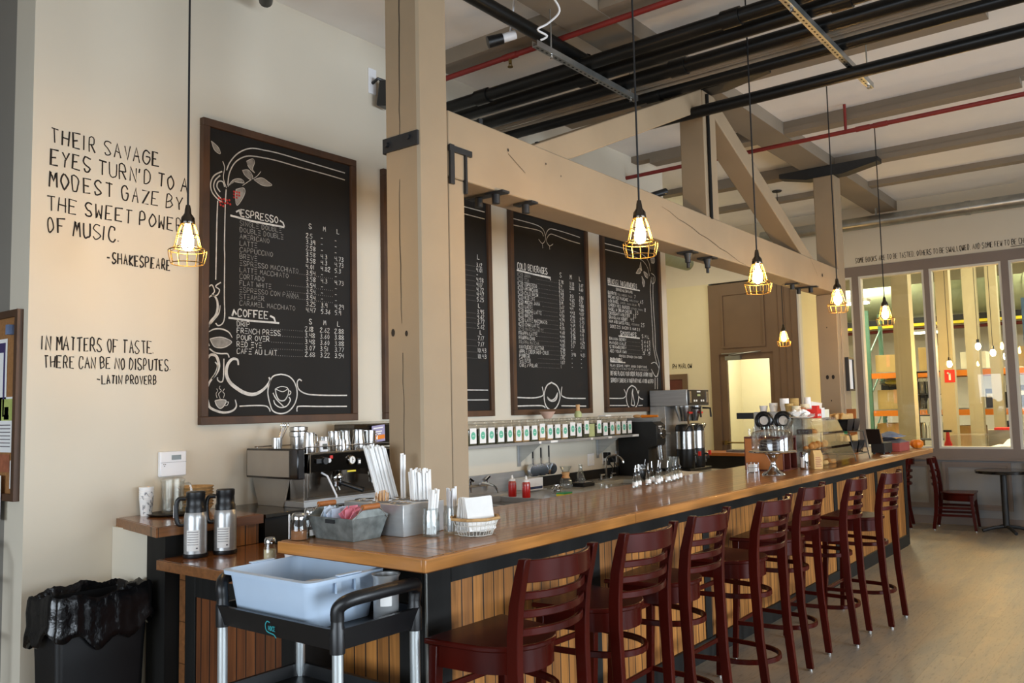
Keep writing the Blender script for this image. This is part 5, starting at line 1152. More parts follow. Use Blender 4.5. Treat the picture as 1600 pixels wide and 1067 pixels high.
jar(2.785, 2.515, 'glass jar with white plastic cutlery, right of the straw jar')
sticks('wrapped_straw', 14, 2.675, 2.535, BT+0.010, 0.185, 0.020, 'paper', 'paper wrapped straw standing in the glass jar before the organiser', 'straw', 'straws in the glass jar', lean=(0.05, -0.07), spread=0.03, hv=0.08)
sticks('plastic_knife', 8, 2.785, 2.515, BT+0.010, 0.185, 0.018, 'white_plastic', 'white plastic cutlery piece standing in the right glass jar', 'cutlery', 'plastic cutlery in the jar', spread=0.07, flat=(0.013, 0.007), hv=0.1)
t = thing('wire_basket', 'small wire basket with wooden rim full of white napkins', 'basket', (2.80, 2.395, BT+0.001)); t.scale = (1.1, 1.1, 1.1)
m = MB()
def oct_(r, z): return [(r*math.cos(PI/4*k+PI/8), r*math.sin(PI/4*k+PI/8), z) for k in range(8)]
for r, z in ((0.068, 0.003), (0.078, 0.022), (0.086, 0.042), (0.094, 0.060)): m.tube(oct_(r, z), 0.0016, 5, closed=True)
for k in range(32):
    a = 2*PI*k/32
    def rad(R): 
        s = (a-PI/8) % (PI/4) - PI/8; return R*math.cos(PI/8)/math.cos(s)
    m.tube([(rad(0.068)*math.cos(a), rad(0.068)*math.sin(a), 0.003), (rad(0.094)*math.cos(a), rad(0.094)*math.sin(a), 0.062)], 0.0012, 4)
for k in range(-2, 3): m.tube([(0.026*k, -0.06, 0.003), (0.026*k, 0.06, 0.003)], 0.0012, 4)
m.build('wire_mesh', 'white_trim', t)
MB().tube(oct_(0.098, 0.066), 0.006, 8, closed=True).build('rim', 'wicker', t)
for k in range(9):
    o = solo('napkin', MB().ob((0, 0, 0), (0.14, 0.005, 0.14)), 'paper' if k % 2 else 'paper_shade', 'folded white napkin standing in the wire basket', 'napkin', 'napkins in the wire basket')
    o.location = (2.80+rs.uniform(-0.004, 0.004)+0.004*k-0.012, 2.355+0.0105*k, BT+0.094-0.002*k); o.rotation_euler = (-0.22+0.03*k, rs.uniform(-0.06, 0.06)+0.015*k, rs.uniform(-0.05, 0.05)-0.25)

# ================================================================ ESPRESSO MACHINE
t = thing('espresso_machine', 'chrome two-group espresso machine on the black cabinet left of the column', 'espresso machine', (3.08, 3.95, 1.063))
MB().b(0.10, 0.86, 0.20, 0.50, 0.0, 0.20).build('rear_body', 'dark_steel', t, bevel=0.004)
m = MB(); m.b(0.06, 0.88, 0.02, 0.24, 0.0, 0.034); m.b(0.06, 0.88, 0.02, 0.024, 0.034, 0.042); m.build('drip_tray', 'brushed', t, bevel=0.003)
m = MB(); m.extr([(0.08, 0.02, 0.197), (0.08, 0.50, 0.197), (0.08, 0.50, 0.305), (0.08, 0.0, 0.305)], (0.80, 0, 0)); m.build('upper_body', 'dark_steel', t, bevel=0.003)
MB().b(0.082, 0.088, -0.004, 0.02, 0.195, 0.306).build('front_trim', 'chrome', t)
m = MB(); m.b(0.0, 0.05, 0.0, 0.49, 0.165, 0.34); m.build('side_frame', 'gloss_black', t, bevel=0.006)
MB().b(-0.004, 0.0, 0.075, 0.475, 0.178, 0.328).build('side_panel', 'panel_beige', t)
m = MB(); m.extr([(0.05, 0.20, 0.0), (0.05, 0.44, 0.0), (0.05, 0.50, 0.164), (0.05, 0.15, 0.164)], (0.012, 0, 0)); m.build('lower_side_panel', 'panel_beige', t)
m = MB()
for x in (0.088, 0.115): m.tube([(x, 0.05, 0.195), (x-0.01, 0.04, 0.034)], 0.004)
m.build('side_rails', 'chrome', t)
m = MB(); m.b(0.06, 0.88, 0.03, 0.49, 0.3055, 0.312)
for y in (0.02, 0.493): m.tube([(0.06, y, 0.345), (0.88, y, 0.345)], 0.004)
for x in (0.08, 0.35, 0.60, 0.87): m.cyl((x, 0.02, 0.31), (x, 0.02, 0.345), 0.003); m.cyl((x, 0.493, 0.31), (x, 0.493, 0.345), 0.003)
m.build('cup_rail', 'chrome', t)
for k, x in enumerate((0.36, 0.66)):
    m = MB(); m.lathe([(0.030, 0.13), (0.036, 0.14), (0.036, 0.165), (0.030, 0.175), (0.026, 0.197)], 20, (x, 0.085, 0)); m.b(x-0.02, x+0.02, 0.08, 0.21, 0.15, 0.19)
    g = m.build('group_head', 'chrome', t)
    m = MB(); m.lathe([(0.031, 0.10), (0.033, 0.128)], 18, (x, 0.085, 0)); m.cyl((x-0.010, 0.085, 0.10), (x-0.014, 0.075, 0.075), 0.005); m.cyl((x+0.010, 0.085, 0.10), (x+0.014, 0.075, 0.075), 0.005); m.build('portafilter', 'chrome', g)
    MB().tube([(x+0.01, 0.055, 0.118), (x+0.07, -0.07, 0.075)], 0.012, 12, r1=0.016).build('portafilter_handle', 'black_plastic', g)
    MB().b(x+0.02, x+0.085, 0.012, 0.018, 0.183, 0.193).build('yellow_tag', 'yellow', g)
for x, lean in ((0.21, 0.04),): MB().tube([(x, 0.05, 0.19), (x+0.02, 0.02, 0.17), (x+0.07, 0.0, 0.055), (x+0.073, 0.0, 0.04)], 0.006).build('steam_wand', 'white_plastic', t)
m = MB(); m.lathe([(0.020, -0.026), (0.022, -0.004), (0.022, 0)], 16, (0.19, 0.008, 0.262), 'Y'); m.b(0.13, 0.19, -0.006, 0.003, 0.25, 0.275); m.build('steam_knob', 'black_plastic', t)
MB().lathe([(0.013, -0.010), (0.013, 0)], 14, (0.226, 0.004, 0.262), 'Y').build('white_button', 'white_plastic', t)
g = MB().lathe([(0.026, -0.012), (0.028, -0.008), (0.028, 0.004)], 24, (0.40, 0.004, 0.255), 'Y').build('pressure_gauge', 'chrome', t)
m = MB(); m.lathe([(0.022, -0.0135), (0.022, -0.0125)], 24, (0.40, 0.004, 0.255), 'Y'); m.mat(1); m.ob((0.40, -0.0100, 0.255), (0.003, 0.001, 0.03)); m.ob((0.403, -0.0100, 0.258), (0.014, 0.001, 0.003)); m.build('dial', ['label_white', 'ink'], g)
m = MB(); m.b(0.445, 0.472, -0.004, 0.006, 0.225, 0.26); m.mat(1); m.b(0.450, 0.467, -0.008, -0.004, 0.232, 0.252); m.build('rocker_switch', ['black_plastic', 'label_white'], t)
MB().b(0.235, 0.255, -0.001, 0.008, 0.272, 0.29).build('red_light', 'signal_red', t)
ZT = 1.063+0.313
t = thing('utensil_cup', 'steel cup with spoons and thermometers on the left end of the espresso machine', 'cup', (3.175, 4.27, ZT))
MB().lathe([(0.030, 0), (0.031, 0.085), (0.029, 0.085), (0.028, 0.005)], 22, cap1=False).build('cup', 'steel', t)
for k in range(5):
    a = rs.uniform(0, 6.28); d = Vector((0.06+0.03*math.cos(a), 0.03*math.sin(a), 0.16))
    m = MB(); m.tube([(0, 0, 0.01), tuple(d)], 0.0022, 6); m.ell(tuple(d), (0.007, 0.004, 0.014), 8, 6); m.build('spoon', 'steel', t)
def pitcher(x, y, h, r, label, a=0.0):
    t = thing('milk_pitcher', label, 'milk pitcher', (x, y, ZT), a, 'steel milk pitchers')
    MB().lathe([(r*0.96, 0), (r, 0.006), (r, h*0.35), (r*0.80, h*0.75), (r*0.86, h), (r*0.82, h), (r*0.76, h*0.75), (r*0.95, h*0.34), (r*0.9, 0.01), (0, 0.008)], 24, cap1=False).build('jug', 'steel', t)
    MB().tube([tuple(p) for p in catmull([(r*0.80, 0, h*0.88), (r*1.45, 0, h*0.85), (r*1.55, 0, h*0.45), (r*1.0, 0, h*0.2)], 5)], 0.004).build('handle', 'steel', t)
pitcher(3.21, 4.01, 0.115, 0.038, 'tall steel pitcher at the left end on the espresso machine, left of the timer')
pitcher(3.36, 4.06, 0.085, 0.034, 'small steel milk pitcher just right of the white timer', 0.2)
pitcher(3.47, 4.10, 0.115, 0.042, 'large steel milk pitcher, first in the row behind the small one', 0.3)
pitcher(3.435, 3.985, 0.070, 0.028, 'smallest steel milk pitcher at the front of the row', 0.2)
pitcher(3.57, 4.12, 0.115, 0.042, 'large steel milk pitcher, second in the row', 0.3)
pitcher(3.67, 4.10, 0.118, 0.042, 'large steel milk pitcher, third in the row', 0.3)
t = thing('steel_bowl', 'wide steel cup standing left of the hopper bin on the espresso machine', 'bowl', (3.775, 4.12, ZT)); MB().lathe([(0.040, 0), (0.046, 0.11), (0.043, 0.11), (0.038, 0.006)], 24, cap1=False).build('vessel', 'steel', t); MB().tube([(0.046, 0, 0.09), (0.075, 0, 0.085), (0.07, 0, 0.04), (0.044, 0, 0.03)], 0.004).build('handle', 'steel', t)
solo('saucer_stack', MB().lathe([(0.05, 0), (0.052, 0.085), (0.058, 0.09), (0.058, 0.115), (0.05, 0.12), (0.056, 0.125), (0.056, 0.145), (0.02, 0.15)], 24), 'steel', 'stack of steel tins behind the white timer', 'tin', loc=(3.36, 4.30, ZT))
t = thing('kitchen_timer', 'small white digital timer standing on the espresso machine', 'timer', (3.295, 3.985, ZT)); MB().ob((0, 0, 0.033), (0.058, 0.016, 0.066), (-0.15, 0, 0)).build('housing', 'white_plastic', t, bevel=0.006); MB().ob((0.004, -0.0095, 0.030), (0.034, 0.002, 0.034), (-0.15, 0, 0)).build('display', 'lcd', t); MB().ob((0.002, -0.011, 0.022), (0.026, 0.0015, 0.012), (-0.15, 0, 0)).build('digits', 'ink', t)
t = thing('bean_bin', 'smoky clear bean bin with a price tag behind the milk pitchers', 'bin', (3.74, 4.215, ZT))
MB().b(0, 0.40, 0, 0.20, 0, 0.15).build('bin_body', 'smoke', t, bevel=0.004); MB().b(-0.012, 0.41, -0.01, 0.21, 0.1505, 0.165).build('lid', 'frost', t); MB().b(0.02, 0.27, 0.02, 0.18, 0.004, 0.125).build('beans', 'chocolate', t); MB().b(0.285, 0.385, 0.005, 0.19, 0.004, 0.14).build('divider', 'black_plastic', t)
m = MB(); m.ob((0.20, -0.012, 0.085), (0.115, 0.003, 0.11), (0.05, -0.08, 0)); m.mat(1); m.ob((0.20, -0.0145, 0.060), (0.108, 0.002, 0.028), (0.05, -0.08, 0)); m.mat(2)
for z, w in ((0.122, 0.085), (0.098, 0.07), (0.083, 0.05)): m.ob((0.195, -0.0145, z), (w, 0.002, 0.008), (0.05, -0.08, 0))
m.build('price_tag', ['lilac', 'orange', 'label_white'], t)
t = thing('tamper', 'thin steel tamper rod standing beside the bar end behind the low shaker', 'tamper', (2.80, 3.66, 0.9145)); MB().lathe([(0.028, 0), (0.028, 0.016), (0.006, 0.02), (0.006, 0.16), (0.004, 0.17)], 16).build('rod', 'steel', t)

# ================================================================ SINK AND BACK COUNTER ITEMS
def squeeze(x, y, label):
    t = thing('syrup_bottle', label, 'bottle', (x, y, 0.9165 if x > 5.32 else 0.931), 0, 'red syrup bottles'); t.scale = (0.9, 0.9, 0.75)
    MB().lathe([(0.033, 0), (0.035, 0.005), (0.035, 0.14), (0.028, 0.158)], 20).build('body', 'syrup', t)
    MB().lathe([(0.0352, 0.118), (0.0352, 0.14), (0.0285, 0.160)], 20).build('clear_shoulder', 'frost', t)
    MB().lathe([(0.029, 0.158), (0.029, 0.178), (0.012, 0.185), (0.006, 0.215), (0.003, 0.22)], 18).build('nozzle', 'label_white', t)
squeeze(5.20, 3.93, 'red syrup squeeze bottle in front, right side of the sink')
squeeze(5.22, 4.08, 'red syrup squeeze bottle behind, nearer the steel back splash')
m = MB(); m.ob((0, 0, 0), (0.12, 0.07, 0.022)); m.mat(1); m.ob((0, 0, 0.016), (0.12, 0.07, 0.010)); solo('sponge', m, ['yellow', 'green_lid'], 'green and yellow sponge lying at the front of the sink deck', 'sponge', loc=(5.52, 3.80, 0.927))
m = MB(); r_ = random.Random(4); pts = [(r_.uniform(-0.05, 0.05), r_.uniform(-0.04, 0.04), r_.uniform(0.01, 0.08)) for _ in range(40)]
m.tube([tuple(p) for p in catmull(pts, 4)], 0.004, 5); solo('steel_scrubber', m, 'chrome', 'tangled steel scrubber beside the red syrup bottle', 'scrubber', loc=(5.60, 3.93, 0.916))
t = thing('paper_box', 'white cardboard box behind the steel scrubber', 'box', (5.66, 4.25, 0.9265)); MB().b(0, 0.20, 0, 0.16, 0, 0.10).build('carton', 'paper_shade', t, bevel=0.002); m = MB(); m.b(0.01, 0.19, -0.002, 0, 0.01, 0.03); m.build('printed_band', 'navy', t)
t = thing('chemex', 'hourglass glass coffee maker with wooden collar on the back counter', 'coffee maker', (6.10, 4.18, 0.9145)); t.scale = (0.85, 0.85, 0.8)
MB().lathe([(0.045, 0), (0.068, 0.02), (0.070, 0.045), (0.055, 0.10), (0.026, 0.135), (0.030, 0.16), (0.062, 0.235), (0.060, 0.235), (0.028, 0.16), (0.024, 0.135), (0.052, 0.10), (0.066, 0.045), (0.0, 0.008)], 28, cap1=False).build('flask', 'glass', t)
MB().lathe([(0.040, 0.108), (0.045, 0.11), (0.032, 0.136), (0.044, 0.172), (0.040, 0.174), (0.029, 0.14)], 24).build('wooden_collar', 'pale_wood', t)
m = MB(); m.tube([(-0.033, 0, 0.136), (-0.06, -0.01, 0.13)], 0.003); m.ell((-0.068, -0.01, 0.125), (0.010, 0.010, 0.012), 10, 8); m.build('leather_tie', 'handle_wood', t)
t = thing('kitchen_scale', 'flat black scale between the glass coffee maker and the tall carafe', 'scale', (6.33, 4.16, 0.9145)); MB().b(-0.09, 0.09, -0.07, 0.07, 0, 0.03).build('body', 'black_plastic', t, bevel=0.004); MB().b(-0.08, 0.08, -0.06, 0.06, 0.031, 0.036).build('platform', 'gloss_black', t)
solo('carafe', MB().lathe([(0.05, 0), (0.054, 0.01), (0.035, 0.075), (0.016, 0.12), (0.018, 0.165), (0.016, 0.165), (0.014, 0.12), (0.033, 0.075), (0.051, 0.012)], 24, cap1=False), 'glass', 'clear conical glass carafe standing by the black back splash left of the tap', 'carafe', loc=(6.62, 4.37, 0.9145))
# measuring cups on the shelf bracket
for k, (x, h) in enumerate(((5.935, 1.245), (6.055, 1.262), (6.175, 1.275))):
    t = thing('measuring_cup', 'steel measuring cup hanging under the tea shelf, %s of three from the left' % ORD[k], 'measuring cup', (x, 4.40, 1.075), -0.5, 'hanging measuring cups')
    MB().lathe([(0.050-0.004*k*0, -0.045), (0.056, 0.02), (0.053, 0.02), (0.047, -0.04)], 24, (0, 0, 0), 'Y', cap1=False).build('cup', 'chrome', t)
    MB().tube([(0, 0.01, 0.055), (0, 0.012, 0.10)], 0.008).build('steel_neck', 'steel', t)
    MB().tube([(0, 0.012, 0.10), (0, 0.012, h-1.075)], 0.0075, 8).build('handle', 'black_plastic', t)
def wall_outlet(x, label):
    t = thing('outlet', label, 'outlet', (x, 4.5, 1.10), 0, 'outlets under the tea shelf'); MB().b(-0.058, 0.058, -0.007, 0, -0.058, 0.058).build('wall_plate', 'white_plastic', t, bevel=0.003)
    m = MB()
    for dx in (-0.025, 0.025): m.b(dx-0.016, dx+0.016, -0.009, -0.0071, -0.04, 0.04)
    m.build('socket', 'label_white', t)
wall_outlet(7.00, 'white outlet plate with nothing plugged in, left of the black plugs')
wall_outlet(7.27, 'white outlet plate with black plugs, just left of the black grinder')
wall_outlet(7.52, 'white outlet plate half hidden behind the black grinder')
def plug(x, z, sz, label, pts):
    t = thing('power_plug', label, 'plug', (x, 4.492, z), 0, 'black plugs and cords'); MB().b(-sz, sz, -0.055, 0, -sz, sz).build('plug_body', 'black_plastic', t, bevel=0.004)
    MB().tube([tuple(p) for p in catmull(pts, 6)], 0.005).build('cord', 'black_plastic', t)
plug(7.245, 1.13, 0.028, 'black plug in the upper left socket beside the grinder', [(0, -0.05, -0.01), (0.03, -0.09, -0.05), (0.08, -0.06, -0.12), (0.12, -0.05, -0.2)])
plug(7.245, 1.055, 0.022, 'black plug in the lower left socket beside the grinder', [(0, -0.05, 0), (-0.02, -0.10, -0.05), (-0.05, -0.09, -0.13), (-0.12, -0.08, -0.138)])
plug(7.335, 1.09, 0.034, 'large black adapter in the right socket beside the grinder', [(0, -0.05, -0.03), (0.03, -0.08, -0.10), (0.05, -0.06, -0.172)])
solo('steel_jug', MB().lathe([(0.052, 0), (0.055, 0.004), (0.055, 0.125), (0.060, 0.13), (0.060, 0.136), (0.056, 0.138), (0.051, 0.01), (0, 0.008)], 26, cap1=False), 'steel', 'steel canister on the back counter behind the pourer bottles', 'canister', loc=(6.72, 3.80, 0.9145))
t = thing('steel_tumbler', 'second steel canister with spoon behind the pourer bottles', 'canister', (6.95, 3.92, 0.9145)); MB().lathe([(0.05, 0), (0.055, 0.15), (0.052, 0.15), (0.047, 0.006)], 24, cap1=False).build('vessel', 'steel', t); MB().tube([(0.01, 0, 0.02), (0.05, -0.02, 0.20)], 0.004).build('spoon', 'steel', t)
m = MB()
def cloth(m, x0, x1, y0, y1, z, amp, seed, nx=16, ny=10):
    r = random.Random(seed); p = [r.uniform(0, 6) for _ in range(4)]; vs = []; fs = []
    for j in range(ny+1):
        for i in range(nx+1):
            u, v = i/nx, j/ny; e = min(u, 1-u, v, 1-v)
            vs.append((x0+(x1-x0)*u+0.012*math.sin(5*v+p[0]), y0+(y1-y0)*v+0.012*math.sin(6*u+p[1]), z+amp*(0.5+0.5*math.sin(7*u+3*v+p[2])*math.cos(5*v-2*u+p[3]))*min(1, e*6)+0.004))
    n = len(vs); k = (nx+1)
    for j in range(ny):
        for i in range(nx): fs.append((j*k+i, j*k+i+1, (j+1)*k+i+1, (j+1)*k+i))
    vs += [(v[0], v[1], z) for v in vs]; fs += [tuple(n+q for q in reversed(f)) for f in fs]
    rim = [i for i in range(k)] + [j*k+nx for j in range(1, ny+1)] + [ny*k+i for i in range(nx-1, -1, -1)] + [j*k for j in range(ny-1, 0, -1)]
    for a in range(len(rim)): b_ = rim[(a+1) % len(rim)]; fs.append((rim[a], n+rim[a], n+b_, b_))
    m.add(vs, fs); return m
cloth(m, 7.25, 8.05, 3.72, 3.98, 0.9145, 0.05, 3); solo('cleaning_cloth', m, 'paper', 'white cloth spread on the back counter in front of the grinder and brewer', 'cloth')
# dasher bottles along the back of the bar
BO = [(4.90, 2.81), (4.98, 2.83), (5.11, 2.83), (5.19, 2.80), (5.28, 2.83), (5.30, 2.905), (5.37, 2.82), (5.40, 2.91), (5.47, 2.83), (5.55, 2.85), (5.63, 2.86)]
b0 = None
for k, (x, y) in enumerate(BO):
    lab = 'small clear bottle with steel pourer on the bar, %s from the left' % ORD[k]
    if b0 is None:
        b0 = thing('pourer_bottle', lab, 'bottle', (x, y, BT+0.001), 0, 'bottles with pourers')
        MB().lathe([(0.018, 0), (0.019, 0.004), (0.019, 0.055), (0.010, 0.075), (0.010, 0.09)], 16).build('bottle', 'glass', b0)
        MB().lathe([(0.0195, 0.016), (0.0195, 0.040)], 16, cap0=False, cap1=False).build('label', 'label_white', b0)
        MB().lathe([(0.0145, 0.088), (0.0145, 0.094), (0.008, 0.098), (0.007, 0.105)], 12).build('collar', 'black_plastic', b0)
        MB().tube([(0, 0, 0.10), (0.002, 0, 0.125), (0.006, -0.002, 0.148)], 0.0032, 8, r1=0.0022).build('pour_spout', 'chrome', b0)
    else: dup(b0, (x, y, BT+0.001), rs.uniform(-1, 1), lab)

# ================================================================ TEA SHELF
t = thing('tea_shelf', 'long stainless wall shelf holding the row of tea tins', 'shelf', (4.40, 4.20, 1.30))
MB().b(0, 3.03, 0, 0.298, 0.008, 0.032).build('board', 'brushed', t, bevel=0.003)
for x in (0.3, 1.45, 2.72):
    m = MB(); m.extr([(x, 0.298, 0.007), (x, 0.05, 0.007), (x, 0.298, -0.17)], (0.004, 0, 0)); m.b(x-0.02, x+0.024, 0.29, 0.298, -0.19, 0.007); m.build('bracket', 'brushed', t)
for x, w in ((1.35, 0.03), (1.52, 0.10), (2.15, 0.03), (2.45, 0.06), (2.90, 0.12)): MB().b(x, x+w, -0.002, 0, 0.012, 0.03).build('shelf_label', 'label_white', t)
T0 = None
ft = [0.6, 0.4, 0.7, 0.5, 0.65, 0.3, 0.75, 0.7, 0.72, 0.9, 0.55, 0.6, 0.5, 0.62, 0.58, 0.8, 0.7, 0.5, 0.45, 0.5, 0.4, 0.45]
for k in range(22):
    x = 4.963 + 0.1133*k; lab = 'clear tea tin on the wall shelf, %s from the left' % ORD[k]
    if T0 is None:
        T0 = thing('tea_tin', lab, 'tea tin', (x, 4.305, 1.3335), 0, 'tea tins on the shelf')
        MB().b(-0.05, 0.05, -0.055, 0.055, 0, 0.155).build('canister', 'acrylic', T0, bevel=0.004)
        MB().b(-0.046, 0.046, -0.05, 0.05, 0.003, 0.120).build('tea_leaves', 'tea', T0)
        MB().b(-0.051, 0.051, -0.056, 0.056, 0.1555, 0.182).build('lid', 'acrylic', T0, bevel=0.006)
        m = MB(); m.b(-0.038, 0.038, -0.0585, -0.0565, 0.012, 0.130); m.mat(1)
        m.add([(0.026*math.cos(2*PI*i/20), -0.0592, 0.072+0.030*math.sin(2*PI*i/20)) for i in range(20)], [tuple(range(20))]); m.mat(0)
        m.b(-0.012, 0.012, -0.0597, -0.0593, 0.070, 0.074)
        m.build('label', ['label_white', 'mint'], T0)
    else:
        q = dup(T0, (x, 4.305 + rs.uniform(-0.006, 0.004), 1.3335), rs.uniform(-0.03, 0.03), lab)
        for c in q.children:
            if c.name.startswith('label'): c.location.z = rs.choice((0, 0, 0, 0.012, 0.02, -0.006))
            if c.name.startswith('tea_leaves') and k in (5, 6, 8, 9, 11, 15, 19): c.data = c.data.copy(); c.data.materials[0] = K['bamboo' if k == 15 else 'wicker']
            if c.name.startswith('label') and k == 15: bpy.data.objects.remove(c)
# bowl and whisk stand on the tins
t = thing('matcha_bowl', 'pink clay bowl standing on top of the tea tins', 'bowl', (6.02, 4.30, 1.516)); MB().lathe([(0.03, 0), (0.034, 0.004), (0.070, 0.06), (0.066, 0.06), (0.03, 0.008), (0, 0.007)], 28, cap1=False).build('bowl', 'terracotta', t); MB().lathe([(0.055, 0.045), (0.0, 0.046)], 20).build('contents', 'bamboo', t)
t = thing('bamboo_whisk', 'green tipped bamboo whisk standing on the tea tins, right of the clay bowl', 'whisk', (6.50, 4.30, 1.516)); MB().lathe([(0.030, 0), (0.036, 0.02), (0.030, 0.045), (0.018, 0.06)], 20).build('tines', 'bamboo', t); MB().lathe([(0.018, 0.06), (0.016, 0.075), (0.020, 0.115), (0.019, 0.117)], 18).build('handle', 'pale_wood', t)
solo('paper_pad', MB().b(-0.05, 0.05, -0.04, 0.04, 0, 0.012), 'paper', 'small white pad lying on the right end of the tea tins', 'pad', loc=(6.96, 4.30, 1.5165))
# grinder
t = thing('coffee_grinder', 'tall black bulk coffee grinder with round silver dial, right end of the tea shelf', 'grinder', (7.46, 4.02, 0.9145))
m = MB(); m.extr([(0, 0.02, 0.30), (0, 0.0, 0.34), (0, 0.0, 0.50), (0, 0.05, 0.535), (0, 0.40, 0.535), (0, 0.44, 0.40), (0, 0.44, 0.0), (0, 0.10, 0.0), (0, 0.10, 0.27)], (0.19, 0, 0)); m.build('body', 'black_matte', t, bevel=0.006)
m = MB(); m.lathe([(0.048, -0.03), (0.052, -0.02), (0.052, 0)], 24, (0.095, -0.0, 0.42), 'Y'); d = m.build('dial_ring', 'chrome', t)
MB().lathe([(0.040, -0.034), (0.042, -0.031)], 24, (0.095, 0, 0.42), 'Y').build('dial_face', 'black_plastic', t); MB().cyl((0.095, -0.03, 0.42), (0.095, -0.10, 0.42), 0.008).build('lever', 'chrome', t)
m = MB(); m.b(0.04, 0.10, -0.002, 0, 0.485, 0.495); m.b(0.04, 0.08, -0.002, 0, 0.47, 0.476); m.build('marking', 'label_white', t)
m = MB(); m.extr([(0.02, 0.05, 0.536), (0.17, 0.05, 0.536), (0.19, 0.03, 0.575), (0.0, 0.03, 0.575)], (0, 0.30, 0)); m.build('hopper', 'brushed', t)
m = MB(); m.cyl((0.095, 0.03, 0.30), (0.095, 0.02, 0.16), 0.035, n=16); m.build('spout', 'smoke', t)
solo('glass_beaker', MB().lathe([(0.055, 0), (0.06, 0.17), (0.057, 0.17), (0.052, 0.006)], 24, cap1=False), 'frost', 'clear measuring beaker under the grinder spout', 'beaker', loc=(7.55, 3.90, 0.9145+0.02))
t = thing('grinder_brush', 'orange handled brush lying on top of the black grinder', 'brush', (7.53, 4.20, 1.505)); MB().tube([(0.0, -0.16, 0.0), (0.0, 0.02, 0.0)], 0.012, 10, r1=0.016).build('handle', 'orange', t); MB().ell((0, 0.07, 0.0), (0.022, 0.05, 0.018), 12, 8).build('bristles', 'pale_wood', t)
# brewer
t = thing('coffee_brewer', 'tall stainless twin coffee brewer at the right end of the back counter', 'coffee brewer', (8.13, 4.003, 0.915))
MB().b(0, 0.52, 0.0, 0.45, 0, 0.03).build('base', 'black_plastic', t, bevel=0.004)
MB().b(0, 0.52, 0.27, 0.45, 0.031, 0.685).build('rear_column', 'brushed', t, bevel=0.004)
MB().b(0.0, 0.52, 0.012, 0.45, 0.686, 0.855).build('brew_head', 'brushed', t, bevel=0.006)
m = MB(); m.b(0.02, 0.50, 0.0, 0.0115, 0.692, 0.852); p = m.build('control_panel', 'black_plastic', t)
m = MB()
for x in (0.06, 0.46):
    m.b(x-0.022, x+0.022, -0.003, 0, 0.715, 0.835)
m.build('key_strip', 'steel', p)
m = MB()
for x in (0.15, 0.20, 0.32, 0.37): m.b(x-0.015, x+0.015, -0.003, 0, 0.727, 0.748)
m.b(0.22, 0.30, -0.003, 0, 0.825, 0.84); m.build('buttons', 'label_white', p)
MB().b(0.225, 0.295, -0.003, 0, 0.785, 0.805).build('display', 'bamboo', p)
for x in (0.14, 0.385):
    m = MB(); m.lathe([(0.045, 0.52), (0.088, 0.66), (0.09, 0.685)], 22, (x, 0.13, 0)); f = m.build('brew_funnel', 'steel', t)
    m = MB(); m.tube([(x+0.06, 0.05, 0.66), (x+0.08, -0.03, 0.655), (x+0.082, -0.035, 0.56)], 0.011); m.build('funnel_handle', 'black_plastic', f)
    m = MB(); m.b(x-0.04, x+0.04, 0.038, 0.042, 0.60, 0.62); m.build('badge', 'signal_red', f)
def urn(x, label):
    t = thing('coffee_urn', label, 'urn', (x, 4.123, 0.9455), 0, 'steel and black coffee urns')
    MB().lathe([(0.095, 0), (0.098, 0.01), (0.098, 0.20)], 26).build('lower_body', 'black_plastic', t)
    MB().lathe([(0.1005, 0.2005), (0.1005, 0.385)], 26).build('steel_band', 'steel', t)
    MB().lathe([(0.098, 0.3855), (0.098, 0.43), (0.085, 0.455), (0.03, 0.465)], 26).build('upper_body', 'black_plastic', t)
    MB().tube([(-0.085, -0.06, 0.40), (-0.085, -0.09, 0.45), (0.0, -0.11, 0.455), (0.085, -0.09, 0.45), (0.085, -0.06, 0.40)], 0.006).build('bail_handle', 'chrome', t)
    m = MB(); m.cyl((0, -0.095, 0.14), (0, -0.15, 0.14), 0.012); m.cyl((0, -0.145, 0.15), (0, -0.145, 0.09), 0.010); m.build('faucet', 'chrome', t)
    MB().b(-0.012, 0.012, -0.175, -0.15, 0.13, 0.175).build('faucet_handle', 'signal_red', t)
    MB().cyl((0.03, -0.102, 0.05), (0.03, -0.102, 0.19), 0.007).build('gauge_glass', 'frost', t)
urn(8.27, 'steel and black coffee urn under the brewer, left one')
urn(8.515, 'steel and black coffee urn with red tap handle under the brewer, right one')

# ================================================================ RIGHT END OF THE BAR
t = thing('cake_stand', 'silver footed cake stand on the bar with a clear domed cover', 'cake stand', (6.25, 2.40, BT+0.001))
MB().lathe([(0.085, 0), (0.078, 0.012), (0.040, 0.035), (0.020, 0.075), (0.018, 0.10), (0.045, 0.145), (0.08, 0.163), (0.17, 0.165), (0.178, 0.172), (0.172, 0.178), (0.0, 0.174)], 40).build('stand', 'chrome', t)
MB().lathe([(0.150, 0.179), (0.152, 0.30), (0.145, 0.318), (0.09, 0.335), (0.02, 0.34)], 40, cap0=False, cap1=False).build('dome', 'dome_glass', t)
MB().tube([tuple(p) for p in catmull([(-0.03, 0, 0.34), (-0.02, 0, 0.36), (0, 0, 0.367), (0.02, 0, 0.36), (0.03, 0, 0.34)], 4)], 0.005).build('dome_handle', 'chrome', t)
m = MB(); m.lathe([(0.165, 0.1785), (0.168, 0.1795)], 24); m.build('doily', 'ivory', t)
t = thing('chocolate_cake', 'dark chocolate cake under the clear dome', 'cake', (6.25, 2.40, BT+0.182)); MB().lathe([(0.095, 0), (0.10, 0.01), (0.085, 0.075), (0.06, 0.085), (0, 0.088)], 26).build('cake', 'chocolate', t)
r_ = random.Random(12); m = MB()
for k in range(3): m.tube([(0.10*math.cos(2*PI*i/24), 0.10*math.sin(2*PI*i/24), 0.02+0.022*k+0.004*math.sin(i*1.3+k)) for i in range(24)], 0.0025, 4, closed=True)
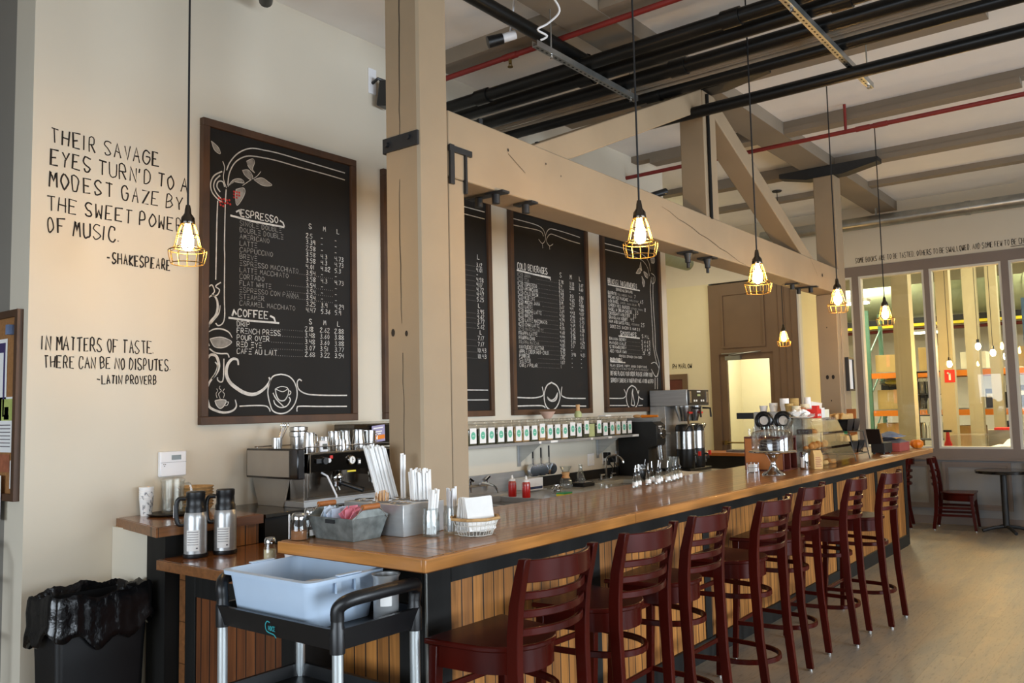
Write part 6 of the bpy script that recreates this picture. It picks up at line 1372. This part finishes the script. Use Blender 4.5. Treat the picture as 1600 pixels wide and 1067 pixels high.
m.build('icing_lines', 'chalk_dim', t)
t = thing('sugar_holder', 'small wire holder with white packets, left of the cake stand', 'holder', (6.42, 2.63, BT+0.001)); m = MB()
for x in (-0.04, 0.04):
    for y in (-0.03, 0.03): m.cyl((x, y, 0), (x, y, 0.075), 0.003)
for z in (0.003, 0.038, 0.075): m.tube([(-0.04, -0.03, z), (0.04, -0.03, z), (0.04, 0.03, z), (-0.04, 0.03, z)], 0.0025, 5, closed=True)
m.build('wire_frame', 'chrome', t)
for k in range(3): MB().b(-0.033+0.023*k, -0.013+0.023*k, -0.024, 0.024, 0.004, 0.062).build('packet_bundle', 'label_white', t)
t = thing('wooden_crate', 'reddish brown wooden box on the bar behind the cake stand', 'box', (6.58, 2.44, BT+0.001)); m = MB(); m.b(0, 0.30, 0.0, 0.32, 0.0, 0.012); m.b(0, 0.30, 0, 0.32, 0.255, 0.27); m.b(0, 0.012, 0.0, 0.32, 0.012, 0.255); m.b(0.288, 0.30, 0, 0.32, 0.012, 0.255); m.b(0.012, 0.288, 0.308, 0.32, 0.012, 0.255); m.b(0.14, 0.155, 0.0, 0.308, 0.012, 0.255); m.build('box_frame', 'dark_wood', t, bevel=0.002); MB().b(-0.006, -0.0005, 0.01, 0.31, 0.012, 0.255).build('side_panel', 'amber_wood', t)
for k in range(7):
    x, y = 6.64+0.085*(k % 3), 2.50+0.085*(k//3); q = solo('drinking_glass', MB().lathe([(0.028, 0), (0.036, 0.075), (0.034, 0.075), (0.026, 0.005)], 18, cap1=False), 'acrylic', 'clear glass in the cluster standing on the wooden box', 'glass', 'glasses on the wooden box', loc=(x, y, BT+0.272))
q = thing('glass_mug', 'white handled glass mug at the front of the cluster on the wooden box', 'mug', (6.61, 2.71, BT+0.272)); MB().lathe([(0.020, 0), (0.024, 0.06), (0.022, 0.06), (0.018, 0.005)], 18, cap1=False).build('mug', 'acrylic', q); MB().tube([(-0.022, 0, 0.05), (-0.045, 0, 0.045), (-0.045, 0, 0.02), (-0.02, 0, 0.012)], 0.004).build('handle', 'label_white', q)
t = thing('cup_dispenser', 'steel cup dispenser box with two round black openings, behind the wooden box', 'cup dispenser', (7.25, 2.595, BT+0.001))
MB().b(0, 0.22, 0, 0.345, 0, 0.46).build('housing', 'brushed', t, bevel=0.004)
for y in (0.245, 0.075):
    m = MB(); m.lathe([(0.082, -0.0), (0.082, -0.028), (0.072, -0.034), (0.045, -0.03), (0.042, -0.004)], 28, (0, y, 0.385), 'X'); g = m.build('black_gasket', 'gloss_black', t)
    MB().lathe([(0.038, -0.026), (0.040, -0.004)], 20, (-0.001, y, 0.385), 'X').build('paper_cup', 'paper_shade', g)
MB().b(-0.01, 0.0, 0.345, 0.50, 0.40, 0.455).build('black_plate', 'black_plastic', t)
SB = BT + 0.462
def cupstack(x, y, z, n, mat, label, r=0.034, grp='stacks of takeaway cups'):
    m = MB(); prof = [(r*0.75, 0)]
    for k in range(n): prof += [(r*0.93, 0.075+0.012*k), (r, 0.083+0.012*k), (r*0.96, 0.086+0.012*k)]
    m.lathe(prof, 20); m.v = [(x_*1.12, y_*1.12, z_*0.62) for x_, y_, z_ in m.v]; return solo('cup_stack', m, mat, label, 'cup stack', grp, loc=(x, y, z))
cupstack(7.36, 2.89, SB, 1, 'paper', 'short stack of white cups at the left on the cup dispenser'); cupstack(7.36, 2.80, SB, 4, 'paper', 'medium stack of white cups, second from the left on the cup dispenser')
cupstack(7.36, 2.70, SB, 9, 'paper', 'tall stack of white cups beside the shorter white stacks', 0.036); cupstack(7.29, 2.635, SB, 3, 'card', 'short stack of tan cups right of the tall white stack'); cupstack(7.43, 2.635, SB, 9, 'card', 'tall stack of tan cups on the right edge of the cup dispenser')
# pastry case
t = thing('pastry_case', 'clear acrylic pastry case with slanted front and three shelves', 'display case', (7.00, 2.20, BT+0.001))
Wc = 0.68
m = MB(); e = 0.006
for x in (0, Wc-e): m.extr([(x, 0.0, 0), (x, 0.38, 0), (x, 0.38, 0.40), (x, 0.16, 0.40), (x, 0.0, 0.05)], (e, 0, 0))
m.b(e, Wc-e, 0, 0.38, 0, e); m.b(e, Wc-e, 0.16, 0.38, 0.40-e, 0.40); m.b(e, Wc-e, 0.374, 0.38, e, 0.394); m.build('case_walls', 'acrylic', t)
for k in range(3):
    z0, z1 = 0.055+0.115*k, 0.15+0.115*k; y0 = 0.0+0.16*(z0-0.05)/0.35; y1 = 0.16*(z1-0.05)/0.35
    m = MB(); m.extr([(e, y0, z0), (Wc-e, y0, z0), (Wc-e, y1, z1), (e, y1, z1)], (0, 0.004, 0)); m.build('front_door', 'frost', t)
for z, y in ((0.14, 0.06), (0.265, 0.12)): MB().b(e, Wc-e, y, 0.373, z, z+0.005).build('shelf', 'acrylic', t)
PA = [('muffin', 0.10, 0.20, 0.008, 'bread', 'round brown muffin on the bottom of the pastry case'), ('croissant', 0.12, 0.20, 0.146, 'bread', 'golden croissant at the left on the middle shelf of the pastry case'), ('croissant', 0.30, 0.22, 0.146, 'bread', 'golden croissant second on the middle shelf of the pastry case'), ('croissant', 0.50, 0.22, 0.146, 'bread', 'golden croissant at the right on the middle shelf of the pastry case'),
      ('brownie', 0.15, 0.26, 0.271, 'chocolate', 'dark brownie on the upper shelf of the pastry case'), ('scone', 0.35, 0.26, 0.271, 'bread', 'pale scone on the upper shelf of the pastry case'), ('scone', 0.40, 0.20, 0.008, 'kraft', 'tan scone on the bottom of the pastry case'), ('scone', 0.62, 0.20, 0.008, 'bread', 'brown scone at the far right bottom of the pastry case')]
for nm, x, y, z, mt, lab in PA:
    m = MB()
    if nm == 'croissant':
        P = [(-0.07, 0.02, 0.015), (-0.035, -0.01, 0.025), (0, -0.02, 0.032), (0.035, -0.01, 0.025), (0.07, 0.02, 0.015)]
        for a in P: m.ell(a, (0.026, 0.03-abs(a[0])*0.15, a[2]), 12, 8)
    elif nm == 'brownie': m.b(-0.05, 0.05, -0.05, 0.05, 0, 0.04)
    elif nm == 'muffin': m.lathe([(0.03, 0), (0.04, 0.045), (0.05, 0.055), (0.045, 0.075), (0.02, 0.09), (0, 0.092)], 20)
    else: m.lathe([(0.045, 0), (0.055, 0.012), (0.045, 0.032), (0, 0.04)], 12)
    solo(nm, m, mt, lab, 'pastry', loc=(7.00+x*0.92, 2.20+y, BT+z+0.001), bevel=0.004 if nm == 'brownie' else 0)
ZC = BT+0.402
t = thing('plate', 'white plate with crumpled napkin on the left end of the pastry case', 'plate', (7.11, 2.47, ZC)); MB().lathe([(0.05, 0), (0.10, 0.012), (0.097, 0.015), (0.05, 0.005)], 28).build('dish', 'label_white', t)
m = MB(); r_ = random.Random(17)
for k in range(7): m.ob((r_.uniform(-0.04, 0.04), r_.uniform(-0.04, 0.04), 0.03+r_.uniform(0, 0.03)), (0.07, 0.05, 0.02), (r_.uniform(-0.7, 0.7), r_.uniform(-0.7, 0.7), r_.uniform(0, 3)))
m.build('crumpled_napkin', 'paper', t, bevel=0.005)
t = thing('tea_box', 'red cardboard box with white lettering on top of the pastry case', 'box', (7.24, 2.38, ZC)); MB().b(0, 0.11, 0, 0.17, 0, 0.075).build('carton', 'signal_red', t); m = MB(); fit(m, 'LUXURY TISSUE', -0.155, -0.015, 0.018, 0.018, 0.004, (-0.001, 0, 0), (0, -1, 0), (0, 0, 1), jit=0.0); fit(m, 'LUXURY TISSUE', 0.01, 0.10, 0.018, 0.016, 0.0035, (0, -0.001, 0), (1, 0, 0), (0, 0, 1), jit=0.0); m.build('lettering', 'label_white', t); MB().b(0.02, 0.08, 0.005, 0.05, 0.0755, 0.105).build('open_flap', 'signal_red', t)
solo('carton', MB().b(0, 0.10, 0, 0.12, 0, 0.085), 'paper_shade', 'plain white carton right of the red box on the pastry case', 'box', loc=(7.40, 2.40, ZC)); solo('carton', MB().b(0, 0.12, 0, 0.09, 0, 0.07), 'ivory', 'cream carton at the right end of the pastry case', 'box', loc=(7.53, 2.41, ZC))
o = solo('letter_sheet', MB().ob((0, 0, 0), (0.02, 0.15, 0.13), (0, 0, 0)), 'paper', 'white envelope pack leaning at the right end of the pastry case top', 'envelope', loc=(7.60, 2.54, ZC+0.075)); o.rotation_euler = (0.18, -0.15, 0.2)
cupstack(7.26, 2.562, ZC, 8, 'ivory', 'stack of cream cups behind the red box on the pastry case'); cupstack(7.36, 2.555, ZC, 6, 'pale_wood', 'stack of beige cups behind the red box on the pastry case'); cupstack(7.46, 2.555, ZC, 10, 'ivory', 'tall stack of cream cups, right one behind the red box', 0.036); cupstack(7.545, 2.56, ZC, 18, 'paper', 'very tall thin stack of white lids behind the pastry case cartons', 0.026)
t = thing('chrome_shaker', 'shiny chrome shaker standing in front of the wooden box', 'shaker', (6.80, 2.355, BT+0.001)); MB().lathe([(0.032, 0), (0.034, 0.005), (0.034, 0.13), (0.030, 0.142), (0.020, 0.146)], 24).build('body', 'chrome', t); m = MB(); m.add([(0.0346*math.cos(2.4+1.0*i/6), 0.0346*math.sin(2.4+1.0*i/6), z) for z in (0.02, 0.10) for i in range(7)], [(i, i+1, 8+i, 7+i) for i in range(6)]); m.build('label', 'label_white', t)
m = MB(); loft(m, [[(-0.04, -0.025, 0), (0.04, -0.025, 0), (0.04, 0.025, 0), (-0.04, 0.025, 0)], [(-0.042, -0.028, 0.11), (0.042, -0.028, 0.11), (0.042, 0.028, 0.11), (-0.042, 0.028, 0.11)], [(-0.038, -0.010, 0.15), (0.038, -0.010, 0.15), (0.038, 0.012, 0.15), (-0.038, 0.012, 0.15)]], True, True)
t = thing('pastry_bag', 'brown printed paper bag standing left of the pastry case', 'bag', (6.92, 2.30, BT+0.001), -0.6); m.build('bag', 'kraft', t, bevel=0.002); m = MB()
for k in range(6): m.b(-0.030, 0.030-0.008*(k % 3), -0.0295, -0.0285, 0.02+0.014*k, 0.026+0.014*k)
m.build('print', 'handle_wood', t)
# tiered black bins
t = thing('wire_stand', 'two-tier black wire stand holding snack bins, right of the pastry case', 'stand', (7.92, 2.28, BT+0.001)); m = MB()
for x in (0, 0.44):
    m.tube([(x, 0, 0), (x, 0.05, 0.26), (x, 0.30, 0.26), (x, 0.30, 0)], 0.005, 6)
    m.cyl((x, 0.01, 0.06), (x, 0.30, 0.06), 0.004)
for z, y in ((0.06, 0.01), (0.06, 0.30), (0.26, 0.05), (0.26, 0.30)): m.cyl((0, y, z), (0.44, y, z), 0.004)
m.build('wire_frame', 'black_iron', t)
for lab, x, z, y in (('black snack bin on the upper tier, left one', 0.03, 0.266, 0.06), ('black snack bin on the upper tier, right one', 0.235, 0.266, 0.06), ('black snack bin on the lower tier, left one', 0.03, 0.066, 0.03), ('black snack bin on the lower tier, right one', 0.235, 0.066, 0.03)):
    q = thing('snack_bin', lab, 'bin', (7.92+x, 2.28+y, BT+z), 0, 'black snack bins'); m = MB(); loft(m, [[(0.02, 0.02, 0), (0.165, 0.02, 0), (0.165, 0.18, 0), (0.02, 0.18, 0)], [(0, 0, 0.11), (0.185, 0, 0.11), (0.185, 0.2, 0.11), (0, 0.2, 0.11)], [(0.008, 0.008, 0.11), (0.177, 0.008, 0.11), (0.177, 0.192, 0.11), (0.008, 0.192, 0.11)], [(0.026, 0.026, 0.006), (0.159, 0.026, 0.006), (0.159, 0.174, 0.006), (0.026, 0.174, 0.006)]], True, True); m.build('bin_body', 'gloss_black', q)
r_ = random.Random(23)
for k in range(10):
    up_ = k < 6; m = MB(); m.ob((0, 0, 0), (0.09, 0.022, 0.12), (0, 0, 0)); o = solo('snack_bag', m, 'kraft', 'brown snack bag sticking out of the %s' % ('upper black bins' if up_ else 'lower black bins'), 'snack bag', 'snack bags in the %s bins' % ('upper' if up_ else 'lower'), bevel=0.008)
    kk = k if up_ else k-6; o.location = (8.01+0.205*(kk % 2)+r_.uniform(-0.02, 0.02), 2.28+(0.06 if up_ else 0.03)+0.06+0.045*(kk//2), BT+(0.266 if up_ else 0.066)+0.10); o.rotation_euler = (r_.uniform(-0.3, 0.2), r_.uniform(-0.35, 0.35), r_.uniform(-0.4, 0.4))
t = thing('upright_board', 'narrow wooden board standing upright by the far column behind the snack bins', 'board', (9.03, 2.62, BT+0.001)); MB().b(-0.012, 0.012, -0.045, 0.045, 0, 0.46).build('plank', 'amber_wood', t); MB().b(0.0125, 0.014, -0.03, 0.03, 0.1, 0.42).build('label', 'label_white', t); MB().b(-0.06, 0.06, -0.06, 0.06, 0, 0.012).build('foot', 'amber_wood', t) if False else None
t = thing('card_terminal', 'black box with an open slanted lid on the bar near its far end', 'box', (9.08, 2.33, BT+0.012)); MB().b(0, 0.30, 0, 0.13, 0, 0.10).build('box_body', 'black_matte', t, bevel=0.004); MB().b(0.301, 0.303, 0.005, 0.125, 0.005, 0.095).build('side_plate', 'lcd', t)
m = MB()
for x in (0.03, 0.27):
    for y in (0.02, 0.11): m.cyl((x, y, -0.0115), (x, y, 0), 0.012)
m.build('feet', 'black_plastic', t)
o = MB().ob((-0.03, 0.09, 0.165), (0.012, 0.13, 0.17), (0, -0.45, 0)).build('open_lid', 'black_plastic', t); MB().ob((0.12, 0.10, 0.145), (0.010, 0.10, 0.12), (0, -0.5, 0)).build('card', 'pale_wood', t)
solo('flyer_sheet', MB().b(0, 0.22, 0, 0.06, 0, 0.003), 'paper', 'white paper strip lying in front of the snack bins', 'paper', loc=(8.75, 2.23, BT+0.001))
t = thing('gift_box', 'dull red box under folded cloths at the far end of the bar', 'box', (9.55, 2.30, BT+0.001)); MB().b(0, 0.42, 0, 0.26, 0, 0.09).build('carton', 'pink_box', t, bevel=0.003)
m = MB(); cloth(m, 9.54, 9.96, 2.30, 2.58, BT+0.092, 0.05, 8); solo('folded_cloth', m, 'grey_cloth', 'grey folded cloth lying on the dull red box', 'cloth')
m = MB(); cloth(m, 9.52, 9.94, 2.31, 2.59, BT+0.152, 0.05, 9); solo('folded_cloth', m, 'blue_cloth', 'blue folded cloth on top of the grey cloth', 'cloth')
t = thing('spray_tub', 'clear tub with green lid behind the folded cloths', 'tub', (9.30, 2.76, BT+0.001)); MB().lathe([(0.09, 0), (0.08, 0.20), (0.076, 0.20), (0.086, 0.006)], 24, cap1=False).build('tub_wall', 'frost', t); MB().lathe([(0.085, 0.201), (0.085, 0.235), (0.0, 0.237)], 24).build('lid', 'green_lid', t); MB().b(-0.12, -0.085, -0.03, 0.03, 0.05, 0.19).build('yellow_label', 'yellow', t)
t = thing('pumpkin', 'small orange pumpkin at the far right corner of the bar', 'pumpkin', (10.30, 2.30, BT+0.001)); m = MB(); vs = []; n = 40
prof = [(0.02, 0.002), (0.045, 0.005), (0.066, 0.028), (0.072, 0.052), (0.064, 0.078), (0.045, 0.092), (0.025, 0.096), (0.008, 0.090)]
loft(m, [[(r*(1-0.09*abs(math.cos(5*2*PI*i/n)))*math.cos(2*PI*i/n), r*(1-0.09*abs(math.cos(5*2*PI*i/n)))*math.sin(2*PI*i/n), z) for i in range(n)] for r, z in prof], True, True); m.build('flesh', 'pumpkin', t); MB().tube([(0, 0, 0.088), (0.006, 0, 0.108), (0.018, 0.006, 0.122)], 0.007, 8, r1=0.005).build('stalk', 'bamboo', t)
# side counter by the far door
t = thing('side_counter', 'dark side counter with wooden top beside the glazed door', 'counter', (11.25, 4.55, 0)); MB().b(0, 0.6, 0, 0.95, 0.89, 0.93).build('top', 'amber_wood', t); MB().b(0.06, 0.6, 0.02, 0.93, 0, 0.889).build('body', 'black_matte', t)
t = thing('paper_pile', 'grey pile of papers on the side counter by the door', 'papers', (11.4, 4.8, 0.931)); MB().b(0, 0.22, -0.15, 0.25, 0, 0.03).build('sheets', 'grey_cloth', t); MB().ob((0.12, 0.02, 0.034), (0.2, 0.3, 0.006), (0, 0, 0.2)).build('top_sheet', 'lcd', t)

# ================================================================ WAREHOUSE BEHIND THE WINDOWS
def wcol(x, y, w, label): solo('warehouse_column', MB().b(x, x+w, y-w/2, y+w/2, 0, 4.89), 'tan_column', label, 'column', 'tan warehouse columns')
wcol(13.8, 3.20, 0.24, 'tan warehouse column behind the glass, seen through the first full window'); wcol(15.0, 2.84, 0.20, 'tan warehouse column carrying a red sign, seen through the middle window'); wcol(16.0, 2.62, 0.20, 'tan warehouse column in the middle of the middle window'); wcol(16.3, 2.33, 0.165, 'tan warehouse column at the right side of the middle window, farthest away')
t = thing('sign', 'small red sign with a white figure on the warehouse column', 'sign', (14.985, 2.80, 1.98)); MB().b(0, 0.006, -0.075, 0.075, -0.10, 0.10).build('plate', 'signal_red', t); m = MB(); m.ob((-0.001, 0, -0.01), (0.002, 0.028, 0.11)); m.ob((-0.001, 0.015, 0.043), (0.002, 0.045, 0.024), (0.6, 0, 0)); m.build('figure', 'label_white', t)
t = thing('pallet_rack', 'tall pallet rack with orange beams and green uprights in the warehouse', 'rack', (16.6, -1.0, 0))
for y in (0.3, 2.9, 5.45):
    for x in (0, 0.9):
        m = MB(); m.b(x-0.03, x+0.03, y-0.035, y+0.035, 0, 3.3); m.build('upright', 'rack_green' if y > 5 else 'rack_blue', t)
    m = MB()
    for k in range(4): m.tube([(0, y, 0.2+0.75*k), (0.9, y, 0.75+0.75*k)], 0.015, 6)
    m.build('lacing', 'rack_green', t)
for z in (0.62, 1.33, 2.02):
    for x in (-0.02, 0.9):
        for y0, y1 in ((0.345, 2.855), (2.945, 5.405)): MB().b(x-0.025, x+0.025, y0, y1, z, z+0.10).build('beam', 'orange', t)
    MB().b(0.0, 0.88, 0.35, 5.40, z+0.101, z+0.12).build('deck', 'galvanised', t)
RZ = (0.742, 1.452, 2.142); r_ = random.Random(41)
WB = [(16.75, 4.15, 2, (0.4, 0.45, 0.32), 'card', 'cardboard box on the top rack shelf, at the left in the first full window'), (16.75, 3.45, 2, (0.4, 0.35, 0.42), 'card', 'tall cardboard box on the top rack shelf, right of the first warehouse column'), (16.8, 2.75, 2, (0.4, 0.4, 0.30), 'ivory', 'cream box on the top rack shelf in the middle window'), (16.8, 1.9, 2, (0.4, 0.35, 0.35), 'card', 'cardboard box on the top rack shelf, right half of the middle window'), (16.8, 1.2, 2, (0.4, 0.4, 0.25), 'card', 'low cardboard box on the top rack shelf near the right window'),
      (16.72, 4.05, 1, (0.5, 0.62, 0.36), 'card', 'large cardboard box under a white plastic bag on the middle rack shelf'), (16.72, 4.05, 0, (0.5, 0.7, 0.45), 'kraft', 'big brown carton on the lowest rack shelf in the first full window'), (16.75, 2.85, 0, (0.4, 0.4, 0.4), 'kraft', 'brown carton on the lowest rack shelf in the middle window'), (16.75, 1.25, 0, (0.4, 0.5, 0.38), 'card', 'brown carton on the lowest rack shelf at the right'), (16.75, 1.0, 1, (0.4, 0.4, 0.35), 'blue_cloth', 'blue tote on the middle rack shelf at the right')]
for x, y, lv, (dx, dy, dz), mt, lab in WB:
    t = thing('carton', lab, 'box', (x, y, RZ[lv])); MB().b(0, dx, -dy/2, dy/2, 0, dz).build('box_body', mt, t, bevel=0.004); MB().b(-0.002, dx+0.002, -0.03, 0.03, dz*0.3, dz+0.002).build('packing_tape', 'pale_wood', t)
m = MB(); vs = []
r7 = random.Random(3)
m.ell((0, 0, 0.085), (0.2, 0.26, 0.075), 22, 14); m.v = [(x+r7.uniform(-0.02, 0.02), y+r7.uniform(-0.03, 0.03), z+r7.uniform(-0.02, 0.02)) for x, y, z in m.v]
t = thing('plastic_bag', 'white plastic bag with yellow contents lying on the large cardboard box', 'bag', (16.9, 4.1, 1.87)); m.build('bag', 'frost', t); MB().ell((0, 0.03, 0.085), (0.12, 0.14, 0.05), 12, 8).build('contents', 'yellow', t)
for k in range(6):
    y = 4.35-0.16*k; t = thing('bottle_case', 'black crate of small bottles on the middle rack shelf, behind the cardboard box', 'crate', (17.22, y, RZ[1]), 0, 'black crates on the middle shelf'); MB().b(0, 0.2, -0.07, 0.07, 0, 0.50).build('crate', 'black_plastic', t)
for k in range(12):
    lv = (1, 0)[k % 2]; y = 2.50-0.16*(k//2); t = thing('storage_crate', 'black storage crate on the rack seen in the middle window', 'crate', (16.7, y, RZ[lv]), 0, 'black storage crates on the rack')
    h = r_.uniform(0.22, 0.5); MB().b(0, 0.35, -0.075, 0.075, 0, h).build('crate', 'black_matte' if k % 3 else 'navy', t); MB().b(-0.004, 0, -0.06, 0.06, h*0.55, h*0.75).build('label', 'label_white', t)
t = thing('glass_rack', 'wire shelf unit of clear bags and bottles, right of the first warehouse column', 'shelf unit', (15.4, 3.18, 0)); m = MB()
for x in (0, 0.4):
    for y in (-0.28, 0.28): m.cyl((x, y, 0), (x, y, 2.1), 0.012)
for z in (0.5, 0.95, 1.35, 1.7, 2.08):
    for y in (-0.28, 0.28): m.cyl((0, y, z), (0.4, y, z), 0.008)
    for x in (0, 0.1, 0.2, 0.3, 0.4): m.cyl((x, -0.28, z), (x, 0.28, z), 0.008)
m.build('wire_frame', 'black_iron', t)
for k in range(24):
    z = (0.51, 0.96, 1.36, 1.71)[k % 4]; i = k//4; q = solo('clear_jar', MB().lathe([(0.035, 0), (0.04, 0.2), (0.02, 0.25), (0.02, 0.27)], 12), ('glass', 'frost', 'galvanised')[k % 3], 'clear bottle on the wire shelf unit behind the glass', 'bottle', 'bottles on the wire shelf unit', loc=(15.5, 2.93+0.1*i, z+0.01))
# lights, ducts and pipes in the warehouse
for k, (x, y, z) in enumerate(((13.4, 2.12, 2.34), (13.6, 1.97, 2.25), (13.8, 1.84, 2.20), (13.9, 2.59, 2.13))):
    t = thing('bare_bulb_lamp', 'bare glowing bulb lamp behind the middle window, %s from the left' % ('second', 'third', 'fourth', 'first')[k], 'lamp', (x, y, z), 0, 'bare bulbs behind the windows'); MB().ell((0, 0, 0), (0.035, 0.035, 0.05), 14, 10).build('bulb', 'bulb', t); MB().cyl((0, 0, 0.045), (0, 0, 0.10), 0.018).build('socket', 'black_plastic', t); MB().cyl((0, 0, 0.1), (0, 0, 4.89-z), 0.004, n=6).build('cord', 'black_plastic', t)
for k, (x, y, z) in enumerate(((18.6, 3.95, 2.98), (15.5, 4.55, 3.35), (18.6, 1.2, 3.3))):
    t = thing('tube_light', ('bright tube light low in the warehouse, right part of the first full window', 'bright tube light seen between far column and first full window', 'bright tube light far back behind the right window')[k], 'light', (x, y, z), 0, 'warehouse tube lights'); MB().b(-0.12, 0.12, -0.45, 0.45, 0, 0.05).build('fixture', 'white_trim', t); MB().b(-0.10, 0.10, -0.43, 0.43, -0.03, 0).build('tube', 'tube_lit', t)
    m = MB()
    for y_ in (-0.35, 0.35): m.cyl((0, y_, 0.05), (0, y_, 4.89-z), 0.004, n=6)
    m.build('hanging_wire', 'galvanised', t)
t = thing('warehouse_duct', 'fat round grey green duct crossing the warehouse ceiling', 'duct', (18.05, -3.0, 3.57)); MB().tube([(0, 0, 0), (0, 11.0, 0)], 0.33, 28).build('duct_tube', 'duct_green', t)
for y in range(1, 11): MB().tube([(0, y-0.03, 0), (0, y+0.03, 0)], 0.345, 28).build('joint_collar', 'duct_green', t)
m = MB(); m.b(-0.01, 0.01, 2.99, 3.01, 0.33, 1.33); m.b(-0.01, 0.01, 7.99, 8.01, 0.33, 1.33); m.build('hanger', 'galvanised', t)
for k, (x, z, lab) in enumerate(((13.3, 4.25, 'rust red pipe just behind the top of the windows'), (14.8, 4.05, 'rust red pipe behind the windows, second one back'), (19.4, 3.1, 'rust red pipe low at the back of the warehouse'))): pipe('sprinkler_pipe', lab, [(x, -5.5, z), (x, 8.9, z)], 0.035, 'red_pipe', joints=(6.0, 8.6))
for k, (x, z) in enumerate(((14.2, 4.3), (15.8, 4.3), (18.3, 4.2), (19.8, 3.5))): solo('warehouse_beam', MB().b(x, x+0.25, -6.0, 9.0, z, z+0.35), 'tan_column', 'tan beam crossing the warehouse ceiling, %s from the windows' % ORD[k], 'beam', 'beams in the warehouse')
t = thing('gantry_beam', 'black and yellow crane rail crossing the back of the warehouse', 'beam', (19.2, -6.0, 3.22)); MB().b(0, 0.2, 0, 15, 0, 0.12).build('rail', 'black_matte', t); MB().b(0, 0.2, 0, 15, -0.06, -0.001).build('yellow_flange', 'yellow', t)
t = thing('packing_table', 'low white table cluttered with cloths right behind the middle window', 'table', (13.1, 1.55, 0)); MB().b(0, 0.7, -0.6, 0.45, 0.92, 0.96).build('table_top', 'label_white', t); m = MB()
for x in (0.04, 0.66):
    for y in (-0.55, 0.40): m.cyl((x, y, 0), (x, y, 0.919), 0.025)
m.build('table_legs', 'galvanised', t)
m = MB(); cloth(m, 13.15, 13.7, 1.2, 1.9, 0.961, 0.14, 14); solo('loose_cloth', m, 'blue_paper', 'pale blue cloth heaped on the white table behind the window', 'cloth')
t = thing('plastic_tote', 'translucent bluish tote behind the middle window', 'tote', (13.0, 2.28, 0)); MB().b(0, 0.5, -0.20, 0.20, 0.62, 1.12).build('tote_body', 'frost', t, bevel=0.02); MB().b(0.0, 0.5, -0.2, 0.2, 0, 0.615).build('plinth', 'concrete', t)
t = thing('red_tray', 'bright red tray on the cloth heap behind the window', 'tray', (13.8, 1.95, 1.16)); MB().b(0, 0.3, -0.2, 0.1, 0, 0.03).build('tray', 'signal_red', t); MB().b(0.02, 0.28, -0.26, 0.18, -1.16, -0.001).build('stand', 'concrete', t)
t = thing('fire_extinguisher', 'red fire extinguisher behind the lower left corner of the middle window', 'extinguisher', (12.9, 2.48, 0.80)); MB().lathe([(0.045, 0), (0.05, 0.01), (0.05, 0.20), (0.03, 0.25), (0.02, 0.36)], 18).build('cylinder', 'signal_red', t); MB().b(-0.02, 0.02, -0.05, 0.05, 0.36, 0.39).build('valve', 'black_plastic', t); MB().b(-0.1, 0.1, -0.1, 0.1, -0.80, -0.001).build('stand', 'concrete', t)
